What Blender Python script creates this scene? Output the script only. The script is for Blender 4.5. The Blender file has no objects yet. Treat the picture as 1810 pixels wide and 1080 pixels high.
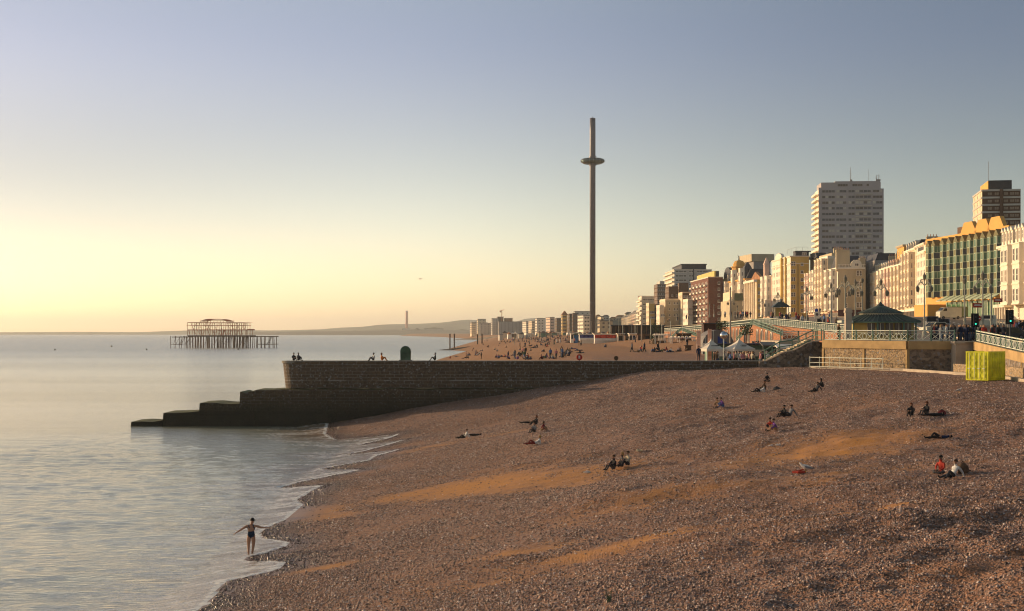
import bpy, bmesh, math, random
import numpy as np
from mathutils import Vector, Matrix
R = math.radians
SC = bpy.context.scene
COL = SC.collection
# ------------------------------------------------------------------ camera
CAMZ = 11.0; FPX = 2600.0; HOR = 588.0
cam_data = bpy.data.cameras.new('camera'); cam = bpy.data.objects.new('camera', cam_data)
COL.objects.link(cam); SC.camera = cam
cam.location = (0, 0, CAMZ); cam.rotation_euler = (R(90), 0, 0)
cam_data.sensor_width = 36; cam_data.lens = 36*FPX/1810
cam_data.shift_y = (HOR-540)/1810
cam_data.clip_start = 0.5; cam_data.clip_end = 60000
# ------------------------------------------------------------------ sky and sun
SUN_EL, SUN_AZ = 9.6, 60.0          # azimuth: degrees to the left of the view (+Y)
world = bpy.data.worlds.new("World"); SC.world = world; world.use_nodes = True
wn = world.node_tree; wl = wn.links; wn.nodes.clear()
sky = wn.nodes.new('ShaderNodeTexSky'); sky.sky_type = 'NISHITA'; sky.sun_disc = False
sky.sun_elevation = R(SUN_EL); sky.sun_rotation = R(-SUN_AZ)
sky.altitude = 0; sky.air_density = 1.0; sky.dust_density = 0.8; sky.ozone_density = 1.0
tint = wn.nodes.new('ShaderNodeMix'); tint.data_type = 'RGBA'; tint.blend_type = 'MULTIPLY'
tint.inputs[0].default_value = 1.0
wtc = wn.nodes.new('ShaderNodeTexCoord'); wsep = wn.nodes.new('ShaderNodeSeparateXYZ'); wl.new(wtc.outputs['Generated'], wsep.inputs[0])
wr = wn.nodes.new('ShaderNodeValToRGB'); wr.color_ramp.interpolation = 'B_SPLINE'
wmr = wn.nodes.new('ShaderNodeMapRange'); wmr.inputs[2].default_value = 0.4; wl.new(wsep.outputs['Z'], wmr.inputs[0]); wl.new(wmr.outputs[0], wr.inputs[0])
SKYTINT = [(0.0, (1.76, 1.78, 2.20)), (0.12, (1.50, 1.43, 1.62)), (0.27, (1.10, 0.98, 1.04)), (0.42, (0.98, 0.85, 0.99)), (0.56, (0.87, 0.78, 0.92)), (1.0, (1.42, 1.20, 0.90))]  # topmost stop, out of frame, is brightened to lift sea reflections and ambient light
for i, (p_, c_) in enumerate(SKYTINT):
    e_ = wr.color_ramp.elements[0] if i == 0 else (wr.color_ramp.elements[-1] if i == len(SKYTINT)-1 else wr.color_ramp.elements.new(p_))
    e_.position = p_; e_.color = (c_[0]/2, c_[1]/2, c_[2]/2, 1)
wl.new(wr.outputs[0], tint.inputs[7]); wl.new(sky.outputs[0], tint.inputs[6])
tint2 = wn.nodes.new('ShaderNodeMix'); tint2.data_type = 'RGBA'; tint2.blend_type = 'MULTIPLY'; tint2.inputs[0].default_value = 1.0
wmx = wn.nodes.new('ShaderNodeMapRange'); wmx.inputs[1].default_value = -0.36; wmx.inputs[2].default_value = 0.36; wl.new(wsep.outputs['X'], wmx.inputs[0])
wr2 = wn.nodes.new('ShaderNodeValToRGB'); wr2.color_ramp.interpolation = 'EASE'; wl.new(wmx.outputs[0], wr2.inputs[0])
wr2.color_ramp.elements[0].color = (1, 1, 1.03, 1); wr2.color_ramp.elements[1].color = (0.64, 0.69, 0.74, 1); wr2.color_ramp.elements[0].position = 0.35
wl.new(tint.outputs[2], tint2.inputs[6]); wl.new(wr2.outputs[0], tint2.inputs[7])
bg = wn.nodes.new('ShaderNodeBackground'); bg.inputs[1].default_value = 0.30   # 0.15 x the 2 that the tint ramp is divided by
wo = wn.nodes.new('ShaderNodeOutputWorld')
tint3 = wn.nodes.new('ShaderNodeMix'); tint3.data_type = 'RGBA'; tint3.blend_type = 'MULTIPLY'
wz = wn.nodes.new('ShaderNodeMapRange'); wz.interpolation_type = 'SMOOTHSTEP'; wz.inputs[1].default_value = 0.09; wz.inputs[2].default_value = 0.19; wz.inputs[3].default_value = 1; wz.inputs[4].default_value = 0
wz2 = wn.nodes.new('ShaderNodeMapRange'); wz2.interpolation_type = 'SMOOTHSTEP'; wz2.inputs[1].default_value = 0.005; wz2.inputs[2].default_value = 0.075; wl.new(wsep.outputs['Z'], wz2.inputs[0])
wmm = wn.nodes.new('ShaderNodeMath'); wmm.operation = 'MULTIPLY'; wl.new(wz.outputs[0], wmm.inputs[0]); wl.new(wz2.outputs[0], wmm.inputs[1])
wl.new(wsep.outputs['Z'], wz.inputs[0]); wl.new(wmm.outputs[0], tint3.inputs[0]); wl.new(tint2.outputs[2], tint3.inputs[6])
wr3 = wn.nodes.new('ShaderNodeValToRGB'); wl.new(wmx.outputs[0], wr3.inputs[0]); wr3.color_ramp.interpolation = 'EASE'
wr3.color_ramp.elements[0].color = (0.76, 0.77, 0.80, 1); wr3.color_ramp.elements[1].color = (1, 1, 1, 1); wr3.color_ramp.elements[1].position = 0.5
wl.new(wr3.outputs[0], tint3.inputs[7])
wl.new(tint3.outputs[2], bg.inputs[0]); wl.new(bg.outputs[0], wo.inputs[0])
sl = bpy.data.lights.new('sun', 'SUN'); sl.energy = 5.0; sl.angle = R(0.6); sl.color = (1.0, 0.72, 0.42)
sun = bpy.data.objects.new('sun', sl); COL.objects.link(sun)
sdir = Vector((-math.sin(R(SUN_AZ))*math.cos(R(SUN_EL)), math.cos(R(SUN_AZ))*math.cos(R(SUN_EL)), math.sin(R(SUN_EL))))
sun.rotation_euler = sdir.to_track_quat('Z', 'Y').to_euler(); sun.location = (0, 0, 60)
SC.view_settings.view_transform = 'Standard'; SC.view_settings.look = 'None'
SC.view_settings.exposure = 0.0; SC.view_settings.gamma = 1.0
SC.cycles.filter_width = 1.1
SC.cycles.volume_bounces = 0; SC.cycles.max_bounces = 5; SC.cycles.transparent_max_bounces = 6
# ------------------------------------------------------------------ helpers
rnd = random.Random(7)
def P(x, y, D): return Vector(((x-905)*D/FPX, D, CAMZ-(y-HOR)*D/FPX))
def PX(x, D): return (x-905)*D/FPX
def PZ(y, D): return CAMZ-(y-HOR)*D/FPX
MATS = {}
def mat(name, col, rough=0.8, var=0.12, scale=0.6, bump=0.0, metal=0.0, bscale=8.0, emit=None, spec=0.3, stretch=None):
    if name in MATS: return MATS[name]
    m = bpy.data.materials.new(name); m.use_nodes = True; nt = m.node_tree; b = nt.nodes['Principled BSDF']
    b.inputs['Roughness'].default_value = rough; b.inputs['Metallic'].default_value = metal
    b.inputs['Specular IOR Level'].default_value = spec
    tc = nt.nodes.new('ShaderNodeTexCoord'); no = nt.nodes.new('ShaderNodeTexNoise')
    mp = nt.nodes.new('ShaderNodeMapping'); nt.links.new(tc.outputs['Object'], mp.inputs[0])
    if stretch: mp.inputs['Scale'].default_value = stretch
    nt.links.new(mp.outputs[0], no.inputs['Vector']); no.inputs['Scale'].default_value = scale; no.inputs['Detail'].default_value = 5
    mx = nt.nodes.new('ShaderNodeMix'); mx.data_type = 'RGBA'
    mx.inputs[6].default_value = (*[max(0, c*(1-var)) for c in col], 1); mx.inputs[7].default_value = (*[min(1, c*(1+var)) for c in col], 1)
    mr = nt.nodes.new('ShaderNodeMapRange'); mr.inputs[1].default_value = 0.35; mr.inputs[2].default_value = 0.65
    nt.links.new(no.outputs[0], mr.inputs[0]); nt.links.new(mr.outputs[0], mx.inputs[0]); nt.links.new(mx.outputs[2], b.inputs['Base Color'])
    if bump:
        n2 = nt.nodes.new('ShaderNodeTexNoise'); n2.inputs['Scale'].default_value = bscale; n2.inputs['Detail'].default_value = 4
        bp = nt.nodes.new('ShaderNodeBump'); bp.inputs['Strength'].default_value = bump; bp.inputs['Distance'].default_value = 0.1
        nt.links.new(tc.outputs['Object'], n2.inputs['Vector']); nt.links.new(n2.outputs[0], bp.inputs['Height']); nt.links.new(bp.outputs[0], b.inputs['Normal'])
    if emit:
        b.inputs['Emission Color'].default_value = (*emit[0], 1); b.inputs['Emission Strength'].default_value = emit[1]
    MATS[name] = m; return m
def glassm(name, col, rough=0.15):
    if name in MATS: return MATS[name]
    m = mat(name, col, rough=rough, var=0.5, scale=0.35, spec=0.6); return m
def setp(o, label=None, cat=None, group=None, kind=None):
    if label: o['label'] = label
    if cat: o['category'] = cat
    if group: o['group'] = group
    if kind: o['kind'] = kind
    return o
def empty(name, loc, label, cat, group=None, rz=0.0):
    o = bpy.data.objects.new(name, None); COL.objects.link(o); o.location = loc; o.rotation_euler = (0, 0, rz)
    o.empty_display_size = 0.3
    return setp(o, label, cat, group)
def mobj(name, me, parent=None, loc=None, rz=None):
    o = bpy.data.objects.new(name, me); COL.objects.link(o)
    if parent: o.parent = parent
    if loc is not None: o.location = loc
    if rz is not None: o.rotation_euler = (0, 0, rz)
    return o
class MB:
    def __init__(s): s.v = []; s.f = []; s.m = []
    def face(s, pts, mi=0):
        n = len(s.v); s.v += [tuple(p) for p in pts]; s.f.append(tuple(range(n, n+len(pts)))); s.m.append(mi)
    def box(s, a, b, mi=0, skip=()):
        x0, y0, z0 = a; x1, y1, z1 = b; n = len(s.v)
        s.v += [(x0,y0,z0),(x1,y0,z0),(x1,y1,z0),(x0,y1,z0),(x0,y0,z1),(x1,y0,z1),(x1,y1,z1),(x0,y1,z1)]
        for k, q in enumerate(((0,3,2,1),(4,5,6,7),(0,1,5,4),(1,2,6,5),(2,3,7,6),(3,0,4,7))):
            s.f.append(tuple(n+i for i in q)); s.m.append(mi)
    def tube(s, p, q, r, r2=None, k=6, mi=0, cap=True):
        p = Vector(p); q = Vector(q); r2 = r if r2 is None else r2; d = q-p
        if d.length < 1e-6: return
        d.normalize(); a = d.orthogonal().normalized(); b = d.cross(a); n = len(s.v)
        for c, rr in ((p, r), (q, r2)):
            for i in range(k):
                t = 2*math.pi*i/k; s.v.append(tuple(c+(a*math.cos(t)+b*math.sin(t))*rr))
        for i in range(k): s.f.append((n+i, n+(i+1)%k, n+k+(i+1)%k, n+k+i)); s.m.append(mi)
        if cap:
            s.f.append(tuple(n+i for i in reversed(range(k)))); s.m.append(mi)
            s.f.append(tuple(n+k+i for i in range(k))); s.m.append(mi)
    def bar(s, p, q, w, h=None, mi=0): s.tube(p, q, w/2*1.3, k=4, mi=mi)
    def prism(s, pts, z0, z1, mi=0, axis='z'):
        # extrude a polygon: axis z -> pts are (x,y); axis y -> pts are (x,z) extruded z0..z1 along y
        n = len(s.v); k = len(pts)
        mk = (lambda p, t: (p[0], p[1], t)) if axis == 'z' else ((lambda p, t: (p[0], t, p[1])) if axis == 'y' else (lambda p, t: (t, p[0], p[1])))
        s.v += [mk(p, z0) for p in pts]+[mk(p, z1) for p in pts]
        for i in range(k): s.f.append((n+i, n+(i+1)%k, n+k+(i+1)%k, n+k+i)); s.m.append(mi)
        s.f.append(tuple(n+i for i in reversed(range(k)))); s.m.append(mi); s.f.append(tuple(n+k+i for i in range(k))); s.m.append(mi)
    def lathe(s, prof, c=(0,0,0), k=16, mi=0):
        n = len(s.v); cx, cy, cz = c
        for r, z in prof:
            for i in range(k):
                t = 2*math.pi*i/k; s.v.append((cx+r*math.cos(t), cy+r*math.sin(t), cz+z))
        for j in range(len(prof)-1):
            for i in range(k): s.f.append((n+j*k+i, n+j*k+(i+1)%k, n+(j+1)*k+(i+1)%k, n+(j+1)*k+i)); s.m.append(mi)
        s.f.append(tuple(n+i for i in reversed(range(k)))); s.m.append(mi)
        s.f.append(tuple(n+(len(prof)-1)*k+i for i in range(k))); s.m.append(mi)
    def mesh(s, name, mats, smooth=False):
        me = bpy.data.meshes.new(name); me.from_pydata(s.v, [], s.f)
        for m in (mats if isinstance(mats, (list, tuple)) else [mats]): me.materials.append(m)
        me.polygons.foreach_set('material_index', s.m)
        bm = bmesh.new(); bm.from_mesh(me); bmesh.ops.recalc_face_normals(bm, faces=bm.faces); bm.to_mesh(me); bm.free()
        if smooth: me.polygons.foreach_set('use_smooth', [True]*len(me.polygons))
        me.update(); return me
    def build(s, name, mats, parent=None, loc=None, smooth=False, rz=None):
        return mobj(name, s.mesh(name, mats, smooth), parent, loc, rz)
def interp(x, pts): return np.interp(x, [p[0] for p in pts], [p[1] for p in pts])
# ------------------------------------------------------------------ shape of the land
WPX = [(365,1079),(394,1035),(470,1026),(494,1020),(501,1010),(483,1004),(445,1002),(428,995),(439,989),(472,984),(508,975),
       (507,969),(488,963),(461,956),(457,944),(481,931),(505,925),(521,911),(535,900),(523,888),(550,873),(569,865),
       (488,861),(528,853),(637,842),(580,834),(560,830),(654,823),(661,816),(705,808),(598,806),(641,802),(714,789),(631,788),
       (708,778),(594,777),(575,769)]
WPT = [P(x, y, FPX*CAMZ/(y-HOR)) for x, y in WPX]
WLINE = [(-22.0, -40.0), (-16.0, 30.0), (-13.0, 50.0)]+[(p.x, p.y) for p in WPT]+[(-22, 176), (-26, 200), (-30, 400), (-30, 620), (-27, 880), (-43, 935),
         (-44, 1160), (-50, 2400), (-183, 3800), (-520, 6000), (-1500, 9000), (-4200, 13000)]
WY = np.array([q[1] for q in WLINE]); WX = np.array([q[0] for q in WLINE])
def wline(Y): return np.interp(Y, WY, WX)
SMOOTH = [(-40, -24), (30, -17), (58, -14.2), (70, -14.0), (90, -15), (110, -16), (130, -15.5), (148, -15.5), (160, -22), (176, -26), (200, -28), (400, -30), (620, -30), (880, -27),
          (935, -43), (1160, -44), (2400, -50), (3800, -183), (6000, -520), (9000, -1500), (13000, -4200)]
PROF = [(-300, -12), (-60, -5), (-10, -1.0), (0, 0), (4, .45), (9, 1.2), (18, 2.8), (29, 4.6), (43, 6.5), (53, 7.0), (80, 7.0), (5000, 7.0)]
def vnoise(X, Y, s, seed=0):
    # smooth value noise on numpy arrays
    x = X/s+seed*17.3; y = Y/s-seed*9.1
    xi = np.floor(x); yi = np.floor(y); fx = x-xi; fy = y-yi
    fx = fx*fx*(3-2*fx); fy = fy*fy*(3-2*fy)
    def h(a, b):
        t = np.sin(a*127.1+b*311.7+seed*74.7)*43758.5453; return t-np.floor(t)
    return (h(xi, yi)*(1-fx)*(1-fy)+h(xi+1, yi)*fx*(1-fy)+h(xi, yi+1)*(1-fx)*fy+h(xi+1, yi+1)*fx*fy)-0.5
RIDGES = [(1, 68.5, 16, 61.5, .42, 1.6, 9), (4, 47, 17, 47.5, .32, 2.6, 8), (14, 80, 30, 72, .3, 1.5, 8), (-8, 96, 8, 92, .22, 1.5, 9), (2, 120, 22, 112, .25, 2, 10), (-3, 56, 6, 52, .2, 1.2, 6)]
def gz(X, Y, detail=True):
    X = np.asarray(X, float); Y = np.asarray(Y, float)
    ws = interp(Y, SMOOTH); d = X-ws
    z = interp(d, PROF)+np.clip((d-62)/14, 0, 1)*1.8*np.clip((Y-190)/20, 0, 1)*np.clip((1800-Y)/600, 0, 1)
    if detail:
        amp = np.clip((d-6)/14, 0, 1)*np.clip((62-d)/20, 0, 1)
        near = np.clip((400-Y)/200, 0, 1)
        z = z+amp*near*(0.75*vnoise(X*0.8+Y*0.25, Y*0.7, 12, 1)+0.42*vnoise(X*.8, Y, 5.0, 2))
        foot = np.clip((d-10)/16, 0.12, 1)*np.clip((66-d)/10, 0, 1)*near
        z = z+foot*(0.20*vnoise(X, Y, 1.3, 3)*np.clip(1.3-(Y-30)/90, 0.25, 1)+0.12*vnoise(X, Y, 0.7, 4))
        for (x0, y0, x1, y1, h, wd, bk) in RIDGES:
            dx, dy = x1-x0, y1-y0; L = math.hypot(dx, dy); t = ((X-x0)*dx+(Y-y0)*dy)/(L*L); sd = (-(X-x0)*dy+(Y-y0)*dx)/L+1.1*vnoise(X, Y, 4.5, 7)
            u = np.clip(sd/wd, 0, 1); u = u*u*(3-2*u); z = z+h*u*np.exp(-np.clip(sd, 0, 99)/bk)*np.clip((t+.15)/.3, 0, 1)*np.clip((1.15-t)/.3, 0, 1)
        lowr = np.clip((X-(Y-30)*0.12-2)/8, 0, 1)*np.clip((62-Y)/18, 0, 1)
        z = z+lowr*(0.28*vnoise(X*0.8, Y*1.3, 0.85, 9)+0.24*vnoise(X*0.7, Y*1.2, 1.6, 10))
    return z
def gh(x, y): return float(gz(np.array([x]), np.array([y]))[0])
UPR = [(100, 8.6), (130, 9.2), (150, 10), (175, 10.2), (190, 10.7), (270, 12.6), (350, 14.5), (500, 16.3), (620, 16.3), (800, 15.0), (1100, 13.6), (1500, 12), (2500, 9), (4000, 8), (9000, 8)]
def U(Y): return float(interp(Y, UPR))
def grid(name, xs, ys, zf, mats, attrs=None, smooth=True):
    X, Y = np.meshgrid(xs, ys); Z = zf(X, Y)
    n, m = len(ys), len(xs); co = np.stack([X, Y, Z], -1).reshape(-1, 3)
    me = bpy.data.meshes.new(name); me.vertices.add(n*m); me.vertices.foreach_set('co', co.ravel())
    i = np.arange((n-1)*(m-1)); r = i//(m-1); c = i % (m-1); a = r*m+c
    q = np.stack([a, a+1, a+m+1, a+m], -1)
    me.loops.add(q.size); me.loops.foreach_set('vertex_index', q.ravel().astype(np.int32))
    me.polygons.add(len(q)); me.polygons.foreach_set('loop_start', np.arange(0, q.size, 4, dtype=np.int32))
    me.polygons.foreach_set('use_smooth', np.full(len(q), smooth))
    for mm in mats: me.materials.append(mm)
    me.update(calc_edges=True)
    for k, arr in (attrs or {}).items():
        at = me.attributes.new(k, 'FLOAT', 'POINT'); at.data.foreach_set('value', np.asarray(arr(X, Y)).ravel().astype(np.float32))
    o = bpy.data.objects.new(name, me); COL.objects.link(o); return o
def spread(*segs):
    out = []
    for a, b, st in segs: out += list(np.arange(a, b, st))
    out.append(segs[-1][1]); return np.array(out)
# ------------------------------------------------------------------ node shorthand
def nodes(m): return m.node_tree.nodes, m.node_tree.links
def newm(name):
    m = bpy.data.materials.new(name); m.use_nodes = True; MATS[name] = m; return m
def N(nt, t, **kw):
    n = nt.new(t)
    for k, v in kw.items(): setattr(n, k, v)
    return n
def math_(nt, ln, op, a, b=None, clamp=False):
    n = nt.new('ShaderNodeMath'); n.operation = op; n.use_clamp = clamp
    for i, s in enumerate((a, b)):
        if s is None: continue
        if isinstance(s, (int, float)): n.inputs[i].default_value = s
        else: ln.new(s, n.inputs[i])
    return n.outputs[0]
def mixc(nt, ln, f, a, b, bt='MIX'):
    n = nt.new('ShaderNodeMix'); n.data_type = 'RGBA'; n.blend_type = bt
    for i, s in ((0, f), (6, a), (7, b)):
        if isinstance(s, (int, float)): n.inputs[i].default_value = s
        elif isinstance(s, tuple): n.inputs[i].default_value = (*s, 1)
        else: ln.new(s, n.inputs[i])
    return n.outputs[2]
def noise(nt, ln, vec, scale, detail=4, rough=0.55, out=0):
    n = nt.new('ShaderNodeTexNoise'); n.inputs['Scale'].default_value = scale; n.inputs['Detail'].default_value = detail; n.inputs['Roughness'].default_value = rough
    ln.new(vec, n.inputs['Vector']); return n.outputs[out]
def mapping(nt, ln, vec, sc, rot=(0,0,0)):
    n = nt.new('ShaderNodeMapping'); n.inputs['Scale'].default_value = sc; n.inputs['Rotation'].default_value = rot; ln.new(vec, n.inputs[0]); return n.outputs[0]
def ramp(nt, ln, f, stops):
    n = nt.new('ShaderNodeMapRange'); ln.new(f, n.inputs[0]); n.inputs[1].default_value = stops[0]; n.inputs[2].default_value = stops[1]
    return n.outputs[0]
# ------------------------------------------------------------------ beach (one sheet: shingle, running inland to the hills)
def beach_material():
    m = newm('shingle'); nt, ln = nodes(m); b = nt['Principled BSDF']
    geo = nt.new('ShaderNodeNewGeometry'); pos = geo.outputs['Position']
    vo = nt.new('ShaderNodeTexVoronoi'); vo.inputs['Scale'].default_value = 15.0; ln.new(pos, vo.inputs['Vector'])
    vo2 = nt.new('ShaderNodeTexVoronoi'); vo2.inputs['Scale'].default_value = 8.5; ln.new(pos, vo2.inputs['Vector'])
    sep = nt.new('ShaderNodeSeparateColor'); ln.new(vo.outputs['Color'], sep.inputs[0])
    sep2 = nt.new('ShaderNodeSeparateColor'); ln.new(vo2.outputs['Color'], sep2.inputs[0])
    big = noise(nt, ln, mapping(nt, ln, pos, (0.6, 1.1, 1), (0, 0, 0.25)), 0.11, 5)
    med = noise(nt, ln, pos, 0.9, 4)
    # stone colours: greys, browns, a few pale flints
    c1 = mixc(nt, ln, sep.outputs[0], (0.21, 0.097, 0.057), (0.43, 0.225, 0.135))
    c1 = mixc(nt, ln, math_(nt, ln, 'MULTIPLY', ramp(nt, ln, sep2.outputs[1], (0.72, 0.80)), 0.5), c1, (0.33, 0.26, 0.23))
    c1 = mixc(nt, ln, ramp(nt, ln, sep.outputs[2], (0.93, 0.97)), c1, (0.45, 0.40, 0.37))
    c1 = mixc(nt, ln, math_(nt, ln, 'MULTIPLY', ramp(nt, ln, sep2.outputs[0], (0.66, 0.8)), 0.7), c1, (0.055, 0.045, 0.042))
    c1 = mixc(nt, ln, math_(nt, ln, 'MULTIPLY', ramp(nt, ln, big, (0.42, 0.62)), 0.45), c1, (0.32, 0.145, 0.06))
    at = nt.new('ShaderNodeAttribute'); at.attribute_name = 'sand'
    sm = math_(nt, ln, 'ADD', at.outputs['Fac'], math_(nt, ln, 'MULTIPLY', math_(nt, ln, 'SUBTRACT', med, 0.5), 1.5))
    sand = math_(nt, ln, 'MULTIPLY', ramp(nt, ln, sm, (0.12, 1.05)), 0.93)
    c2 = mixc(nt, ln, sand, c1, mixc(nt, ln, sep.outputs[1], (0.46, 0.19, 0.035), (0.56, 0.25, 0.055)))
    aw = nt.new('ShaderNodeAttribute'); aw.attribute_name = 'wet'
    c3 = mixc(nt, ln, math_(nt, ln, 'MULTIPLY', aw.outputs['Fac'], 0.6), c2, (0.35, 0.33, 0.33), 'MULTIPLY')
    ln.new(c3, b.inputs['Base Color'])
    rr = nt.new('ShaderNodeMapRange'); ln.new(aw.outputs['Fac'], rr.inputs[0]); rr.inputs[3].default_value = 0.75; rr.inputs[4].default_value = 0.35
    ln.new(rr.outputs[0], b.inputs['Roughness']); b.inputs['Specular IOR Level'].default_value = 0.3
    h = math_(nt, ln, 'ADD', math_(nt, ln, 'MULTIPLY', vo.outputs['Distance'], -0.5), math_(nt, ln, 'MULTIPLY', vo2.outputs['Distance'], -0.35))
    h = math_(nt, ln, 'ADD', h, math_(nt, ln, 'MULTIPLY', noise(nt, ln, pos, 2.4, 5, 0.7), 0.9))
    h = math_(nt, ln, 'MULTIPLY', h, math_(nt, ln, 'SUBTRACT', 1.0, math_(nt, ln, 'MULTIPLY', sand, 0.75)))
    bp = nt.new('ShaderNodeBump'); bp.inputs['Strength'].default_value = 0.9; bp.inputs['Distance'].default_value = 0.09
    ln.new(h, bp.inputs['Height']); ln.new(bp.outputs[0], b.inputs['Normal'])
    return m
SANDS = [(845,858,5.0,5.5,1.1),(740,872,3,3,.9),(920,850,5,6,.8),(1000,840,6,5,.75),(1060,850,4,3,.6),(1440,800,5,5,.85),(1500,790,5,5,.8),(1370,815,5,4,.6),(548,905,2.6,3.5,1.1),(565,915,3,2,.8),
         (1110,962,3.6,1.5,.95),(940,972,3,1.1,.8),(560,1005,2.2,.8,.8),(1585,893,2.4,1.0,.8),(1500,835,5,3,.45),(760,790,6,4,.55),(840,775,9,4,.5),(1150,870,6,3,.45),(700,880,3,2,.8),
         (1000,985,3,1.5,.5),(860,1030,3,2,.4),(620,800,3,2,.4),(1060,640,40,40,.0)]
def sandf(X, Y):
    s = np.zeros_like(X)
    for x, y, rx, ry, a in SANDS:
        D = 90.0
        for _ in range(8):                        # meet the sloping beach
            xx = PX(x, D); D = FPX*(CAMZ-gh(xx, D))/(y-HOR)
        cx = PX(x, D); u = (X-cx); v = (Y-D)
        u2 = u*0.97+v*0.24; v2 = -u*0.24+v*0.97
        s = np.maximum(s, a*np.exp(-((u2/rx)**2+(v2/ry)**2)))
    far = np.clip((Y-200)/150, 0, 1)*0.62
    return np.maximum(s, far)
def pld(X, Y, pts):
    best = np.full(X.shape, 1e9)
    for (x0, y0), (x1, y1) in zip(pts[:-1], pts[1:]):
        dx, dy = x1-x0, y1-y0; L = dx*dx+dy*dy+1e-9
        t = np.clip(((X-x0)*dx+(Y-y0)*dy)/L, 0, 1)
        best = np.minimum(best, np.hypot(X-x0-t*dx, Y-y0-t*dy))
    return best
NEARL = [q for q in WLINE if -50 < q[1] < 210]
def wetf(X, Y):
    d = pld(X, Y, NEARL); w = np.clip(1.25-d/2.6, 0, 1)
    w = np.where(X < wline(Y), 1.0, w)
    g = np.clip(1-np.abs(Y-171)/6, 0, 1)*np.clip((16-X)/10, 0, 1)
    return np.maximum(w, g)*np.where(Y > 215, 0, 1)
def terrain_z(X, Y):
    z = gz(X, Y)
    inl = np.clip((X-140)/900, 0, 1)*np.clip((Y-250)/600, 0, 1)
    return z+inl*25*0+0
beach = grid('beach', spread((-400, -60, 40), (-60, -26, 4), (-26, 34, 0.28), (34, 62, 0.6), (62, 140, 8), (140, 600, 60), (600, 6000, 600)),
             spread((-60, 24, 4), (24, 110, 0.27), (110, 178, 0.4), (178, 420, 4), (420, 1300, 16), (1300, 5000, 120), (5000, 13000, 800)),
             terrain_z, [beach_material()], {'sand': sandf, 'wet': wetf})
setp(beach, kind='structure')
def pebbles():
    rg = np.random.default_rng(5); n = 780000
    Y = 28+(172-28)*rg.random(n)**1.25; X = rg.uniform(-1, 1, n)*(Y*.40+3)
    d = X-wline(Y); keep = (d > 0.15) & (X < 44) & (X < 40-(Y-140)*.15); X, Y = X[keep], Y[keep]
    s = sandf(X, Y)+0.6*vnoise(X, Y, 1.6, 12); keep = rg.random(len(X)) > np.clip((s-.15)*1.7, 0, .93); X, Y = X[keep], Y[keep]
    clump = vnoise(X, Y, 2.3, 13)+.6*vnoise(X, Y*.6, 7, 14); keep = rg.random(len(X)) < np.clip(.62+clump*.9, .15, 1); X, Y = X[keep][:430000], Y[keep][:430000]
    n = len(X); Z = gz(X, Y); r = .016+.032*rg.random(n)**2.6+.013*(Y/100); a = rg.random(n)*6.283
    an = np.arange(4)*1.5708; base = np.concatenate([np.stack([np.cos(an), np.sin(an), an*0-.5], -1), np.stack([.66*np.cos(an+.5), .66*np.sin(an+.5), an*0+.75], -1)])
    v = base[None]*np.stack([r*rg.uniform(.9, 1.5, n), r*rg.uniform(.7, 1.1, n), r*rg.uniform(.5, .85, n)], -1)[:, None, :]
    v = v+rg.normal(0, .10, v.shape)*r[:, None, None]
    c, sn = np.cos(a)[:, None], np.sin(a)[:, None]; x = v[..., 0]*c-v[..., 1]*sn; y = v[..., 0]*sn+v[..., 1]*c
    co = np.stack([x+X[:, None], y+Y[:, None], v[..., 2]+(Z+r*.25)[:, None]], -1).reshape(-1, 3)
    quad = np.array([(0, 1, 5, 4), (1, 2, 6, 5), (2, 3, 7, 6), (3, 0, 4, 7), (4, 5, 6, 7)], np.int32)
    q = (quad[None]+np.arange(n, dtype=np.int32)[:, None, None]*8).reshape(-1)
    me = bpy.data.meshes.new('pebbles'); me.vertices.add(len(co)); me.vertices.foreach_set('co', co.ravel().astype(np.float32)); me.loops.add(len(q)); me.loops.foreach_set('vertex_index', q)
    me.polygons.add(len(q)//4); me.polygons.foreach_set('loop_start', np.arange(0, len(q), 4, dtype=np.int32)); me.polygons.foreach_set('use_smooth', np.ones(len(q)//4, bool)); me.update(calc_edges=True)
    at = me.attributes.new('tone', 'FLOAT', 'POINT'); at.data.foreach_set('value', np.repeat(rg.random(n), 8).astype(np.float32))
    at = me.attributes.new('hue', 'FLOAT', 'POINT'); at.data.foreach_set('value', np.repeat(rg.random(n), 8).astype(np.float32))
    m = newm('pebble stone'); nt, ln = nodes(m); b = nt['Principled BSDF']; b.inputs['Roughness'].default_value = .6
    t = nt.new('ShaderNodeAttribute'); t.attribute_name = 'tone'; h = nt.new('ShaderNodeAttribute'); h.attribute_name = 'hue'
    ca = mixc(nt, ln, h.outputs['Fac'], (.40, .195, .115), (.36, .265, .235)); cb = mixc(nt, ln, h.outputs['Fac'], (.64, .45, .33), (.74, .65, .60))
    lo = mixc(nt, ln, ramp(nt, ln, t.outputs['Fac'], (0, .8)), (.065, .038, .027), ca); ln.new(mixc(nt, ln, ramp(nt, ln, t.outputs['Fac'], (.82, 1)), lo, cb), b.inputs['Base Color'])
    dw = pld(X, Y, NEARL); at = me.attributes.new('wet', 'FLOAT', 'POINT'); at.data.foreach_set('value', np.repeat(np.clip(1.2-dw/2.4, 0, 1), 8).astype(np.float32))
    wa = nt.new('ShaderNodeAttribute'); wa.attribute_name = 'wet'; src = b.inputs['Base Color'].links[0].from_socket
    ln.new(mixc(nt, ln, wa.outputs['Fac'], src, (.32, .30, .30), 'MULTIPLY'), b.inputs['Base Color']); rg_ = nt.new('ShaderNodeMapRange'); ln.new(wa.outputs['Fac'], rg_.inputs[0]); rg_.inputs[3].default_value = .6; rg_.inputs[4].default_value = .22; ln.new(rg_.outputs[0], b.inputs['Roughness'])
    me.materials.append(m); o = mobj('pebbles', me); return setp(o, kind='stuff')
pebbles()
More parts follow.
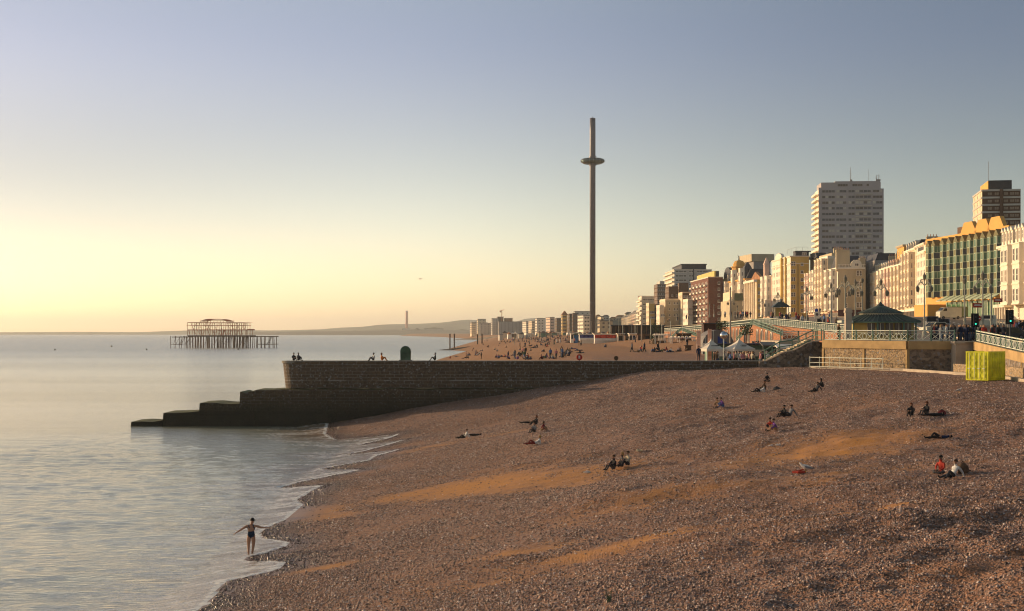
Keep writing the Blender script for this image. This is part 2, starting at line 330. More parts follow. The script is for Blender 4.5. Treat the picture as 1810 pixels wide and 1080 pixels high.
# ------------------------------------------------------------------ sea
def sea_material():
    m = newm('sea water'); nt, ln = nodes(m); b = nt['Principled BSDF']
    geo = nt.new('ShaderNodeNewGeometry'); pos = geo.outputs['Position']
    sx = nt.new('ShaderNodeSeparateXYZ'); ln.new(pos, sx.inputs[0])
    dist = sx.outputs['Y']
    p1 = mapping(nt, ln, pos, (0.55, 1.0, 1), (0, 0, -0.18)); p2 = mapping(nt, ln, pos, (0.35, 1.0, 1), (0, 0, 0.22))
    w0 = noise(nt, ln, mapping(nt, ln, pos, (0.42, 1.0, 1), (0, 0, -0.12)), 3.2, 4, 0.6); w1 = noise(nt, ln, p1, 1.6, 6, 0.62); w2 = noise(nt, ln, p2, 0.35, 4, 0.6); w3 = noise(nt, ln, mapping(nt, ln, pos, (0.25, 1, 1)), 0.05, 3)
    calm = noise(nt, ln, mapping(nt, ln, pos, (0.12, 1.0, 1), (0, 0, 0.03)), 0.014, 5, 0.6)
    h = math_(nt, ln, 'ADD', math_(nt, ln, 'ADD', math_(nt, ln, 'MULTIPLY', w0, 0.26), math_(nt, ln, 'MULTIPLY', w1, 0.20)), math_(nt, ln, 'MULTIPLY', w2, 0.16))
    h = math_(nt, ln, 'ADD', h, math_(nt, ln, 'MULTIPLY', w3, 0.4))
    bp = nt.new('ShaderNodeBump'); bp.inputs['Distance'].default_value = 1.0
    ln.new(math_(nt, ln, 'ADD', 0.26, math_(nt, ln, 'MULTIPLY', ramp(nt, ln, calm, (0.4, 0.62)), 0.30)), bp.inputs['Strength'])
    ln.new(h, bp.inputs['Height']); ln.new(bp.outputs[0], b.inputs['Normal'])
    far = nt.new('ShaderNodeMapRange'); ln.new(dist, far.inputs[0]); far.inputs[1].default_value = 60; far.inputs[2].default_value = 900
    far.inputs[3].default_value = 0.06; far.inputs[4].default_value = 0.26
    ln.new(far.outputs[0], b.inputs['Roughness'])
    b.inputs['IOR'].default_value = 3.8; b.inputs['Specular IOR Level'].default_value = 0.5
    af = nt.new('ShaderNodeAttribute'); af.attribute_name = 'edge'     # metres to the swash edge
    e = af.outputs['Fac']
    fn = noise(nt, ln, mapping(nt, ln, pos, (0.7, 1.2, 1)), 2.6, 6, 0.7); fl = noise(nt, ln, mapping(nt, ln, pos, (0.35, 1.0, 1), (0, 0, 0.3)), 0.55, 5, 0.65)
    line = math_(nt, ln, 'SUBTRACT', 1.0, math_(nt, ln, 'MULTIPLY', e, 3.0), True)
    lace = math_(nt, ln, 'MULTIPLY', math_(nt, ln, 'SUBTRACT', 1.0, math_(nt, ln, 'MULTIPLY', e, 0.10), True), ramp(nt, ln, fl, (0.47, 0.58)))
    foam = math_(nt, ln, 'MULTIPLY', math_(nt, ln, 'ADD', math_(nt, ln, 'MULTIPLY', line, 2.6), lace), ramp(nt, ln, fn, (0.42, 0.58)), True)
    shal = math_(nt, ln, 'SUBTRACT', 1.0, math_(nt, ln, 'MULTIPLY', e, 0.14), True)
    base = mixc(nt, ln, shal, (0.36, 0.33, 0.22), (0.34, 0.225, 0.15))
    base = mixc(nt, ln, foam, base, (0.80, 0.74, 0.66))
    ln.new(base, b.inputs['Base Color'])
    ln.new(math_(nt, ln, 'ADD', far.outputs[0], math_(nt, ln, 'MULTIPLY', foam, 0.6)), b.inputs['Roughness'])
    return m
def sea_z(X, Y):
    w = wline(Y); g = gz(X, Y)
    near = np.clip((177-Y)/45, 0, 1)
    d = pld(X, Y, NEARL)
    sw = near*(0.035*np.sin((Y+0.32*X)*0.33+2.5*vnoise(X, Y, 14, 8))*np.clip(d/14, 0.0, 1)+0.06*vnoise(X, Y*1.6, 2.2, 5)*np.clip(d/6, 0.1, 1)+0.04*vnoise(X, Y*1.8, 0.9, 6)*np.clip(d/3, 0.1, 1))
    inside = np.maximum(sw, g+0.035)
    z = np.where(X < w, inside, g-0.015-0.12*np.clip((d-.25)/1.2, 0, 1)-2.5*np.clip((d-2)/3, 0, 1))
    return np.where(Y < 215, z, 0.0)
def edgef(X, Y):
    d = pld(X, Y, NEARL); return np.where(Y < 215, np.minimum(d, 30), 30)
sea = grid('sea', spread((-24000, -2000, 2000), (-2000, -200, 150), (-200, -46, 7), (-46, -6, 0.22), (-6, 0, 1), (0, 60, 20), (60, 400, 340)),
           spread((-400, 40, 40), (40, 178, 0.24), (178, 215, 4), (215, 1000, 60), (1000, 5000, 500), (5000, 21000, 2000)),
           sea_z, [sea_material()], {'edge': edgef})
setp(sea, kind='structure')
# ------------------------------------------------------------------ stone groyne
def stone_wall_mat(name, c_hi, c_lo, algae=True, brick=(1.1, 0.38), mortar=(0.30, 0.27, 0.24), zlo=1.5, zhi=5.2, grain=0.5, vs=3.6):
    m = newm(name); nt, ln = nodes(m); b = nt['Principled BSDF']; b.inputs['Roughness'].default_value = 0.85
    geo = nt.new('ShaderNodeNewGeometry'); pos = geo.outputs['Position']; sx = nt.new('ShaderNodeSeparateXYZ'); ln.new(pos, sx.inputs[0])
    cb = nt.new('ShaderNodeCombineXYZ'); ln.new(math_(nt, ln, 'ADD', sx.outputs['X'], math_(nt, ln, 'MULTIPLY', sx.outputs['Y'], 0.7)), cb.inputs[0]); ln.new(sx.outputs['Z'], cb.inputs[1])
    br = nt.new('ShaderNodeTexBrick'); ln.new(cb.outputs[0], br.inputs['Vector']); br.inputs['Scale'].default_value = 1.0
    br.inputs['Brick Width'].default_value = brick[0]; br.inputs['Row Height'].default_value = brick[1]; br.inputs['Mortar Size'].default_value = 0.03; br.inputs['Bias'].default_value = -0.2
    br.inputs['Color1'].default_value = (*c_hi, 1); br.inputs['Color2'].default_value = (*[c*0.6 for c in c_hi], 1); br.inputs['Mortar'].default_value = (*mortar, 1)
    pat = noise(nt, ln, pos, 0.35, 5); fine = nt.new('ShaderNodeTexVoronoi'); fine.inputs['Scale'].default_value = vs; ln.new(pos, fine.inputs['Vector'])
    sp = nt.new('ShaderNodeSeparateColor'); ln.new(fine.outputs['Color'], sp.inputs[0])
    flint = mixc(nt, ln, sp.outputs[0], tuple(c*0.45 for c in c_hi), tuple(min(1, c*1.5) for c in c_hi))
    flint = mixc(nt, ln, ramp(nt, ln, sp.outputs[1], (0.9, 0.95)), flint, (0.34, 0.32, 0.30))
    col = mixc(nt, ln, math_(nt, ln, 'MULTIPLY', ramp(nt, ln, pat, (0.42, 0.56)), grain), br.outputs['Color'], flint)
    col = mixc(nt, ln, grain, col, flint) if grain > 0.6 else mixc(nt, ln, 0.35, col, flint)
    if algae:
        zz = math_(nt, ln, 'ADD', sx.outputs['Z'], math_(nt, ln, 'MULTIPLY', math_(nt, ln, 'SUBTRACT', noise(nt, ln, mapping(nt, ln, pos, (0.4, 0.4, 1)), 0.6, 4), 0.5), 2.4))
        mr = nt.new('ShaderNodeMapRange'); ln.new(zz, mr.inputs[0]); mr.inputs[1].default_value = zlo; mr.inputs[2].default_value = zhi
        low = mixc(nt, ln, noise(nt, ln, pos, 0.8, 5), tuple(c*0.7 for c in c_lo), tuple(c*1.5 for c in c_lo))
        col = mixc(nt, ln, mr.outputs[0], low, col)
    if algae:
        band = math_(nt, ln, 'MULTIPLY', ramp(nt, ln, math_(nt, ln, 'ABSOLUTE', math_(nt, ln, 'SUBTRACT', sx.outputs['Z'], 5.35)), (0.09, 0.03)), ramp(nt, ln, noise(nt, ln, mapping(nt, ln, pos, (.5, .5, .1)), 0.9, 4), (0.5, 0.6)))
        col = mixc(nt, ln, math_(nt, ln, 'MULTIPLY', band, .7), col, (0.42, 0.38, 0.33))
        strk = math_(nt, ln, 'MULTIPLY', ramp(nt, ln, noise(nt, ln, mapping(nt, ln, pos, (1.5, 1.5, .12)), 1.0, 4), (0.62, 0.72)), ramp(nt, ln, sx.outputs['Z'], (4.2, 5.4)))
        col = mixc(nt, ln, math_(nt, ln, 'MULTIPLY', strk, .35), col, (0.30, 0.26, 0.21))
    ln.new(col, b.inputs['Base Color'])
    bp = nt.new('ShaderNodeBump'); bp.inputs['Strength'].default_value = 1.0; bp.inputs['Distance'].default_value = 0.14
    ln.new(math_(nt, ln, 'ADD', br.outputs['Fac'], math_(nt, ln, 'MULTIPLY', noise(nt, ln, pos, 3.0, 5, 0.7), 1.6)), bp.inputs['Height']); ln.new(bp.outputs[0], b.inputs['Normal'])
    return m
M_gro = stone_wall_mat('groyne masonry', (0.125, 0.078, 0.042), (0.024, 0.020, 0.009), vs=6)
M_cap = mat('groyne concrete top', (0.23, 0.20, 0.16), bump=0.5, var=0.3)
M_alg = mat('algae ledge', (0.10, 0.10, 0.035), var=0.5, scale=1.2, bump=0.6)
YG = 174.0
gro = empty('stone_groyne', (0, YG, 0), 'long dark stone groyne wall running out from the beach into the sea', 'groyne')
b = MB(); zt = PZ(639, YG)
def rag(x0, x1, n, amp):                 # slightly uneven line of points
    return [(x0+(x1-x0)*i/n, rnd.uniform(-amp, amp)) for i in range(n+1)]
# upper wall: battered, rounded seaward end
prof = []; x0t, x0b = PX(496, YG), PX(502, YG)
xr = 31.5; zb = -1.5; zled = PZ(686, YG); th = 3.6
for z, off, xx in ((zt, 0.0, x0t), (zled, -0.35, x0b)):
    row = [(xr, off)]
    for i in range(7):
        t = math.pi/2*i/6; row.append((xx+1.7-1.7*math.sin(t), off+1.7-1.7*math.cos(t)))
    for i in range(7):
        t = math.pi/2*i/6; row.append((xx+1.7-1.7*math.cos(t), th-1.7+1.7*math.sin(t)))
    row.append((xr, th)); prof.append((z, row))
(z1, r1), (z2, r2) = prof; n = len(r1)
for i in range(n-1): b.face([(r2[i][0], r2[i][1], z2), (r2[i+1][0], r2[i+1][1], z2), (r1[i+1][0], r1[i+1][1], z1), (r1[i][0], r1[i][1], z1)])
b.build('upper_wall', M_gro, gro)
c = MB(); c.prism([(x-0.0+(-0.12 if x < xr-1 else 0), y) for x, y in r1], zt-0.22, zt+0.06); c.build('coping', M_cap, gro)
steps = [(PX(455, YG), 36.0, zled, -1.35, th+1.2), (PX(428, YG), PX(455, YG)-0.01, PZ(691, YG), -1.3, th+1.1), (PX(357, YG), PX(428, YG)-0.01, PZ(710, YG), -1.25, th+1.2),
         (PX(293, YG), PX(357, YG)-0.01, PZ(726, YG), -1.15, th+1.1), (PX(236, YG), PX(293, YG)-0.01, PZ(742, YG), -1.1, th+0.8)]
for xa, xb, z, ya, yb in steps:
    s = MB(); nn = max(3, int((xb-xa)/1.2)); top = []
    for i in range(nn+1):
        x = xa+(xb-xa)*i/nn; top.append((x, ya+rnd.uniform(-.16, .16), z+rnd.uniform(-.22, .06)))
    for i in range(nn):
        a, d = top[i], top[i+1]
        s.face([(a[0], a[1]-.3, zb), (d[0], d[1]-.3, zb), d, a]); s.face([a, d, (d[0], yb, d[2]), (a[0], yb, a[2])], 1); s.face([(a[0], yb, a[2]), (d[0], yb, d[2]), (d[0], yb, zb), (a[0], yb, zb)])
    a = top[0]; s.face([(a[0]-.2, a[1]-.3, zb), (a[0], a[1], a[2]), (a[0], yb, a[2]), (a[0]-.2, yb, zb)])
    d = top[-1]; s.face([(d[0], d[1]-.3, zb), d, (d[0], yb, d[2]), (d[0], yb, zb)])
    s.build('stepped_base', [M_gro, M_alg], gro)
# sloping root of the groyne with the flight of steps, up to the promenade wall
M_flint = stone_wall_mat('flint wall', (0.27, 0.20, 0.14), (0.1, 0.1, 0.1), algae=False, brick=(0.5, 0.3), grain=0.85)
M_ren = mat('promenade stone', (0.50, 0.40, 0.27), var=0.18, scale=0.8, bump=0.4)
rt = empty('sloping_stair_wall', (0, YG, 0), 'dark flint wall climbing beside the steps from the groyne up to the promenade', 'wall')
s = MB(); rp = [(31.5, zt), (32.0, zt), (33.0, 8.2), (34.2, 9.0), (35.2, 9.75), (36.4, 10.05), (39.6, 10.05), (40.2, 9.6), (41.2, 8.4), (41.6, 7.0), (41.6, 5.0), (31.5, 5.0)]
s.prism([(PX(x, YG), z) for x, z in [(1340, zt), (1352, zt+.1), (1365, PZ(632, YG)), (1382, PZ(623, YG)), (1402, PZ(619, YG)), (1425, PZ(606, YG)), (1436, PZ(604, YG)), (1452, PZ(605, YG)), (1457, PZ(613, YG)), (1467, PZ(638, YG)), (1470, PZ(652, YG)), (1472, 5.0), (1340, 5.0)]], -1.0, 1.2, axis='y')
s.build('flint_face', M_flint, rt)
s = MB()
for i in range(14):
    x = PX(1352+i*6.0, YG); z = 7.6+2.6*(i/13); s.box((x, 1.2, 5.5), (x+0.42, 3.8, z))
s.build('stone_steps', M_ren, rt)
# sculpture on the groyne
M_brz = mat('green bronze', (0.045, 0.085, 0.055), rough=0.35, metal=0.5, var=0.35, scale=1.5)
sc = empty('bronze_sculpture', (PX(717, YG+1.8), YG+1.8, zt+.06), 'dark green rounded bronze sculpture standing on the groyne top', 'sculpture')
s = MB(); pts = [(-.6, 0)]
for i in range(13):
    t = math.pi*i/12; pts.append((-.62*math.cos(t), 1.15+.62*math.sin(t)))
pts.append((.6, 0)); s.prism(pts, -.32, .32, axis='y'); o = s.build('body', M_brz, sc)
s = MB(); s.box((-.75, -.5, 0), (.75, .5, .1)); s.build('plinth', M_cap, sc)
s = MB(); q = [(.88*x, .1+.9*(z)) for x, z in pts]; s.prism(q, -.36, -.325, axis='y'); s.build('face_panel', M_brz, sc)
# foam lies along the foot of the groyne on the shingle: part of the water edge
# ------------------------------------------------------------------ ruined pier
M_rust = mat('rusted iron', (0.34, 0.085, 0.028), var=0.4, scale=0.5, rough=0.8)
M_rust2 = mat('dark rusted iron', (0.07, 0.035, 0.022), var=0.4, scale=0.5, rough=0.8)
YP = 1059.0
pier = empty('ruined_pier', (PX(384, YP), YP, 0), 'rusted iron skeleton of a ruined pier standing alone in the sea', 'pier')
def lx(x): return PX(x, YP)-PX(384, YP)
def pz(y): return PZ(y, YP)
dz = pz(594)
rr = random.Random(3)
legs = MB(); n_leg = 0
for x in list(range(301, 332, 9))+list(range(331, 440, 5))+list(range(441, 489, 7)):
    for dy in ((0, 8, 17, 26) if 330 < x < 440 else (2, 14)):
        xx = lx(x+rr.uniform(-1, 1)); s = MB(); lean = rr.uniform(-.5, .5)
        s.tube((xx+lean, dy, -3), (xx, dy, dz-rr.choice((0, 0, .3))), 0.26 if 330 < x < 440 else .22, k=5); n_leg += 1
        if n_leg < 96: s.build('pile', M_rust2, pier)
        else: legs.v += []; legs.tube((xx+lean, dy, -3), (xx, dy, dz), .26, k=5)
if legs.v: setp(legs.build('pile', M_rust2, pier), kind='stuff')
s = MB()
for y in (0, 8, 17, 26):
    s.box((lx(332), y-.2, dz-.5), (lx(441), y+.2, dz+.5))
for y in (2, 14):
    s.box((lx(303), y-.2, dz-1.0), (lx(332), y+.15, dz-.5)); s.box((lx(441), y-.2, dz-.7), (lx(487), y+.2, dz-.1)); s.box((lx(455), y-.15, pz(609)), (lx(487), y+.15, pz(608)))
    s.box((lx(300), y-.15, pz(609)), (lx(318), y+.15, pz(608.3)))
for i in range(26):
    x = lx(332+i*4.2); s.box((x, 0, dz-.3), (x+.3, 26, dz))
for i in range(26):
    xa = 302+rr.random()*180; y = rr.choice((0, 8, 2)); s.tube((lx(xa), y, pz(610)), (lx(xa+rr.uniform(5, 12)), y, dz), .13, k=4)
s.build('deck_frame', M_rust2, pier)
s = MB(); l1, l2, l3 = pz(594), pz(583), pz(570)
for y in (1, 12, 25):
    s.box((lx(331), y-.25, l2-.35), (lx(437), y+.25, l2+.25)); s.box((lx(331), y-.2, l3-.25), (lx(350), y+.2, l3+.15)); s.box((lx(352), y-.2, l3-.3), (lx(432), y+.2, l3+.05))
    s.box((lx(329), y-.18, pz(575.5)), (lx(433), y+.18, pz(574.8)))
s.box((lx(437), 0, l2-.4), (lx(439), 26, l2+.6))
for x in range(331, 439, 4):
    for y in (1, 25):
        if rr.random() < .86: s.tube((lx(x), y, l1), (lx(x+rr.uniform(-.4, .4)), y, l2), .2, k=4)
        if x < 433 and rr.random() < .8: s.tube((lx(x), y, l2), (lx(x), y, l3), .18, k=4)
for i in range(44):
    x = rr.uniform(333, 430); y = rr.choice((1, 12, 25)); za, zc = rr.choice(((l1, l2), (l2, l3)))
    s.tube((lx(x), y, za), (lx(x+rr.uniform(3, 9)*rr.choice((-1, 1))), y, zc), .16, k=4)
for x in range(331, 437, 8): s.box((lx(x), 1, l2-.2), (lx(x)+.25, 25, l2)); s.box((lx(x), 1, l3-.2), (lx(x)+.2, 25, l3))
s.build('pavilion_frame', M_rust, pier)
s = MB(); xa, xb = lx(354), lx(401); xm = (xa+xb)/2; zt2 = pz(564)
for y in range(1, 26, 4):
    s = MB()
    for sgn in (-1, 1):
        prev = None
        for i in range(9):
            t = math.pi/2*i/8; p = (xm+sgn*(3+(xb-xa-6)/2*math.cos(t)), y, l3+(zt2-l3)*math.sin(t))
            if prev: s.tube(prev, p, .2, k=4)
            prev = p
    s.tube((xm-3, y, zt2), (xm+3, y, zt2), .2, k=4); s.build('dome_rib', M_rust, pier)
s = MB(); s.tube((xm-9, 1, zt2-1.1), (xm+9, 1, zt2-1.1), .14, k=4); s.tube((xm-9, 25, zt2-1.1), (xm+9, 25, zt2-1.1), .14, k=4)
for k in range(9):
    x = xa+(xb-xa)*k/8; zk = zt2-1.0 if 1 < k < 7 else l3+2
    s.tube((x, 1, l3), (x, 1, zk), .12, k=4); s.tube((x, 25, l3), (x, 25, zk), .12, k=4)
s.build('dome_stud_frame', M_rust, pier)
# ------------------------------------------------------------------ observation tower
M_i = mat('tower steel', (0.15, 0.142, 0.16), rough=0.5, metal=0.35, var=0.08)
M_pod = mat('pod glass', (0.10, 0.13, 0.12), rough=0.12, metal=0.6, var=0.3, scale=.4)
M_podw = mat('pod frame', (0.45, 0.45, 0.42), rough=0.4)
YT = 1100.0
tw = empty('observation_tower', (PX(1047.5, YT), YT, 6), 'very tall slender grey observation tower with a ring pod near its top', 'tower')
H = PZ(209, YT)-6; ph = PZ(285, YT)-6
s = MB(); s.lathe([(2.15, 0), (2.15, ph+22), (2.1, H)], k=20); s.build('shaft', M_i, tw, smooth=True)
for k in range(18):
    if k > 0:
        s = MB(); z = k*H/18; s.lathe([(2.17, z-.15), (2.17, z+.15)], k=20); s.build('flange', M_i, tw)
s = MB(); s.lathe([(2.5, -1.2), (6.5, -2.0), (8.6, -0.9), (9.1, 0.2), (8.4, 1.3), (6.0, 2.1), (2.5, 2.3)], c=(0, 0, ph), k=28); pod = s.build('pod', M_pod, tw, smooth=True)
for i in range(20):
    s = MB(); t = 2*math.pi*i/20; pr = [(8.65, -1.0), (9.18, .2), (8.45, 1.4), (6.0, 2.2)]
    for (ra, za), (rb, zb_) in zip(pr[:-1], pr[1:]): s.tube((ra*math.cos(t), ra*math.sin(t), ph+za), (rb*math.cos(t), rb*math.sin(t), ph+zb_), .09, k=4)
    s.build('pod_rib', M_podw, pod)
for za_, zc_ in ((-3.2, -2.0), (2.3, 3.6)): s = MB(); s.lathe([(2.85, za_), (2.85, zc_)], c=(0, 0, ph), k=20); s.build('pod_collar', M_i, tw)
s = MB(); s.tube((0, 0, H), (0, 0, H+1.4), .12); s.box((-.8, -.8, H), (.8, .8, H+.35)); s.build('mast_tip', M_i, tw)
# ------------------------------------------------------------------ two pairs of iron columns of the lost pier, on the beach
for i, (x, yt, yb, lab) in enumerate([(795.3, 590, 613, 'leftmost rusty iron column in the sea shallows before the low spit'), (803, 590, 613, 'rusty iron column just right of the leftmost column in the shallows'),
       (844, 590.5, 607.5, 'rusty iron column, left one of the pair standing on the spit'), (852, 590, 606.5, 'rusty iron column, right one of the pair standing on the spit'), (910, 590, 600, 'short rusty iron column alone farther up the spit')]):
    D = 1010-i*4 if i < 4 else 1100; X = PX(x, D); zg = gh(X, D); w = PX(x+1.3, D)-X
    s = MB(); s.tube((0, 0, -1), (0, 0, PZ(yt, D)-zg-.4), w*.9, k=8); s.tube((0, 0, PZ(yt, D)-zg-.4), (0, 0, PZ(yt, D)-zg), w*1.15, k=8)
    o = s.build('iron_column', M_rust2, loc=(X, D, zg)); setp(o, lab, 'column', 'iron columns of the lost pier')
# ------------------------------------------------------------------ far shingle groyne and coast
def groyne_far(name, pts, zt_, w, label):
    s = MB()
    for (x0, y0, za), (x1, y1, zc) in zip(pts[:-1], pts[1:]):
        s.face([(x0, y0-w, -1), (x1, y1-w, -1), (x1, y1, zc), (x0, y0, za)]); s.face([(x0, y0, za), (x1, y1, zc), (x1, y1+w*1.5, zc-.2), (x0, y0+w*1.5, za-.2)]); s.face([(x0, y0+w*1.5, za-.2), (x1, y1+w*1.5, zc-.2), (x1, y1+w*2, -1), (x0, y0+w*2, -1)])
    o = s.build(name, M_cap2); setp(o, label, 'groyne'); return o
M_cap2 = mat('far groyne shingle', (0.13, 0.095, 0.06), var=0.3, scale=.1)  # dark tone: the ridges' shaded near side is put into the colour
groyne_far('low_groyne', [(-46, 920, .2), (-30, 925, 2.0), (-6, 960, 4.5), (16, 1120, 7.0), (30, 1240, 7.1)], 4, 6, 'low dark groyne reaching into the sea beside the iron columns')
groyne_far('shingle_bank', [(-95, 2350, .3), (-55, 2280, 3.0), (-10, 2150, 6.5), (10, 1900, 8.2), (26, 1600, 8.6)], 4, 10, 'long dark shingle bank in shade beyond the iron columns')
M_hill = mat('far hills', (0.14, 0.14, 0.075), var=0.35, scale=0.004)
M_coast = mat('far coast', (0.10, 0.085, 0.055), var=0.4, scale=0.01)
def ridge(name, D, pts, depth, m, zb_=-2):
    # pts: (pixel x, pixel y of the crest) sampled; a real ridge with a sloping front
    xs = np.array([p[0] for p in pts], float); ys = np.array([p[1] for p in pts], float); XX = np.linspace(xs[0], xs[-1], 90); YY = np.interp(XX, xs, ys)
    v = []; f = []; R_ = 9
    for i, (x, y) in enumerate(zip(XX, YY)):
        zc = PZ(y, D); X = PX(x, D)
        for j in range(R_):
            t = j/(R_-1); prof_ = math.sin(min(t/0.6, 1)*math.pi/2) if t < .6 else math.cos((t-.6)/.4*math.pi/2)
            nz = 1+0.12*float(vnoise(np.array([i*1.0]), np.array([j*1.0]), 3.1, 3)[0]) if 0 < j < R_-1 and abs(t-.6) > .05 else 1
            v.append((X*(D+depth*(t-.6))/D, D+depth*(t-.6), zb_+(zc-zb_)*prof_*nz))
    for i in range(len(XX)-1):
        for j in range(R_-1): a = i*R_+j; f.append((a, a+R_, a+R_+1, a+1))
    me = bpy.data.meshes.new(name); me.from_pydata(v, [], f); me.materials.append(m); me.polygons.foreach_set('use_smooth', [True]*len(f))
    o = mobj(name, me); return setp(o, kind='structure')
ridge('hills', 9500, [(-40, 587.5), (120, 586.5), (250, 587), (330, 584), (440, 583.5), (480, 584), (560, 582.5), (600, 579), (640, 577.5), (690, 573), (740, 572), (780, 570), (800, 567.5), (830, 566), (850, 567), (870, 573), (905, 572), (925, 564), (950, 562), (975, 563), (1010, 568), (1080, 575)], 2600, M_hill)
ridge('coast_land', 7000, [(440, 588), (470, 586.5), (520, 586), (600, 585), (680, 584), (740, 582), (800, 583), (850, 584), (900, 586)], 900, M_coast, -3)
ridge('hillside', 1900, [(1035, 575), (1055, 570), (1075, 564), (1090, 560), (1105, 557), (1125, 556), (1150, 560), (1200, 566), (1260, 575)], 500, mat('wooded hillside', (0.07, 0.07, 0.035), var=0.5, scale=0.03), 6)
# power station
M_brick = mat('chimney brick', (0.55, 0.16, 0.09), var=0.1); M_ind = mat('pale industrial cladding', (0.42, 0.40, 0.37), var=0.2, scale=.05)
YC = 7200.0
ps = empty('power_station', (PX(719, YC), YC, 2), 'distant power station with a tall pinkish chimney across the bay', 'power station')
s = MB(); s.lathe([(6.5, 0), (6, 60), (5.5, PZ(551, YC)-2)], k=14); ch = s.build('chimney', M_brick, ps, smooth=True)
s = MB(); s.lathe([(6.2, 0), (6.2, 5)], c=(0, 0, PZ(551, YC)-2), k=14); s.build('chimney_rim', M_ind, ch)
s = MB(); s.box((-22, -20, 0), (14, 20, 30)); s.box((14, -20, 0), (34, 25, 18)); s.box((-50, -20, 0), (-22, 20, 10)); s.build('turbine_hall', M_ind, ps)
for x0, x1, y1, lab in [(608, 614, 584.5, 'small white building, left one, low on the far shore'), (623, 632, 584.3, 'wide white building low on the far shore'), (733, 741, 580, 'white harbour shed just right of the tall chimney'), (750, 783, 578.5, 'long grey warehouse roofs on the far shore'), (786, 800, 583, 'pale low sheds on the shore before the hills'), (808, 826, 582, 'pale low block at the foot of the hills by the flats')]:
    D = 6900.0; X0, X1 = PX(x0, D), PX(x1, D); h = PZ(y1, D); o = empty('far_building', (X0, D, 0), lab, 'building', 'buildings on the far shore')
    s = MB(); s.box((0, 0, -2), (X1-X0, 60, h*.8)); s.build('walls', M_ind, o); s = MB(); s.prism([(-2, -2), (X1-X0+2, -2), (X1-X0+2, 62), (-2, 62)], h*.8, h*.82+1); s.prism([(0, h*.83+1), ((X1-X0)/2, h), (X1-X0, h*.83+1)], 2, 58, axis='y'); s.build('roof', M_cap2, o)
# buoys
M_buoy = mat('dark buoy', (0.03, 0.03, 0.03), rough=.5)
for x, y, lab in [(97, 618, 'dark buoy farthest left on the open sea'), (259, 617.5, 'dark round buoy left of the ruined pier'), (197, 612, 'tiny dark buoy midway across the open sea'), (421, 617, 'dark buoy just in front of the ruined pier')]:
    D = FPX*CAMZ/(y+1-HOR); s = MB(); r = 1.1*D/FPX*1.6
    s.lathe([(r*.2, -r*.5), (r*.85, -r*.2), (r, r*.3), (r*.7, r*.9), (r*.15, r*1.3)], k=10); s.tube((0, 0, r*1.2), (0, 0, r*2.0), r*.12)
    setp(s.build('buoy', M_buoy, loc=(PX(x, D), D, 0), smooth=True), lab, 'buoy', 'buoys on the sea')
# ------------------------------------------------------------------ upper promenade platform and road
EDGE = [(15, 34), (95, 40.6), (100, 41), (130, 45.2), (152, 48), (153, 47.0), (154.9, 46.9), (155, 41.7), (165, 35), (176, 36), (185, 46), (230, 49), (310, 53.6), (400, 59), (480, 63), (600, 68), (800, 72), (1100, 78), (1500, 78), (2600, 60)]
def E(Y): return float(interp(Y, EDGE))
UEP = [(15, 8.4), (95, 8.6), (130, 9.2), (150, 10), (175, 10.1), (230, 11.2), (310, 12.7), (400, 12.5), (480, 12.1), (600, 11.6), (800, 11.2), (1100, 11), (2600, 9)]
def UE(Y): return float(interp(Y, UEP))
M_pave = mat('promenade paving', (0.26, 0.20, 0.15), var=0.15, scale=0.4)
M_asph = mat('asphalt', (0.10, 0.078, 0.06), var=0.2, scale=0.25, rough=0.9)
M_retain = stone_wall_mat('retaining brick', (0.44, 0.155, 0.045), (0.1, 0.1, 0.1), algae=False, brick=(0.6, 0.25), mortar=(0.40, 0.28, 0.2), grain=0.5)
ys_ = sorted(set([p[0] for p in EDGE]+list(np.arange(200, 700, 20))+list(range(700, 2601, 100))))
xo = [0, 1.5, 8, 18, 27.5, 40, 80, 160, 400, 900]
v = []; f = []
for y in ys_:
    e = E(y); v += [(e+dx, y, UE(y)+(U(y)-UE(y))*min(1, max(0, dx-1.5)/26)+max(0, dx-60)*0.012) for dx in xo]
for i in range(len(ys_)-1):
    for j in range(len(xo)-1): a = i*len(xo)+j; f.append((a, a+1, a+len(xo)+1, a+len(xo)))
me = bpy.data.meshes.new('promenade'); me.from_pydata(v, [], f); me.materials.append(M_pave); setp(mobj('promenade', me), kind='structure')
# road with lane markings
def road_strip(name, o0, o1, m, dz, y0=140, y1=1400, dash=None):
    s = MB(); y = y0; st = 6.0
    while y < y1:
        st = 6 if y < 400 else 30
        ya, yb = y, min(y+st, y1)
        if dash is None or int(y/ st) % 2 == 0:
            a0, a1 = roadx(ya), roadx(yb)
            s.face([(a0+o0, ya, U(ya)+dz), (a0+o1, ya, U(ya)+dz), (a1+o1, yb, U(yb)+dz), (a1+o0, yb, U(yb)+dz)])
        y += st
    o = s.build(name, m); return setp(o, kind='structure')
def roadx(Y): return float(interp(Y, [(130, 62), (170, 62), (200, 66), (270, 82), (350, 100), (450, 116), (600, 118), (700, 112), (900, 98), (1400, 92)]))
road_strip('road', -9, 9, M_asph, 0.02)
M_paint = mat('road paint', (0.7, 0.68, 0.62), var=.1)
road_strip('road_marking', -0.12, 0.12, M_paint, 0.03, dash=1); road_strip('road_edge_line', -8.6, -8.35, M_paint, 0.03); road_strip('road_edge_line', 8.35, 8.6, M_paint, 0.03)
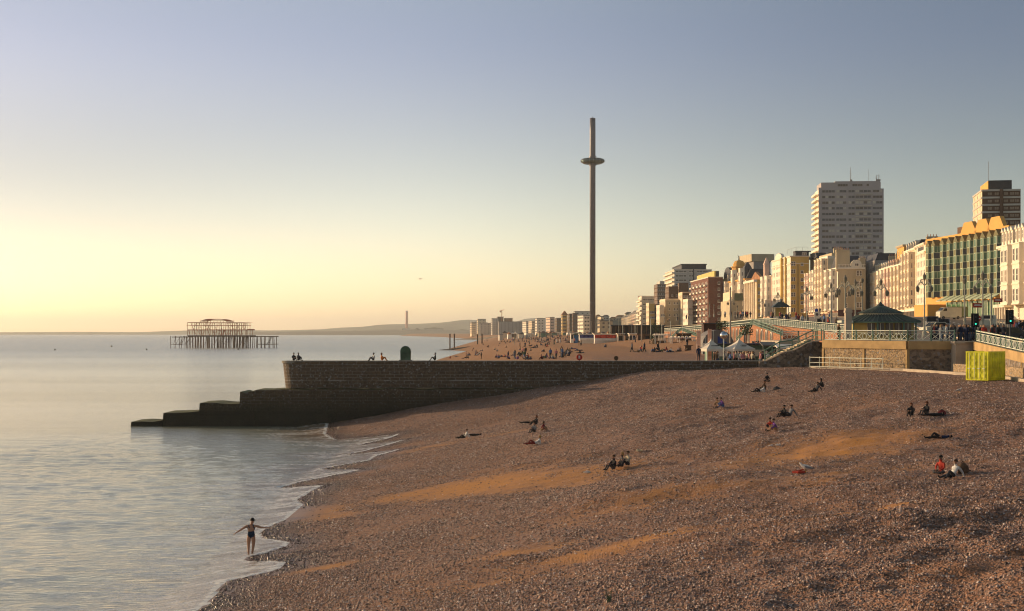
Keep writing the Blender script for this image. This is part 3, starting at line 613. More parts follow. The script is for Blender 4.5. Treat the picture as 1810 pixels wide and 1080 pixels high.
def kerb(o0, o1):
    s = MB(); y = 140
    while y < 1400:
        st = 10 if y < 400 else 50; a0, a1 = roadx(y), roadx(y+st); z0, z1 = U(y)+.14, U(y+st)+.14
        s.face([(a0+o0, y, z0), (a0+o1, y, z0), (a1+o1, y+st, z1), (a1+o0, y+st, z1)]); s.face([(a0+o0, y, z0-.14), (a0+o0, y, z0), (a1+o0, y+st, z1), (a1+o0, y+st, z1-.14)]); s.face([(a0+o1, y, z0-.14), (a0+o1, y, z0), (a1+o1, y+st, z1), (a1+o1, y+st, z1-.14)]); y += st
    setp(s.build('kerb', M_ren), kind='structure')
kerb(-9.3, -9.02); kerb(9.02, 9.3)
# retaining wall below the promenade, west of the steps
rw = empty('arched_retaining_wall', (0, 0, 0), 'long orange brick retaining wall with arches below the upper promenade', 'wall')
s = MB(); yy = [185]+list(range(200, 1101, 20))
for ya, yb in zip(yy[:-1], yy[1:]):
    s.face([(E(ya), ya, 5), (E(yb), yb, 5), (E(yb), yb, UE(yb)), (E(ya), ya, UE(ya))])
s.build('wall_face', M_retain, rw)
M_dark = mat('opening shade', (0.02, 0.018, 0.015), rough=0.6); M_cream = mat('cream trim', (0.82, 0.72, 0.56), var=.08); M_white = mat('white paint', (0.82, 0.76, 0.66), var=.07)  # M_dark panels: shade inside arches and doorways put into the colour
M_green = mat('sea green paint', (0.17, 0.27, 0.20), var=.15, rough=.5); M_glass = glassm('window glass', (0.085, 0.055, 0.035), 0.3); M_glassw = glassm('curtained glass', (0.34, 0.24, 0.15), 0.4)
am = MB(); pts = [(-1.5, 0), (-1.5, 2.4)]+[(-1.5*math.cos(math.pi*i/8), 2.4+1.3*math.sin(math.pi*i/8)) for i in range(1, 8)]+[(1.5, 2.4), (1.5, 0)]
am.prism([(x*1.18, z*1.07) for x, z in pts], -0.22, 0.02, 0, axis='y'); am.prism(pts, -0.26, 0.01, 1, axis='y'); am.box((-1.4, -.3, 1.1), (1.4, -.27, 1.2), 0); am.box((-.06, -.3, 0), (.06, -.27, 3.4), 0)
arch_me = am.mesh('arch', [M_cream, M_dark])
def facing(x0, y0, x1, y1): return math.atan2(y1-y0, x1-x0)
for k, y in enumerate(range(196, 640, 9)):
    if y > 290: mobj('arch', arch_me, rw, (E(y)-.02, y, 8.2), facing(E(y+5), y+5, E(y-5), y-5))
def ramp_wall(y0, yp, y1, off, z0, z1, label):
    o = empty('ramp_wall', (0, 0, 0), label, 'ramp'); s = MB(); P0 = (E(y0)-off, y0, z0); P1 = (E(yp)-off, yp, UE(yp)); P2 = (E(y1)-off, y1, z1)
    for (a, b_) in ((P0, P1), (P1, P2)):
        s.face([(a[0], a[1], 5), (b_[0], b_[1], 5), b_, a]); s.face([a, b_, (b_[0]+off, b_[1], b_[2]), (a[0]+off, a[1], a[2])])
    s.face([(P0[0], y0, 5), P0, (P0[0]+off, y0, z0), (P0[0]+off, y0, 5)]); s.face([(P2[0], y1, 5), P2, (P2[0]+off, y1, z1), (P2[0]+off, y1, 5)])
    s.build('wall_face', M_retain, o)
    for (a, b_) in ((P0, P1), (P1, P2)):
        n = int(abs(b_[1]-a[1])/2.2); r = MB()
        for i in range(n+1):
            t = i/n; p = [a[k]+(b_[k]-a[k])*t for k in range(3)]; r.box((p[0]-.08, p[1]-.08, p[2]), (p[0]+.08, p[1]+.08, p[2]+1.15))
        for h in (.15, .62, 1.15): r.tube((a[0], a[1], a[2]+h), (b_[0], b_[1], b_[2]+h), .07, k=4)
        r.build('railing', M_green, o)
        for i in range(1, int(abs(b_[1]-a[1])/8)):
            t = i/(abs(b_[1]-a[1])/8); p = [a[k]+(b_[k]-a[k])*t for k in range(3)]
            if p[2] > 10.9: mobj('arch', arch_me, o, (p[0]-.02, p[1], 7.0+min(.8, p[2]-10.9)), facing(a[0], a[1], b_[0], b_[1]) if a[1] > b_[1] else facing(b_[0], b_[1], a[0], a[1]))
    return o
ramp_wall(262, 312, 350, 2.6, 10.4, 8.6, 'orange brick triangular ramp wall with arches rising behind the white tents')
ramp_wall(470, 545, 600, 3.0, 9.5, 8.6, 'farther orange ramp wall left of the grey marquee')
# ------------------------------------------------------------------ building kit
WCACHE = {}
def win_mesh(w, h, fm, gm, style='sash', sill=True):
    key = (round(w, 2), round(h, 2), fm.name, gm.name, style)
    if key in WCACHE: return WCACHE[key]
    s = MB(); t = 0.14; p = -.10
    if style == 'plain': t = 0.09
    s.box((-w/2, p, 0), (-w/2+t, 0.0, h)); s.box((w/2-t, p, 0), (w/2, 0.0, h)); s.box((-w/2+t, p, h-t), (w/2-t, 0.0, h)); s.box((-w/2+t, p, 0), (w/2-t, 0.0, t))
    s.box((-w/2+t, -.035, t), (w/2-t, 0.0, h-t), 1)
    if style == 'sash': s.box((-w/2+t, -.075, h*.5-.05), (w/2-t, -.04, h*.5+.05))
    if style == 'double': s.box((-.06, -.075, t), (.06, -.04, h-t))
    if sill: s.box((-w/2-.12, -.26, -.16), (w/2+.12, 0.0, -.002))
    if style == 'hood': s.box((-w/2-.2, -.3, h+.1), (w/2+.2, 0, h+.3)); s.box((-w/2+t, -.075, h*.5-.05), (w/2-t, -.04, h*.5+.05))
    WCACHE[key] = s.mesh('window', [fm, gm]); return WCACHE[key]
def chim(parent, x, y, z, w, d, h, m, pots=5, axis='x'):
    s = MB(); s.box((x-w/2, y-d/2, z-1.5), (x+w/2, y+d/2, z+h)); s.box((x-w/2-.12, y-d/2-.12, z+h-.5), (x+w/2+.12, y+d/2+.12, z+h-.2)); c = s.build('chimney', m, parent)
    for i in range(pots):
        t = (i+.5)/pots; px_, py_ = (x-w/2+w*t, y) if w >= d else (x, y-d/2+d*t); s = MB(); s.tube((px_, py_, z+h), (px_, py_, z+h+.8), .17, .13, k=6); s.build('chimney_pot', M_pot, c)
M_pot = mat('terracotta', (0.42, 0.2, 0.11)); M_slate = mat('slate roof', (0.045, 0.045, 0.055), var=.25, scale=.7, rough=.6); M_lead = mat('grey roof', (0.14, 0.13, 0.12), var=.2)
M_tile = mat('clay tile roof', (0.30, 0.13, 0.05), var=.25)
NW = [0]
class Bld:
    def __init__(s, name, label, xf, xn, Df, Dn, yt, wall, xs=None, depth=14, cat='building', zb=None, ztop=None, side=None, group='seafront buildings', top=True):
        F = Vector((PX(xf, Df), Df)); Nn = Vector((PX(xn, Dn), Dn)); d = Nn-F; s.L = d.length; d.normalize()
        inw = Vector((-d.y, d.x)); s.rz = math.atan2(d.y, d.x)
        if xs is not None:
            k = (xs-905)/FPX; t = (k*Nn.y-Nn.x)/(inw.x-k*inw.y); depth = max(3, t)
        s.depth = depth; s.zb = min(U(Df), U(Dn))-.6 if zb is None else zb
        s.zt = PZ(yt, Dn) if ztop is None else ztop; s.H = s.zt-s.zb; s.wall = wall; s.side = side or wall
        s.root = empty(name, (F.x, F.y, s.zb), label, cat, group, s.rz)
        b = MB(); b.box((0, 0, -3), (s.L, s.depth, s.H)); w = b.build('walls', [wall, s.side], s.root); s.w = w
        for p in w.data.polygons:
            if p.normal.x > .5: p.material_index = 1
        s.g = max(0, U(Dn)-s.zb)
    def part(s, name, fn, mats, parent=None):
        b = MB(); fn(b); return b.build(name, mats, parent or s.root)
    def windows(s, xs, zs, w=1.1, h=1.9, fm=None, gm=None, style='sash', y=0.0, skip=0.0, gmix=True):
        for z in zs:
            for x in xs:
                if skip and rnd.random() < skip: continue
                g = gm or (M_glassw if (gmix and rnd.random() < .15) else M_glass)
                mobj('window', win_mesh(w, h, fm or M_white, g, style), s.root, (x, y, z)); NW[0] += 1
    def side_windows(s, ys, zs, w=1.0, h=1.6, fm=None, gm=None, style='sash'):
        for z in zs:
            for y in ys: mobj('window', win_mesh(w, h, fm or M_white, gm or M_glass, style), s.root, (s.L, y, z), math.pi/2); NW[0] += 1
    def cornice(s, z, p=.45, t=.5, m=None, x0=0, x1=None):
        x1 = s.L if x1 is None else x1; s.part('cornice', lambda b: (b.box((x0-.15, -p, z-t), (x1+.15, .0-.003, z)), b.box((x0-.1, -p*.6, z-t-.25), (x1+.1, -.003, z-t-.003)), b.box((s.L+.003, -.1, z-t), (s.L+p*.6, s.depth*.98, z)) if x1 == s.L else None), m or M_cream)
    def band(s, z, m=None, t=.22, p=.14):
        s.part('string_course', lambda b: b.box((.0, -p, z), (s.L+.02, -.003, z+t)), m or M_cream)
    def bay(s, xc, w, z0, z1, p=1.1, m=None, storeys=4, ww=.95, wh=1.9, fm=None, gm=None, narrow=.45, cap=True, style='sash'):
        c = w*.13; p = p*1.5
        bb = MB(); bb.prism([(xc-w/2, -.003), (xc-w/2+c, -p), (xc+w/2-c, -p), (xc+w/2, -.003)][::-1], z0, z1, axis='z')
        o = bb.build('bay', m or s.wall, s.root); sh = (z1-z0)/storeys
        tr = MB()
        for i in range(storeys+1):
            z = z0+i*sh; tr.prism([(xc-w/2-.12, -.006), (xc-w/2+c-.08, -p-.14), (xc+w/2-c+.08, -p-.14), (xc+w/2+.12, -.006)][::-1], z-.14, z+.14)
        tr.build('bay_cornice', M_cream, o)
        fw = w-2*c
        for i in range(storeys):
            z = z0+i*sh+.55; g = gm or (M_glassw if rnd.random() < .3 else M_glass)
            n = 2 if fw > 2.2 else 1; cw = min(ww, fw/n*.72)
            for k in range(n): mobj('window', win_mesh(cw, min(wh, sh-1), fm or M_white, g, style, False), s.root, (xc-fw/2+fw*(k+.5)/n, -p, z))
            for sg in (-1, 1):
                a = math.atan2(p, c)*(1 if sg > 0 else -1)
                mobj('window', win_mesh(.62, min(wh, sh-1), fm or M_white, g, 'plain', False), s.root, (xc+sg*(w/2-c/2), -p/2, z), a)
        return o
    def parapet(s, h=.9, m=None, t=.3):
        m = m or s.wall; z = s.H
        s.part('parapet', lambda b: (b.box((0, 0, z+.003), (s.L, t, z+h)), b.box((s.L-t, t+.003, z+.003), (s.L, s.depth, z+h)), b.box((0, t+.003, z+.003), (t, s.depth, z+h))), m)
    def mansard(s, h, m=None, inset=1.6, dorm=0, z=None, dm=None):
        z = s.H if z is None else z; L, D = s.L, s.depth
        def fn(b):
            b.face([(0, .3, z), (L, .3, z), (L-inset*.5, inset, z+h), (inset*.5, inset, z+h)]); b.face([(L, .3, z), (L, D-.3, z), (L-inset*.5, D-inset, z+h), (L-inset*.5, inset, z+h)])
            b.face([(0, D-.3, z), (L, D-.3, z), (L-inset*.5, D-inset, z+h), (inset*.5, D-inset, z+h)]); b.face([(0, .3, z), (0, D-.3, z), (inset*.5, D-inset, z+h), (inset*.5, inset, z+h)]); b.face([(inset*.5, inset, z+h), (L-inset*.5, inset, z+h), (L-inset*.5, D-inset, z+h), (inset*.5, D-inset, z+h)])
        r = s.part('roof', fn, m or M_slate)
        for i in range(dorm):
            x = L*(i+.5)/dorm; dw = min(1.5, L/dorm*.55)
            o = s.part('dormer', lambda b: (b.box((x-dw/2, .15, z+.2), (x+dw/2, inset+.6, z+h*.72)), b.prism([(x-dw/2-.15, z+h*.72), (x+dw/2+.15, z+h*.72), (x, z+h*.72+.6)], .0, inset+.6, axis='y')), dm or s.wall, r)
            mobj('window', win_mesh(dw*.7, h*.42, M_white, M_glass, 'plain', False), s.root, (x, .15, z+.4))
        return r
    def roofbox(s, x0, x1, y0, y1, h, m, name='plant_room', z=None):
        z = s.H if z is None else z; return s.part(name, lambda b: b.box((x0, y0, z+.003), (x1, y1, z+h)), m)
    def shop(s, h=3.6, n=4, m=None, sign=None):
        def fn(b):
            b.box((.1, -.14, h-.7), (s.L-.1, -.004, h), 1)
            for i in range(n):
                a = s.L*i/n+.35; c = s.L*(i+1)/n-.35; b.box((a, -.1, s.g+.1), (c, -.004, h-.8), 0)
        s.part('shopfront', fn, [M_glass, m or M_white])
def lin(a, b, n): return [a+(b-a)*(i+.5)/n for i in range(n)]
def storz(g, H, n, first=4.0, off=.9): return [g+first+off+(H-g-first)*i/n for i in range(n)]
M_W1 = mat('ivory stucco', (0.80, 0.70, 0.55), var=.08, scale=.3); M_W2 = mat('warm cream stucco', (0.76, 0.60, 0.40), var=.09, scale=.3); M_W3 = mat('pale stone render', (0.55, 0.50, 0.42), var=.1, scale=.25)
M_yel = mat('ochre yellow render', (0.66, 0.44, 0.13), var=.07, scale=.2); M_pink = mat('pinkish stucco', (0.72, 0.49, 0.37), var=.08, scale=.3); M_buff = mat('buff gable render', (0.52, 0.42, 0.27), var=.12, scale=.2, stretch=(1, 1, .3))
M_red = stone_wall_mat('red brick', (0.27, 0.085, 0.045), (0, 0, 0), algae=False, brick=(.6, .2), mortar=(.25, .13, .09), grain=0); M_brn = mat('brown brick', (0.14, 0.075, 0.042), var=.15); M_gry = mat('grey render', (0.30, 0.27, 0.25), var=.1)
M_org = mat('orange ochre panel', (0.68, 0.36, 0.09), var=.05, scale=.15); M_ggl = glassm('green tinted glass', (0.05, 0.13, 0.06)); M_spd = mat('black spandrel', (0.02, 0.02, 0.022), rough=.25, spec=.6); M_spl = mat('pale green mullion', (0.42, 0.48, 0.33), var=.1); M_spb = mat('olive side panel', (0.17, 0.15, 0.07), var=.1)
# --- corner hotel at the right edge
b = Bld('corner_hotel', 'ivory stucco corner hotel with mansard dormers at the right edge of the view', 1768, 1850, 335, 300, 0, M_W1, depth=22, ztop=30.6)
b.cornice(b.H, .9, .6); b.band(9.0); b.band(13.2); b.band(4.6)
zs = [5.4, 9.6, 13.6]
for z in zs: b.windows([2.2, 4.6, 7.0, 9.4], [z], .95, 2.5, style='hood')
for xc in (15.5, 24.5, 33.5, 42.5): b.bay(xc, 7.2, 4.4, b.H-.7, 2.2, M_W1, 3, 1.5, 2.7)
b.part('portico', lambda q: ([q.box((xx, -1.6, 0), (xx+.45, -1.2, 3.9)) for xx in (1.2, 3.2, 5.2, 7.2, 9.2)], q.box((1, -1.9, 3.9), (10.2, -.004, 4.6))), M_W1)
for xc in (20, 29, 38): b.windows([xc], zs, 1.2, 2.5, style='hood')
b.windows([3, 6, 9, 15, 21, 27, 33, 38], [.9+b.g], 1.3, 2.4)
r = b.mansard(4.6, M_lead, 2.4, 0)
for i in range(16):
    x = 1.6+i*2.5+(1 if i > 3 else 0)
    o = b.part('dormer', lambda q: (q.box((x-.75, .1, b.H+.2), (x+.75, 3, b.H+3.1)), q.prism([(x-.95, b.H+3.1), (x+.95, b.H+3.1), (x, b.H+4.1)], -.1, 3, axis='y')), M_W1, r); mobj('window', win_mesh(.85, 1.9, M_white, M_glass, 'sash', False), b.root, (x, .1, b.H+.8))
chim(r, 24, 6, b.H+4.0, 1.6, 3.6, 3.4, M_W1, 5)
for k in range(3): b.part('balcony', lambda q: (q.box((1, -.9, 8.7-4.2*0+k*0), (10.6, -.004, 8.9)), [q.box((1+i*.4, -.9, 8.9), (1.06+i*.4, -.84, 9.8)) for i in range(24)], q.box((1, -.92, 9.8), (10.6, -.82, 9.9))), M_slate) if k == 0 else None
# --- ochre hotel with green glass bays
b = Bld('ochre_hotel', 'large ochre hotel with green glass bays and three tall trapezoid gables', 1636, 1783, 482, 417, 0, M_org, depth=26, ztop=41.0)
L = b.L; sx_ = lambda px: b.L*(1-0)*0
def xat(B, px, xf, xn, Df, Dn):      # local x of a picture column on a facade line
    F = Vector((PX(xf, Df), Df)); Q = Vector((PX(xn, Dn), Dn)); k = (px-905)/FPX; d = Q-F; t = (k*F.y-F.x)/(d.x-k*d.y); return t*B.L
T = lambda px: xat(b, px, 1636, 1783, 482, 417)
zlo = b.g+7.0; n = 4; zhi = b.H-2.2; sh = (zhi-zlo)/n
bays = [T(1649.5), T(1659.5)]+[T(1675+i*(1779-1675)/8.6) for i in range(9)]
for k, xc in enumerate(bays):
    if xc > L-1: continue
    w = 3.6 if k > 1 else 3.4
    pl = MB(); pl.prism([(xc-w/2, -.004), (xc-w/2, -1.8), (xc+w*.1, -1.8), (xc+w/2, -.004)][::-1], zlo, zhi, 0)
    o = pl.build('bay', M_spl, b.root); ang = math.atan2(1.8, w*.4); fl = math.hypot(1.8, w*.4)
    for i in range(n):
        z = zlo+i*sh
        mobj('window', win_mesh(fl*.9, sh*.52, M_spl, M_ggl, 'double', False), b.root, (xc+w*.3, -.9, z+sh*.45), ang)
        mobj('window', win_mesh(w*.42, sh*.52, M_spl, M_ggl, 'plain', False), b.root, (xc-w*.2, -1.8, z+sh*.45))
        q = MB(); q.prism([(xc+w*.12, -1.83), (xc+w*.53, -.02), (xc+w*.5, -.02), (xc+w*.12, -1.77)], z+.06, z+sh*.44, 0); q.build('spandrel', M_spd, o)
        q = MB(); q.box((xc-w*.42, -1.86, z+.06), (xc+w*.02, -1.803, z+sh*.42)); q.build('spandrel', M_spb, o)
    q = MB(); q.prism([(xc-w/2-.15, zhi), (xc+w/2+.15, zhi), (xc, zhi+1.9)], -1.95, -.004, axis='y'); q.build('bay_gable', M_spb, o)
for a, c, t0, t1 in ((1697, 1726, 1704, 1718), (1722, 1750, 1729, 1743), (1745, 1775, 1752, 1767)):
    b.part('gable', lambda q: q.prism([(T(a), b.H+.003), (T(c), b.H+.003), (T(t1), b.H+3.6), (T(t0), b.H+3.6)], -.05, 1.2, axis='y'), M_org)
b.windows([T(1641.5), T(1667)], [zlo+i*sh+sh*.45 for i in range(4)], .9, 2.2, fm=M_spb, gm=M_ggl, style='plain')
b.roofbox(T(1660), T(1692), 6, 20, 3.6, M_brn)
b.part('ground_glazing', lambda q: (q.box((T(1676), -.5, b.g), (L-1, -.004, b.g+5.2), 1), [q.box((T(1676)+i*4, -.7, b.g), (T(1676)+i*4+.5, -.5, b.g+5.2), 0) for i in range(14)]), [M_spl, M_ggl])
for i in range(9):
    x = T(1677)+i*(L-3-T(1677))/8.6
    b.part('canopy', lambda q: (q.prism([(-4.2, b.g+5.4), (-.6, b.g+7.2), (-.6, b.g+7.4), (-4.2, b.g+5.6)], x, x+3.6, axis='x')), M_spl)
b.part('entrance_block', lambda q: (q.box((T(1648), -6, b.g-.5), (T(1672), -.004, b.g+4.6)),), M_org)
b.parapet(.5)
# --- cream terrace between the ochre hotel and the side street
b = Bld('white_hotel', 'tall narrow white hotel adjoining the left end of the ochre hotel', 1620, 1636, 505, 483, 427, M_W1, depth=18)
b.windows(lin(0, b.L, 6), storz(b.g, b.H-2.5, 6), 1.0, 1.8); b.cornice(b.H-.2, .7, .5); b.cornice(b.H-3.2, .5, .3); b.shop(n=3)
b.part('roof_lettering', lambda q: [q.box((4+i*1.6, -.1, b.H-2.4), (4.9+i*1.6, -.004, b.H-1.2)) for i in range(9)], M_glass); b.roofbox(1, b.L-1, 3, 14, 1.6, M_lead)
b = Bld('bayed_hotel', 'tall cream hotel with stacked bays and a dark dormered attic beside the white hotel', 1600, 1619.5, 533, 506, 437, M_W2, depth=18)
for x in (b.L*.2, b.L*.5, b.L*.8): b.bay(x, 5.6, b.g+4, b.H-1.5, 1.4, M_W2, 6, 1.0, 1.9)
r = b.mansard(2.8, M_slate, 1.8, 5, dm=M_W1); b.cornice(b.H, .6, .5); b.shop(n=4); chim(r, 3, 9, b.H+2.6, 1.5, 4, 2.6, M_buff, 4)
b2 = Bld('tower_house', 'orange rendered square tower house rising behind the cream terrace', 1586, 1598, 560, 545, 432, M_org, depth=12, group='seafront buildings')
b2.cornice(b2.H, .6, .5, M_buff); b2.windows(lin(0, b2.L, 2), [b2.H-4], 1.1, 1.9)
xs5 = [(1545, 1556, 606, 592, 477), (1556.3, 1568, 591.5, 576, 473), (1568.3, 1580, 575.5, 560, 469), (1580.3, 1599.5, 559.5, 534, 464)]
labs = ['cream bow-fronted house at the far left end of the terrace, by the dark side street', 'second bow-fronted cream house of the terrace, left of centre', 'third bow-fronted cream house of the terrace, under a big chimney stack', 'wide bow-fronted cream house joined to the taller bayed hotel']
for i, (a, c, d0, d1, yt) in enumerate(xs5):
    b = Bld('terraced_house', labs[i], a, c, d0, d1, yt, [M_W2, M_W1, M_pink, M_W2][i], depth=14)
    nb = 2 if i < 3 else 3
    for k in range(nb): b.bay(b.L*(k+.5)/nb, min(5.4, b.L/nb*.75), b.g+3.6, b.H-1.0, 1.3, None, 4, 1.0, 2.0)
    b.cornice(b.H, .7, .5); b.shop(n=3); r = b.mansard(2.6, M_lead, 1.6, 3); chim(r, b.L-.8, 7, b.H+2.2, 1.3, 7, 3.4, M_buff, 8)
b = Bld('side_street_block', 'dark shaded block down the side street between the two terraces', 1522, 1546, 640, 610, 460, M_gry, depth=10, zb=16)
b.windows(lin(0, b.L, 5), storz(0, b.H, 6, 2), 1.2, 1.6, fm=M_W3); b.side_windows([2, 4.5, 7], storz(0, b.H, 6, 2), 1.1, 1.6); b.mansard(3, M_slate)
# --- terrace with big cream end wall
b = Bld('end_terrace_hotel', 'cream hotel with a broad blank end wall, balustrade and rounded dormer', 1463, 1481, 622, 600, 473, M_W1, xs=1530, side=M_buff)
b.bay(b.L*.3, 6.5, b.g+4, b.H-.5, 1.6, M_W1, 5, 1.1, 2.2); b.bay(b.L*.75, 6.0, b.g+4, b.H-.5, 1.4, M_W1, 5, 1.1, 2.2); b.cornice(b.H, .8, .6); b.shop(h=4.2, n=3, m=M_red)
b.side_windows([b.depth*.72, b.depth*.82], storz(b.g, b.H, 4), 1.1, 2.2); b.side_windows([b.depth*.3], storz(b.g, b.H, 4)[:2], .9, 1.8)
b.part('side_shopfront', lambda q: q.box((b.L+.004, 0, b.g), (b.L+.25, b.depth, b.g+4.0)), mat('maroon shopfront', (0.09, .03, .03)))
bl = b.part('balustrade', lambda q: ([q.box((b.L-.35, .6*i, b.H+.1), (b.L-.1, .6*i+.25, b.H+1.2)) for i in range(int(b.depth/.6))], q.box((b.L-.4, 0, b.H+1.2), (b.L, b.depth, b.H+1.45)), q.box((b.L-.4, 0, b.H+.003), (b.L, b.depth, b.H+.2))), M_W1)
pts = [(b.depth*.62-1.9+1.9-1.9*math.cos(math.pi*i/10)+1.9*0, b.H+1.3+2.4*math.sin(math.pi*i/10)+.6) for i in range(11)]
pts = [(b.depth*.68+2.0*math.cos(math.pi*i/10), b.H+1.4+1.8*math.sin(math.pi*i/10)) for i in range(11)]+[(b.depth*.68-2.0, b.H+.1), (b.depth*.68+2.0, b.H+.1)]
o = b.part('round_dormer', lambda q: q.prism(pts, b.L-2.5, b.L+.06, axis='x'), M_W1); mobj('window', win_mesh(1.6, 1.2, M_white, M_glass, 'double', False), b.root, (b.L+.06, b.depth*.68, b.H+.6), math.pi/2)
r = b.part('roof', lambda q: q.prism([(1.5, b.H+.1), (b.L-1.5, b.H+.1), (b.L*.5, b.H+5.4)], 1, b.depth-.5, axis='y'), M_slate)
chim(r, b.L-1.2, 2.2, b.H, 1.5, 5.5, 7.2, M_buff, 7); chim(r, b.L-2, b.depth-1, b.H, 1.4, 2.4, 4, M_buff, 3)
for i in range(2): b.part('dormer', lambda q: q.box((b.L-3.2, 7+i*3.2, b.H+1.6), (b.L-1.4, 8.6+i*3.2, b.H+3.4)), M_slate, r)
b = Bld('bay_column_hotel', 'cream hotel front with five-storey bay columns left of the blank end wall', 1447, 1462.7, 643, 622.5, 457, M_W2, depth=15)
for k in range(3): b.bay(b.L*(k+.5)/3, b.L/3*.74, b.g+4, b.H, 1.5, M_W2, 7, 1.0, 1.9)
b.parapet(1.2, M_W1); b.shop(n=3, m=M_red)
b3 = Bld('gabled_back_block', 'buff windowless gable block rising behind the bay-column hotel', 1448, 1470, 668, 640, 447, M_buff, xs=1478, side=M_buff); chim(b3.w, b3.L-1, 3, b3.H, 1.2, 4, 2.0, M_buff, 6)
for i, (a, c, d0, d1, yt, mm) in enumerate([(1428.5, 1437, 668, 656, 481, M_pink), (1437.3, 1446.7, 655.6, 643.5, 476, M_W1)]):
    b = Bld('terraced_hotel', ['low pinkish house beside the tall yellow-sided hotel', 'narrow ivory house between the pinkish house and the bay columns'][i], a, c, d0, d1, yt, mm, depth=14)
    for k in range(2): b.bay(b.L*(k+.5)/2, b.L/2*.75, b.g+4, b.H-.4, 1.4, None, 5, 1.0, 1.9)
    b.cornice(b.H, .6, .4); b.shop(n=2, m=M_red); b.mansard(1.6, M_lead)
b = Bld('dark_attic_block', 'buff block with a dark hipped attic storey right of the yellow-sided hotel', 1432, 1445, 700, 684, 456, M_buff, xs=1461, side=M_buff, depth=14)
b.part('roof', lambda q: (q.box((-1.2, -.8, b.H+.003), (b.L+1, b.depth+1, b.H+.5)), q.prism([(-1, b.H+.5), (b.L+1, b.H+.5), (b.L-2, b.H+2.6), (2, b.H+2.6)], -.5, b.depth, axis='y')), M_slate)
# --- tall white hotel with ochre side
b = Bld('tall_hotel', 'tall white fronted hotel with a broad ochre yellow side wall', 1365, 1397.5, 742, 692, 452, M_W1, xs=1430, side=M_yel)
zs = storz(b.g, b.H-2.0, 7)
b.windows([b.L*t for t in (.05, .13, .24, .30, .38, .44, .52, .66, .72, .82, .92)], zs, 1.1, 2.0); b.cornice(b.H-3.5, .4, .3); b.cornice(b.H, .5, .4); b.shop(n=8)
b.part('front_gable', lambda q: q.prism([(b.L*.2, b.H+.003), (b.L*.56, b.H+.003), (b.L*.56, b.H+1.2), (b.L*.5, b.H+2.2), (b.L*.38, b.H+2.8), (b.L*.26, b.H+2.2), (b.L*.2, b.H+1.2)], -.4, 1.0, axis='y'), M_W1)
b.part('pilaster_strip', lambda q: q.box((b.L*.585, -1.2, 0), (b.L*.62, -.004, b.H)), M_yel); b.part('pilaster_strip', lambda q: q.box((b.L*.775, -.9, 0), (b.L*.80, -.004, b.H)), M_yel)
b.side_windows([b.depth*.08, b.depth*.2], zs, 1.0, 2.0); b.side_windows([b.depth*.62], zs, 1.3, 1.5)
b.part('attic', lambda q: (q.box((b.L-6, b.depth*.27, b.H+.003), (b.L-.3, b.depth, b.H+1.9)), q.box((b.L-6, b.depth*.25, b.H+1.9), (b.L, b.depth+1, b.H+2.3))), M_slate)
mobj('window', win_mesh(2.2, 1.3, M_white, M_glassw, 'double', False), b.root, (b.L-.3, b.depth*.75, b.H+.25), math.pi/2)
b.part('roof_rail', lambda q: ([q.tube((x, y, b.H+1.9), (x, y, b.H+4.2), .06, k=4) for x, y in [(b.L*.5, 3), (b.L*.7, 3), (b.L*.95, 3), (b.L*.95, b.depth*.4), (b.L*.95, b.depth*.7), (b.L*.95, b.depth)]], q.tube((b.L*.5, 3, b.H+4.2), (b.L*.95, 3, b.H+4.2), .06, k=4), q.tube((b.L*.95, 3, b.H+4.2), (b.L*.95, b.depth, b.H+4.2), .06, k=4)), M_gry)
b.part('drainpipe', lambda q: q.tube((b.L+.12, b.depth*.4, b.g), (b.L+.12, b.depth*.4, b.H-4), .14), M_slate)
# --- going west
b = Bld('narrow_hotel', 'narrow pink and white hotel with a slim turret left of the tall white hotel', 1349.5, 1364.7, 770, 742.5, 486, M_pink, depth=14)
for k in range(2): b.bay(b.L*(k+.5)/2, b.L/2*.7, b.g+4, b.H-.3, 1.5, M_W1, 5, 1.0, 1.9)
b.cornice(b.H, .6, .4); b.part('turret', lambda q: (q.lathe([(1.6, 0), (1.6, 6), (1.9, 6.2), (1.2, 8), (.3, 10)], c=(2.2, 1.2, b.H), k=8)), M_pink); b.shop(n=4)
b = Bld('columned_hotel', 'cream hotel fronted by tall white columns with an ochre flank and orange roof', 1319, 1338, 838, 800, 494, M_W2, xs=1350, side=M_yel)
b.part('colonnade', lambda q: ([q.box((b.L*(i+.5)/6-.5, -1.5, b.g+3), (b.L*(i+.5)/6+.5, -.6, b.H-1.2)) for i in range(6)], q.box((0, -1.8, b.H-1.2), (b.L, -.004, b.H))), M_W1)
b.windows(lin(0, b.L, 6)[:], storz(b.g, b.H-1, 5), 1.3, 2.1); b.shop(n=5); b.part('roof', lambda q: q.prism([(0, b.H+.003), (b.L, b.H+.003), (b.L, b.H+1), (b.L*.5, b.H+5)], 2, b.depth, axis='y'), M_tile)
b.side_windows([b.depth*.3, b.depth*.6], storz(b.g, b.H-1, 5), 1.0, 1.7)
b = Bld('grey_flank_block', 'big grey-buff block with a projecting flat top behind the columned hotel', 1312, 1332, 905, 880, 462, M_gry, xs=1362, side=M_gry)
b.part('top_storey', lambda q: q.box((-1, -1.5, b.H+.003), (b.L+1, b.depth+2, b.H+4.4)), M_buff)
b = Bld('domed_hotel', 'ornate orange and cream hotel with domed corner turret and statue', 1283, 1318.6, 905, 840, 492, M_W2, depth=16)
b.windows(lin(0, b.L, 11), storz(b.g, b.H, 5), 1.3, 2.0, style='hood')
for x in (.12, .5, .88): b.bay(b.L*x, 7, b.g+4, b.H+6 if x > .3 else b.H, 1.6, M_W1, 6, 1.2, 2.1)
b.cornice(b.H, .9, .6, M_org); b.shop(n=8); b.mansard(5.5, M_slate, 3, 6, dm=M_W1)
tz = b.H
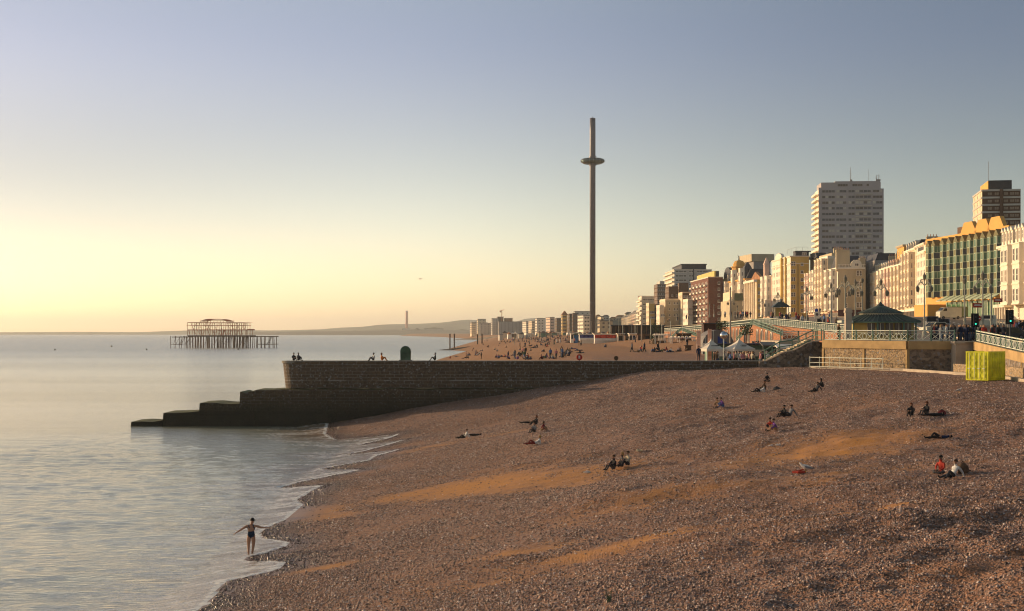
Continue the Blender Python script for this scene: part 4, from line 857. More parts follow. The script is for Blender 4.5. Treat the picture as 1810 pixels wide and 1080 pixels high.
o = b.part('turret', lambda q: q.lathe([(4.2, 0), (4.2, 7.5), (4.8, 7.8), (4.8, 8.4), (3.6, 8.6), (3.6, 9.8), (2.6, 11.6), (.5, 12.3)], c=(b.L*.42, 3, tz), k=10), M_org)
b.part('statue', lambda q: (q.tube((b.L*.42, 3, tz+12), (b.L*.42, 3, tz+14.6), .5, .25), q.tube((b.L*.42, 3, tz+14), (b.L*.42+1.2, 2, tz+15.4), .22, .1)), M_slate, o)
b.part('turret', lambda q: q.lathe([(2.6, 0), (2.6, 5), (3.0, 5.2), (2.2, 7.2), (.4, 9.5)], c=(b.L*.9, 2, tz), k=8), M_slate)
b = Bld('dome_roof_block', 'ochre block under a big dark domed roof left of the ornate hotel', 1277, 1288, 925, 900, 491, M_yel, depth=20); b.windows(lin(0, b.L, 4), storz(b.g, b.H, 6), 1.2, 1.9)
b.part('roof', lambda q: q.prism([(-2, b.H)]+[(b.L/2-(b.L/2+2)*math.cos(math.pi*i/10), b.H+7*math.sin(math.pi*i/10)) for i in range(1, 10)]+[(b.L+2, b.H)], 1, 22, axis='y'), M_slate)
b = Bld('low_pavilion', 'low buff pavilion with a curved dark roof standing before the ornate hotel', 1274, 1291, 760, 725, 531, M_buff, xs=1312, side=M_buff)
b.side_windows(lin(2, b.depth, 6), [b.g+2.2], 1.5, 3.6, gm=M_glassw); b.part('roof', lambda q: q.prism([(-.5, b.H+.003), (b.L+.5, b.H+.003), (b.L-1, b.H+3.6), (1, b.H+3.6)], b.depth*.4, b.depth+.5, axis='y'), mat('mossy copper roof', (.12, .13, .07)))
b.roofbox(1, b.L-1, 1, b.depth*.38, 4.5, M_W2, 'upper_storey')
# red brick flats
b = Bld('red_brick_flats', 'red brick flats with pale stacked balconies and a plain brick side', 1221, 1252, 985, 902, 489, M_red, xs=1278, side=M_red)
zs = storz(b.g, b.H-2, 7, 3)
for k in range(5):
    xc = b.L*(k+.5)/5; b.windows([xc-3.5, xc+3.5], zs, 1.4, 1.8)
    b.windows([xc], zs, 2.6, 1.9, style='double')
    for z in zs: b.part('balcony', lambda q: q.box((xc-3.2, -1.6, z-.9), (xc+3.2, -.004, z+.15)), M_W1)
b.side_windows([b.depth*.72], zs, 1.5, 1.7); b.roofbox(1, b.L-2, 4, b.depth-4, 3.6, mat('yellow plant room', (.6, .48, .15))); b.roofbox(b.L*.3, b.L*.8, b.depth-3.9, b.depth, 4.2, M_lead); b.cornice(b.H, .3, .4, M_W1)
b = Bld('slab_tower', 'pale grey slab apartment tower with rows of windows behind the brown blocks', 1176, 1192, 1190, 1120, 476, M_W3, xs=1258, side=mat('pale grey panel', (.50, .46, .42), var=.06), zb=13)
zs = storz(0, b.H, 13, 3); ysd = lin(1, b.depth-1, 13)
b.side_windows(ysd[:4]+ysd[5:7]+ysd[8:12], zs[5:], 2.0, 1.5, style='double'); b.part('service_stripe', lambda q: q.box((b.L+.004, b.depth*.5, 0), (b.L+.4, b.depth*.53, b.H)), M_slate)
for z in zs[4:]: b.part('balcony', lambda q: q.box((0, -1.8, z-.8), (b.L, -.004, z+.3)), M_W1)
b.part('penthouse', lambda q: (q.box((2, b.depth*.2, b.H+.003), (b.L-2, b.depth*.86, b.H+3.6)), q.box((1, b.depth*.18, b.H+3.6), (b.L-1, b.depth*.88, b.H+4.2))), M_slate); b.cornice(b.H, .5, .4, M_W1)
b = Bld('dark_brick_tower', 'dark brown brick tower block with pale window bands at the left of the tall blocks', 1156, 1162, 1120, 1095, 502, M_brn, xs=1177, side=M_brn); zs = storz(b.g, b.H, 10, 3)
b.side_windows([b.depth*.25, b.depth*.75], zs, 3.0, 1.7, style='double'); b.windows(lin(0, b.L, 3), zs, 1.6, 1.6); b.roofbox(1, b.L-1, 2, b.depth-1, 2.2, M_W3)
for k, (a, c, d0, d1, yt, xs_, m1, m2, lab, nm) in enumerate([
    (1176, 1182, 1060, 1040, 508, 1200, M_brn, M_brn, 'plain brown brick block in front of the pale slab tower', 'brown_block'), (1198, 1200, 1045, 1030, 502, 1217, M_brn, M_brn, 'taller dark brown block edge against the slab tower', 'brown_block'),
    (1166, 1176, 1030, 1000, 530, 1201, M_W2, M_buff, 'buff windowless end wall of the block below the brown blocks', 'buff_block'), (1160, 1166, 1010, 990, 541, 1173, M_W1, M_W2, 'small bright cream front under the dark brick tower', 'cream_house'),
    (1199, 1206, 1010, 985, 518, 1222, M_W2, M_brn, 'brown sided block with cream front left of the red brick flats', 'cream_front_block'), (1207, 1216, 980, 955, 530, 1222, M_W1, M_W3, 'white front house at the foot of the red brick flats', 'white_house'),
    (1128, 1134, 1180, 1150, 525, 1157, M_W1, M_W3, 'stepped pale apartment block with banded balconies at the left of the towers', 'stepped_block'), (1142, 1147, 1120, 1100, 537, 1157, M_W2, M_yel, 'low ochre end wall beside the stepped pale block', 'ochre_block')]):
    b = Bld(nm, lab, a, c, d0, d1, yt, m1, xs=xs_, side=m2); ns = max(3, int((b.H-4)/3.6)); zs = storz(b.g, b.H, ns, 3)
    b.windows(lin(0, b.L, max(2, int(b.L/6))), zs, 1.6, 1.9)
    if k in (4, 6): b.side_windows(lin(1, b.depth, 5), zs, 1.8, 1.5, style='double')
    elif k in (2,): b.side_windows([b.depth*.3, b.depth*.65, b.depth*.85], zs[1:], 1.2, 1.6); b.cornice(b.H, .3, .3)
    else: b.side_windows(lin(1, b.depth, 2 if k in (0, 1) else 3), zs[1:-1], 1.2, 1.6)
    b.parapet(.8)
    if k == 6:
        for z in zs: b.part('balcony', lambda q: q.box((0, -1.5, z-.9), (b.L, -.004, z+.2)), M_W1)
        b.roofbox(-0.5, 4, 0, 6, 1.6, M_red)
# --- tower blocks behind
b = Bld('white_tower_block', 'tall white residential tower block with long window bands and rooftop antennas', 1440, 1448.5, 955, 930, 334, M_W1, xs=1562, side=mat('tower concrete shade grey', (.42, .37, .36), var=.05, scale=.1), zb=16, cat='tower block', group='tower blocks')  # camera side greyer than the front: its shade is put into the colour
ns = 24; sh = b.H/ns
M_tgl = glassm('tower glass', (0.07, 0.06, 0.06), 0.3)
bands = [(0.04, .24), (.26, .42), (.45, .55), (.56, .68), (.69, .80), (.83, .98)]
for i in range(9, ns):
    z = i*sh
    for k, (a, c) in enumerate(bands):
        gmm = rnd.choice([M_tgl, M_tgl, M_tgl, M_glass])
        s = MB(); y0, y1 = b.depth*a, b.depth*c; nn = int((y1-y0)/1.6)
        s.box((b.L+.003, y0, z+sh*.36), (b.L+.08, y1, z+sh*.76), 0)
        for j in range(nn+1): yj = y0+(y1-y0)*j/nn; s.box((b.L+.083, yj-.09, z+sh*.36), (b.L+.2, yj+.09, z+sh*.76), 1)
        for j in range(nn):
            if rnd.random() < .2: yj = y0+(y1-y0)*j/nn; s.box((b.L+.083, yj+.12, z+sh*.36), (b.L+.12, yj+(y1-y0)/nn-.12, z+sh*.8), 2)
        o = s.build('window', [gmm, b.side, M_W3], b.root)
    if i % 1 == 0: b.part('floor_band', lambda q: q.box((b.L+.003, b.depth*.56, z-.2), (b.L+.7, b.depth*.82, z+.35)), M_W3) if i > 9 else None
for i in range(9, ns): b.part('balcony', lambda q: (q.box((.5, -2.2, i*sh-.1), (b.L-1, -.004, i*sh+.15)), q.box((.5, -2.2, i*sh+.15), (b.L-1, -2.05, i*sh+1.2))), M_W1)
b.part('stair_end_wall', lambda q: q.box((b.L+.003, -.6, 0), (b.L+.5, b.depth*.035, b.H+.8)), b.side)
b.part('penthouse', lambda q: (q.box((1, b.depth*.03, b.H+.003), (b.L-1.5, b.depth*.96, b.H+4.2)), q.box((1, b.depth*.25, b.H+4.2), (b.L-1.5, b.depth*.95, b.H+4.9))), b.side)
b.part('penthouse_glazing', lambda q: [q.box((b.L-1.497, b.depth*t, b.H+1.7), (b.L-1.4, b.depth*(t+.035), b.H+3.1)) for t in (.29, .33, .37, .41, .52, .56, .60, .64, .74)], M_glass)
for t, h in ((.50, 9), (.905, 4.2), (.94, 4.6)):
    b.part('antenna', lambda q: (q.tube((b.L-4, b.depth*t, b.H+4.9), (b.L-4, b.depth*t, b.H+4.9+h), .22, .1), [q.tube((b.L-4, b.depth*t-.8, b.H+5.4+h*k/6), (b.L-4, b.depth*t+.8, b.H+5.6+h*k/6), .07, k=4) for k in range(2, 5)], q.box((b.L-4.5, b.depth*t-.4, b.H+4.9), (b.L-3.5, b.depth*t+1.0, b.H+6.2))), M_gry)
b.part('antenna', lambda q: (q.tube((b.L-6, b.depth*.79, b.H+4.9), (b.L-6, b.depth*.79, b.H+13), .07), [q.tube((b.L-6, b.depth*.78, b.H+6+k), (b.L-6, b.depth*.80, b.H+6+k), .04, k=4) for k in range(6)]), M_gry)
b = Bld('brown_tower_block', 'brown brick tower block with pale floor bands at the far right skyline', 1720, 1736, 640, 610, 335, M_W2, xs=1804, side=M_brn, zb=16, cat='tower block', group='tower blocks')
ns = 18; sh = b.H/ns
for i in range(9, ns+1):
    z = i*sh; b.part('floor_band', lambda q: (q.box((b.L+.003, 0, z-.75), (b.L+.35, b.depth, z)), q.box((0, -.3, z-.7), (b.L, -.004, z))), M_W3)
for i in range(9, ns):
    z = i*sh+.5; b.side_windows([b.depth*t for t in (.2, .38, .62, .78, .9)], [z], 1.9, 1.35, fm=M_brn, gm=M_glassw, style='double'); b.windows([b.L*.2, b.L*.5, b.L*.8], [z], 1.8, 1.4)
b.part('recess', lambda q: q.box((b.L+.003, b.depth*.46, 0), (b.L+1.2, b.depth*.54, b.H)), M_brn)
b.part('plant_room', lambda q: (q.box((2, b.depth*.2, b.H+.003), (b.L-3, b.depth*.8, b.H+4.0)),), mat('dark plant cladding', (.05, .05, .055))); b.part('plant_room_end', lambda q: q.box((-.5+3, b.depth*.18, b.H+.003), (b.L-3.2, b.depth*.2-.003, b.H+3.9)), M_org)
b.part('antenna', lambda q: q.tube((b.L-4, b.depth*.2, b.H+4), (b.L-4, b.depth*.2, b.H+12), .08), M_gry)
# --- far seafront towards the west: many small blocks
def far_block(name, lab, x0, x1, yt, D, m, xs=None, n=3, roof=None, Df=None, yb=None, grp='distant seafront blocks'):
    zb = U(D)-1; b = Bld(name, lab, x0, x1, D+(Df or 60), D, yt, m, xs=xs, depth=22, zb=zb if D < 2600 else 6.5, side=None, group=grp); ns = max(2, int(b.H/4)); zs = storz(0, b.H, ns, 2)
    b.part('window_band', lambda q: [q.box((x_-b.L/18*.6, -.12, z), (x_+b.L/18*.6, -.004, z+1.9)) for z in zs for x_ in lin(0, b.L, 9)], M_glass)
    if xs:
        for z in zs: b.part('window_band', lambda q: [q.box((b.L+.004, y-.9, z), (b.L+.12, y+.9, z+1.6)) for y in lin(1, b.depth-1, max(2, int(b.depth/7)))], M_glass)
    if roof == 'p': b.part('roof', lambda q: q.prism([(0, b.H), (b.L, b.H), (b.L/2, b.H+5)], -.5, b.depth, axis='y'), M_tile)
    elif roof == 'x': b.part('roof', lambda q: q.prism([(-1, b.H), (b.depth+1, b.H), (b.depth/2, b.H+5)], 0, b.L+.5, axis='x'), M_tile)
    else: b.part('roof_edge', lambda q: q.box((-.4, -.4, b.H+.003), (b.L+.4, b.depth+.4, b.H+.9)), M_lead)
    return b
for row in [('far_flats', 'grey gridded flats, widest of the distant blocks under the crane', 880, 882, 569, 2700, M_gry, 923), ('far_flats', 'pale distant block adjoining the left of the wide grey flats', 868, 870, 563.5, 2760, M_W3, 881),
            ('far_flats', 'distant low beige block left of the pale crane block', 846, 847, 571.5, 2850, M_W3, 867.5), ('far_flats', 'distant tall beige block with a rooftop box', 843, 844.5, 564.5, 2950, M_W2, 859), ('far_flats', 'leftmost distant beige block on the far shore', 831, 833.5, 570.5, 2900, M_W2, 842),
            ('far_flats', 'distant block behind the crane with a raised dark roof', 878, 880, 560.5, 2800, M_brn, 890), ('far_flats', 'small orange roofed distant block right of the crane', 891, 893, 563, 2790, M_tile, 906),
            ('far_terrace', 'cream distant terrace right of the grey flats', 923.5, 930, 569, 2500, M_W1, 934), ('far_terrace', 'ochre distant terrace behind the crowd', 934, 940, 568, 2380, M_W2, 945.5), ('far_flats', 'pale distant flats with stacked bays', 946, 949, 563.5, 2250, M_W1, 963),
            ('far_flats', 'distant flats with a red stripe', 965, 972, 561.5, 2100, M_pink, 980), ('far_flats', 'brown distant flats left of the pitched tower', 980.5, 984, 563, 2000, M_brn, 991.5), ('far_flats', 'grey-brown flats between the two gabled blocks', 1003, 1007, 555.5, 1800, M_brn, 1010.5),
            ('far_flats', 'brown shaded flats left of the observation tower', 1011, 1013, 554.5, 1700, M_brn, 1020.5), ('far_house', 'cream villa with pale front left of the observation tower', 1021, 1031, 558, 1500, M_W1, 1044), ('far_flats', 'wide pale block on the hill behind the observation tower', 1014, 1016, 551, 2100, M_W3, 1044),
            ('far_house', 'cream house just right of the observation tower', 1054, 1062, 560.5, 1450, M_W2, 1067), ('far_house', 'brown roofed low building right of the observation tower', 1056, 1060, 568, 1250, M_buff, 1083)]:
    far_block(row[0], row[1], *row[2:7], xs=row[7])
far_block('gabled_tower', 'distant narrow tower with a pitched gable roof', 992, 994, 556.5, 1750, M_yel, xs=1002.5, roof='x')
tr = [(1098, 1103, 562), (1103.3, 1109, 560), (1109.3, 1115, 557), (1115.3, 1121, 554), (1121.3, 1127.5, 551)]
for i, (a, c, yt) in enumerate(tr):
    b = Bld('terraced_house', 'sunlit terrace house, %s, beside the stepped pale block' % ['first from the left', 'second from the left', 'third from the left', 'fourth from the left', 'rightmost'][i], a, c, 1420-i*50, 1372-i*50, yt, [M_W2, M_W1, M_W2, M_pink, M_W1][i], depth=14, group='cream terrace')
    b.part('window_band', lambda q: [q.box((b.L*(k+.2)/4, -.15, z), (b.L*(k+.75)/4, -.004, z+2)) for k in range(4) for z in storz(b.g, b.H, 4)], M_glass); b.mansard(2, M_lead)
for i, (x0, x1, y, lab) in enumerate([(1044, 1052, 556, 'first hillside house from the left on the wooded slope'), (1056, 1066, 556.5, 'second hillside block from the left on the wooded slope'), (1078, 1092, 557, 'long low hillside terrace on the wooded slope'), (1093, 1104, 551.5, 'block on the crest of the wooded slope'), (1106, 1116, 549, 'tallest hillside block on the crest'), (1117, 1128, 553, 'rightmost hillside block on the crest'), (1068, 1078, 560, 'pale hillside house low on the slope')]):
    D = 1900; X0, X1 = PX(x0, D), PX(x1, D); z0 = 22; o = empty('hillside_house', (X0, D-120, z0), lab, 'house', 'hillside houses'); h = PZ(y, D-120)-z0
    s = MB(); s.box((0, 0, -6), (X1-X0, 14, h-2)); s.build('walls', [M_buff, M_W3, M_W2][i % 3], o); s = MB(); s.prism([(-.5, h-2), (X1-X0+.5, h-2), (X1-X0-2, h), (2, h)], 0, 14, axis='y'); s.build('roof', [M_tile, M_lead][i % 2], o)
    s = MB()
    for k in range(max(2, int((X1-X0)/3))): s.box((1+k*3, -.1, h*.5), (2.4+k*3, -.004, h*.5+1.6)); s.box((1+k*3, -.1, h*.2), (2.4+k*3, -.004, h*.2+1.6))
    s.build('window_row', M_glass, o)
# crane on the distant flats
cr = empty('tower_crane', (PX(887, 2760), 2760, 28), 'small orange tower crane above the distant flats', 'crane'); M_cr = mat('crane orange', (.65, .2, .05))
s = MB(); s.tube((0, 0, 0), (0, 0, PZ(549, 2760)-28), .8, k=4); s.build('mast', M_cr, cr); s = MB(); s.tube((-5, 0, PZ(550, 2760)-28), (4, 0, PZ(547.5, 2760)-28), .6, k=4); s.build('jib', M_cr, cr); s = MB(); s.box((-3.5, -1, PZ(552, 2760)-28), (-1, 1, PZ(550, 2760)-28)); s.build('counterweight', M_red, cr)
# ------------------------------------------------------------------ people: one continuous skinned body per pose
BON = [('pelvis', 'waist', 'T'), ('waist', 'chest', 'T'), ('chest', 'neck', 'T'), ('neck', 'jaw', 'S'), ('jaw', 'head', 'S'), ('head', 'crown', 'S'),
       ('chest', 'shL', 'T'), ('shL', 'elL', 'A'), ('elL', 'wrL', 'A'), ('chest', 'shR', 'T'), ('shR', 'elR', 'A'), ('elR', 'wrR', 'A'),
       ('wrL', 'paL', 'S'), ('wrR', 'paR', 'S'),
       ('pelvis', 'hiL', 'L'), ('hiL', 'knL', 'L'), ('knL', 'anL', 'C'), ('anL', 'toL', 'F'), ('pelvis', 'hiR', 'L'), ('hiR', 'knR', 'L'), ('knR', 'anR', 'C'), ('anR', 'toR', 'F')]
RAD = dict(pelvis=(.15, .12), waist=(.135, .105), chest=(.16, .12), neck=(.055, .055), jaw=(.065, .075), head=(.083, .098), crown=(.055, .06), sh=(.066, .066), el=(.047, .047), wr=(.032, .030), pa=(.042, .022), hi=(.095, .10), kn=(.062, .064), an=(.042, .045), to=(.042, .028))
def V(*a): return Vector(a)
def pose(**k):
    d = dict(pelvis=V(0, 0, .95), waist=V(0, 0, 1.12), chest=V(0, 0, 1.33), neck=V(0, .01, 1.48), jaw=V(0, -.01, 1.57), head=V(0, -.015, 1.65), crown=V(0, 0, 1.71),
             shL=V(.19, 0, 1.42), elL=V(.25, .03, 1.13), wrL=V(.26, -.05, .88), shR=V(-.19, 0, 1.42), elR=V(-.25, .03, 1.13), wrR=V(-.26, -.05, .88),
             hiL=V(.09, 0, .90), knL=V(.11, -.02, .50), anL=V(.11, .02, .08), toL=V(.12, -.15, .03), hiR=V(-.09, 0, .90), knR=V(-.11, -.02, .50), anR=V(-.11, .02, .08), toR=V(-.12, -.15, .03))
    for a, b in k.items():
        if a.endswith('_'):
            d[a[:-1]+'L'] = V(b[0], b[1], b[2]); d[a[:-1]+'R'] = V(-b[0], b[1], b[2])
        else: d[a] = V(*b)
    return d
def headat(x, y, z, fy=-.03):     # neck position; head stacked above, looking along -Y
    return dict(neck=(x, y, z), jaw=(x, y-.015, z+.06), head=(x, y-.02+fy*.3, z+.155), crown=(x, y-.005, z+.215))
POSES = {
 'stand': pose(),
 'walk': pose(knL=(.10, -.14, .52), anL=(.10, -.22, .09), toL=(.10, -.39, .06), knR=(-.10, .04, .50), anR=(-.10, .30, .14), toR=(-.10, .16, .03), elL=(.25, .12, 1.14), wrL=(.24, .14, .89), elR=(-.25, -.08, 1.14), wrR=(-.22, -.24, .95)),
 'knees': pose(pelvis=(0, 0, .13), waist=(0, .03, .27), chest=(0, -.01, .50), sh_=(.18, -.03, .58), el_=(.25, -.20, .38), wr_=(.09, -.42, .40), hi_=(.09, -.03, .12), kn_=(.11, -.42, .47), an_=(.10, -.62, .08), to_=(.11, -.78, .04), **headat(0, -.04, .67)),
 'lean': pose(pelvis=(0, 0, .13), waist=(0, .06, .26), chest=(0, .16, .47), sh_=(.19, .18, .56), el_=(.27, .36, .30), wr_=(.27, .47, .06), hi_=(.09, -.03, .12), knL=(.11, -.36, .40), anL=(.10, -.60, .08), toL=(.11, -.74, .05), knR=(-.10, -.45, .15), anR=(-.10, -.86, .08), toR=(-.12, -.93, .20), **headat(0, .18, .64)),
 'cross': pose(pelvis=(0, 0, .13), waist=(0, .02, .27), chest=(0, -.02, .50), sh_=(.18, -.03, .58), el_=(.25, -.12, .35), wr_=(.12, -.30, .24), hi_=(.10, -.03, .12), kn_=(.34, -.27, .14), anL=(-.08, -.38, .10), toL=(-.20, -.42, .07), anR=(.08, -.30, .08), toR=(.20, -.33, .05), **headat(0, -.04, .67)),
 'lie': pose(pelvis=(0, 0, .12), waist=(0, .15, .12), chest=(0, .38, .14), sh_=(.18, .46, .13), el_=(.26, .27, .08), wr_=(.20, .05, .12), hi_=(.09, -.04, .12), knL=(.11, -.38, .40), anL=(.10, -.62, .07), toL=(.11, -.76, .05), knR=(-.10, -.46, .12), anR=(-.10, -.87, .08), toR=(-.14, -.92, .20), neck=(0, .56, .14), jaw=(0, .63, .15), head=(0, .71, .16), crown=(0, .77, .15)),
 'elbows': pose(pelvis=(0, 0, .12), waist=(0, .14, .18), chest=(0, .33, .33), sh_=(.19, .39, .36), el_=(.24, .44, .06), wr_=(.22, .20, .05), hi_=(.09, -.04, .12), knL=(.11, -.36, .42), anL=(.10, -.60, .08), toL=(.11, -.74, .05), knR=(-.10, -.44, .14), anR=(-.10, -.85, .08), toR=(-.13, -.90, .20), **headat(0, .44, .47)),
 'flat': pose(pelvis=(0, 0, .11), waist=(0, .15, .11), chest=(0, .38, .13), sh_=(.18, .46, .12), elL=(.34, .60, .10), wrL=(.12, .70, .10), elR=(-.34, .60, .10), wrR=(-.12, .70, .10), hi_=(.09, -.04, .11), kn_=(.10, -.46, .12), an_=(.09, -.87, .08), to_=(.12, -.92, .19), neck=(0, .55, .15), jaw=(0, .62, .17), head=(0, .69, .19), crown=(0, .75, .18)),
 'hunch': pose(pelvis=(0, 0, .14), waist=(0, .04, .28), chest=(0, -.12, .47), sh_=(.18, -.17, .53), el_=(.23, -.36, .30), wr_=(.10, -.50, .22), hi_=(.10, -.03, .13), kn_=(.16, -.40, .42), an_=(.12, -.55, .08), to_=(.13, -.70, .04), **headat(0, -.22, .60, -.15)),
}
POSES['swim'] = pose(shL=(-.17, .0, 1.40), elL=(-.40, -.05, 1.24), wrL=(-.60, -.14, 1.10), shR=(.17, 0, 1.41), elR=(.43, .02, 1.31), wrR=(.68, .04, 1.30), hiL=(-.095, 0, .90), hiR=(.095, 0, .90),
                     knL=(-.12, .02, .50), anL=(-.11, -.02, .08), toL=(-.13, .12, .03), knR=(.10, .0, .49), anR=(.05, -.05, .08), toR=(.05, .10, .03), neck=(.02, .0, 1.47), jaw=(.04, .01, 1.555), head=(.05, .02, 1.63), crown=(.05, .0, 1.69))
_dg = None
def skin_body(nm, d, detail, female=False):
    names = list(d.keys()); edges = [(names.index(a), names.index(b)) for a, b, _ in BON if a in d and b in d]; v = [d[n] for n in names]; rad = []
    # hands: palm, then fingers and thumb
    for s_ in 'LR':
        el, wr = d['el'+s_], d['wr'+s_]; f = (wr-el).normalized(); d['pa'+s_] = wr+f*.085
    names = list(d.keys()); v = [d[n].copy() for n in names]; edges = [(names.index(a), names.index(b)) for a, b, _ in BON]
    for n in names: r = RAD[n] if n in RAD else RAD[n[:2]]; rad.append(r)
    if female: rad = [(r[0]*.93, r[1]*.93) if n not in ('pelvis', 'hiL', 'hiR') else (r[0]*1.03, r[1]*1.05) for n, r in zip(names, rad)]
    g_ = 1.22 if detail else 1.3; gf = {'an': .86, 'wr': .95, 'kn': .93, 'pa': .95, 'to': .95, 'el': .95, 'he': 1.06, 'cr': 1.06, 'ja': 1.06}; rad = [(r[0]*g_*gf.get(n[:2], 1), r[1]*g_*gf.get(n[:2], 1)) for n, r in zip(names, rad)]
    if detail:
        for s_ in 'LR':
            el, wr, pa = d['el'+s_], d['wr'+s_], d['pa'+s_]; f = (pa-wr).normalized(); side = f.cross(Vector((0, 0, 1)) if abs(f.z) < .8 else Vector((0, 1, 0))).normalized(); dn = f.cross(side)*(-1 if f.cross(side).z > 0 else 1)
            base = names.index('pa'+s_)
            for k in range(4):
                o = (k-1.5)*.021; L = (.072, .082, .076, .060)[k]
                p1 = pa+side*o+f*.018; p2 = p1+f*L*.55+dn*.004; p3 = p2+f*L*.45+dn*(.012+.004*k)
                i0 = len(v); v += [p1, p2, p3]; rad += [(.0105, .0105), (.009, .009), (.007, .007)]; edges += [(base, i0), (i0, i0+1), (i0+1, i0+2)]
            t1 = wr+f*.03+side*.04; t2 = t1+f*.035+side*.018; i0 = len(v); v += [t1, t2]; rad += [(.012, .012), (.009, .009)]; edges += [(names.index('wr'+s_), i0), (i0, i0+1)]
        hd = d['head']; ja = d['jaw']; up = (d['crown']-ja).normalized(); fwd = Vector((0, -1, 0)) if nm != 'swim' else Vector((0, 1, 0)); 
        if abs(up.y) > .8: fwd = Vector((0, 0, 1))
        i0 = len(v); v += [hd+fwd*.105-up*.02]; rad += [(.014, .02)]; edges.append((names.index('head'), i0))           # nose
    me = bpy.data.meshes.new(nm); me.from_pydata(v, edges, []); ob = bpy.data.objects.new(nm, me); COL.objects.link(ob)
    sm = ob.modifiers.new('s', 'SKIN'); sm.use_smooth_shade = True; sm.branch_smoothing = 0.6
    for i, r in enumerate(rad): me.skin_vertices[0].data[i].radius = r; me.skin_vertices[0].data[i].use_root = (i == names.index('pelvis'))
    if detail: ss = ob.modifiers.new('u', 'SUBSURF'); ss.levels = ss.render_levels = 2 if nm == 'swim' else 1
    dg = bpy.context.evaluated_depsgraph_get(); dg.update(); out = bpy.data.meshes.new_from_object(ob.evaluated_get(dg)); out.name = nm+'_body'
    bpy.data.objects.remove(ob); bpy.data.meshes.remove(me)
    segs = [(d[a], d[b], t) for a, b, t in BON]
    idx = []
    for p in out.polygons:
        c = p.center; best = 1e9; tt = 'T'
        for a, b, t in segs:
            ab = b-a; u = max(0, min(1, (c-a).dot(ab)/(ab.length_squared+1e-9))); q = (c-a-ab*u).length-{'T': .10, 'S': .05, 'A': .03, 'L': .06, 'C': .03, 'F': .02}[t]
            if q < best: best = q; tt = t
        idx.append({'S': 0, 'T': 1, 'A': 1, 'L': 2, 'C': 2, 'F': 3}[tt])
    out.materials.clear()
    for i in range(4): out.materials.append(None)
    out.polygons.foreach_set('material_index', idx); out.polygons.foreach_set('use_smooth', [True]*len(idx)); out.update()
    return out
def hair_mesh(nm, d, long=False, back=1):
    hd = (d['head']+d['crown'])/2; up = (d['crown']-d['jaw']).normalized(); bk = Vector((0, 1, 0))*back
    if abs(up.y) > .8: bk = Vector((0, 0, -1))
    sd = up.cross(bk).normalized(); s = MB(); c = hd+up*.004+bk*.016; k = 12; rows = []
    for j in range(7):
        th = math.pi*(.02+(.62 if long else .52)*j/6); row = []
        for i in range(k):
            ph = 2*math.pi*i/k; fr = max(0, -math.cos(ph)); thh = th*(1-.38*fr*(j/6)); r = .118
            p = c+up*(r*1.12*math.cos(thh))+bk*(r*1.0*math.sin(thh)*math.cos(ph))+sd*(r*.9*math.sin(thh)*math.sin(ph))
            if long and j >= 5 and math.cos(ph) > .1: p = p-up*(.11 if j == 6 else .03)+bk*.01
            row.append(tuple(p))
        rows.append(row)
    for j in range(6):
        for i in range(k): s.face([rows[j][i], rows[j][(i+1) % k], rows[j+1][(i+1) % k], rows[j+1][i]])
    s.face(rows[0]); me = s.mesh(nm, [], True)
    me.materials.append(None); return me
PM = {}
for dt in (1, 0):
    for nm, d in POSES.items():
        if nm == 'swim' and not dt: continue
        dd = {k_: v_.copy() for k_, v_ in d.items()}
        PM[nm, dt] = (skin_body(nm, dd, dt, nm == 'swim'), hair_mesh(nm+'_hair', dd, False, -1 if nm == 'swim' else 1), hair_mesh(nm+'_longhair', dd, True, 1))
M_skin = mat('skin', (0.42, 0.22, 0.13), var=.08, rough=.6); M_skin2 = mat('darker skin', (0.16, 0.08, 0.05), var=.08, rough=.6)
CL = {n: mat('cloth '+n, c, var=.25, scale=6, rough=.9) for n, c in dict(black=(.015, .015, .018), charcoal=(.05, .05, .055), navy=(.02, .03, .07), grey=(.16, .16, .17), white=(.6, .57, .53), cream=(.5, .42, .3), red=(.45, .05, .03), orange=(.5, .16, .03),
      purple=(.16, .06, .24), blue=(.08, .14, .3), tan=(.32, .2, .11), brown=(.12, .07, .04), green=(.06, .1, .05), darkred=(.2, .03, .03), pink=(.5, .2, .2), denim=(.07, .10, .17)).items()}
HR = {n: mat('hair '+n, c, var=.2, scale=20, rough=.7) for n, c in dict(black=(.012, .01, .009), brown=(.06, .03, .015), blonde=(.4, .24, .09), auburn=(.16, .05, .02), grey=(.3, .28, .26)).items()}
def person(ps, x, y, z, rz, top, bot, label, hair='brown', long=False, skin=None, dt=1, sc=1.0, shoe='black', group=None, sink=.0, zrot=0):
    body, h1, h2 = PM[ps, dt]
    r = bpy.data.objects.new('person', body); COL.objects.link(r); r.location = (x, y, z-sink); r.rotation_euler = (0, 0, R(rz)); r.scale = (sc, sc, sc)
    for i, m in enumerate((skin or M_skin, CL.get(top, M_skin), CL.get(bot, M_skin), CL.get(shoe, M_skin))): r.material_slots[i].link = 'OBJECT'; r.material_slots[i].material = m
    o = bpy.data.objects.new('hair', h2 if long else h1); COL.objects.link(o); o.parent = r; o.material_slots[0].link = 'OBJECT'; o.material_slots[0].material = HR[hair]
    return setp(r, label, 'person', group)
def on_beach(px, py, Dg=120):
    # where the line of sight through this picture point meets the sloping shingle
    D = 20.0
    while D < 900:
        X = PX(px, D); z = PZ(py, D)
        if z <= gh(X, D): return X, D, gh(X, D)
        D += .25 if D < 200 else 1
    return PX(px, Dg), Dg, gh(PX(px, Dg), Dg)
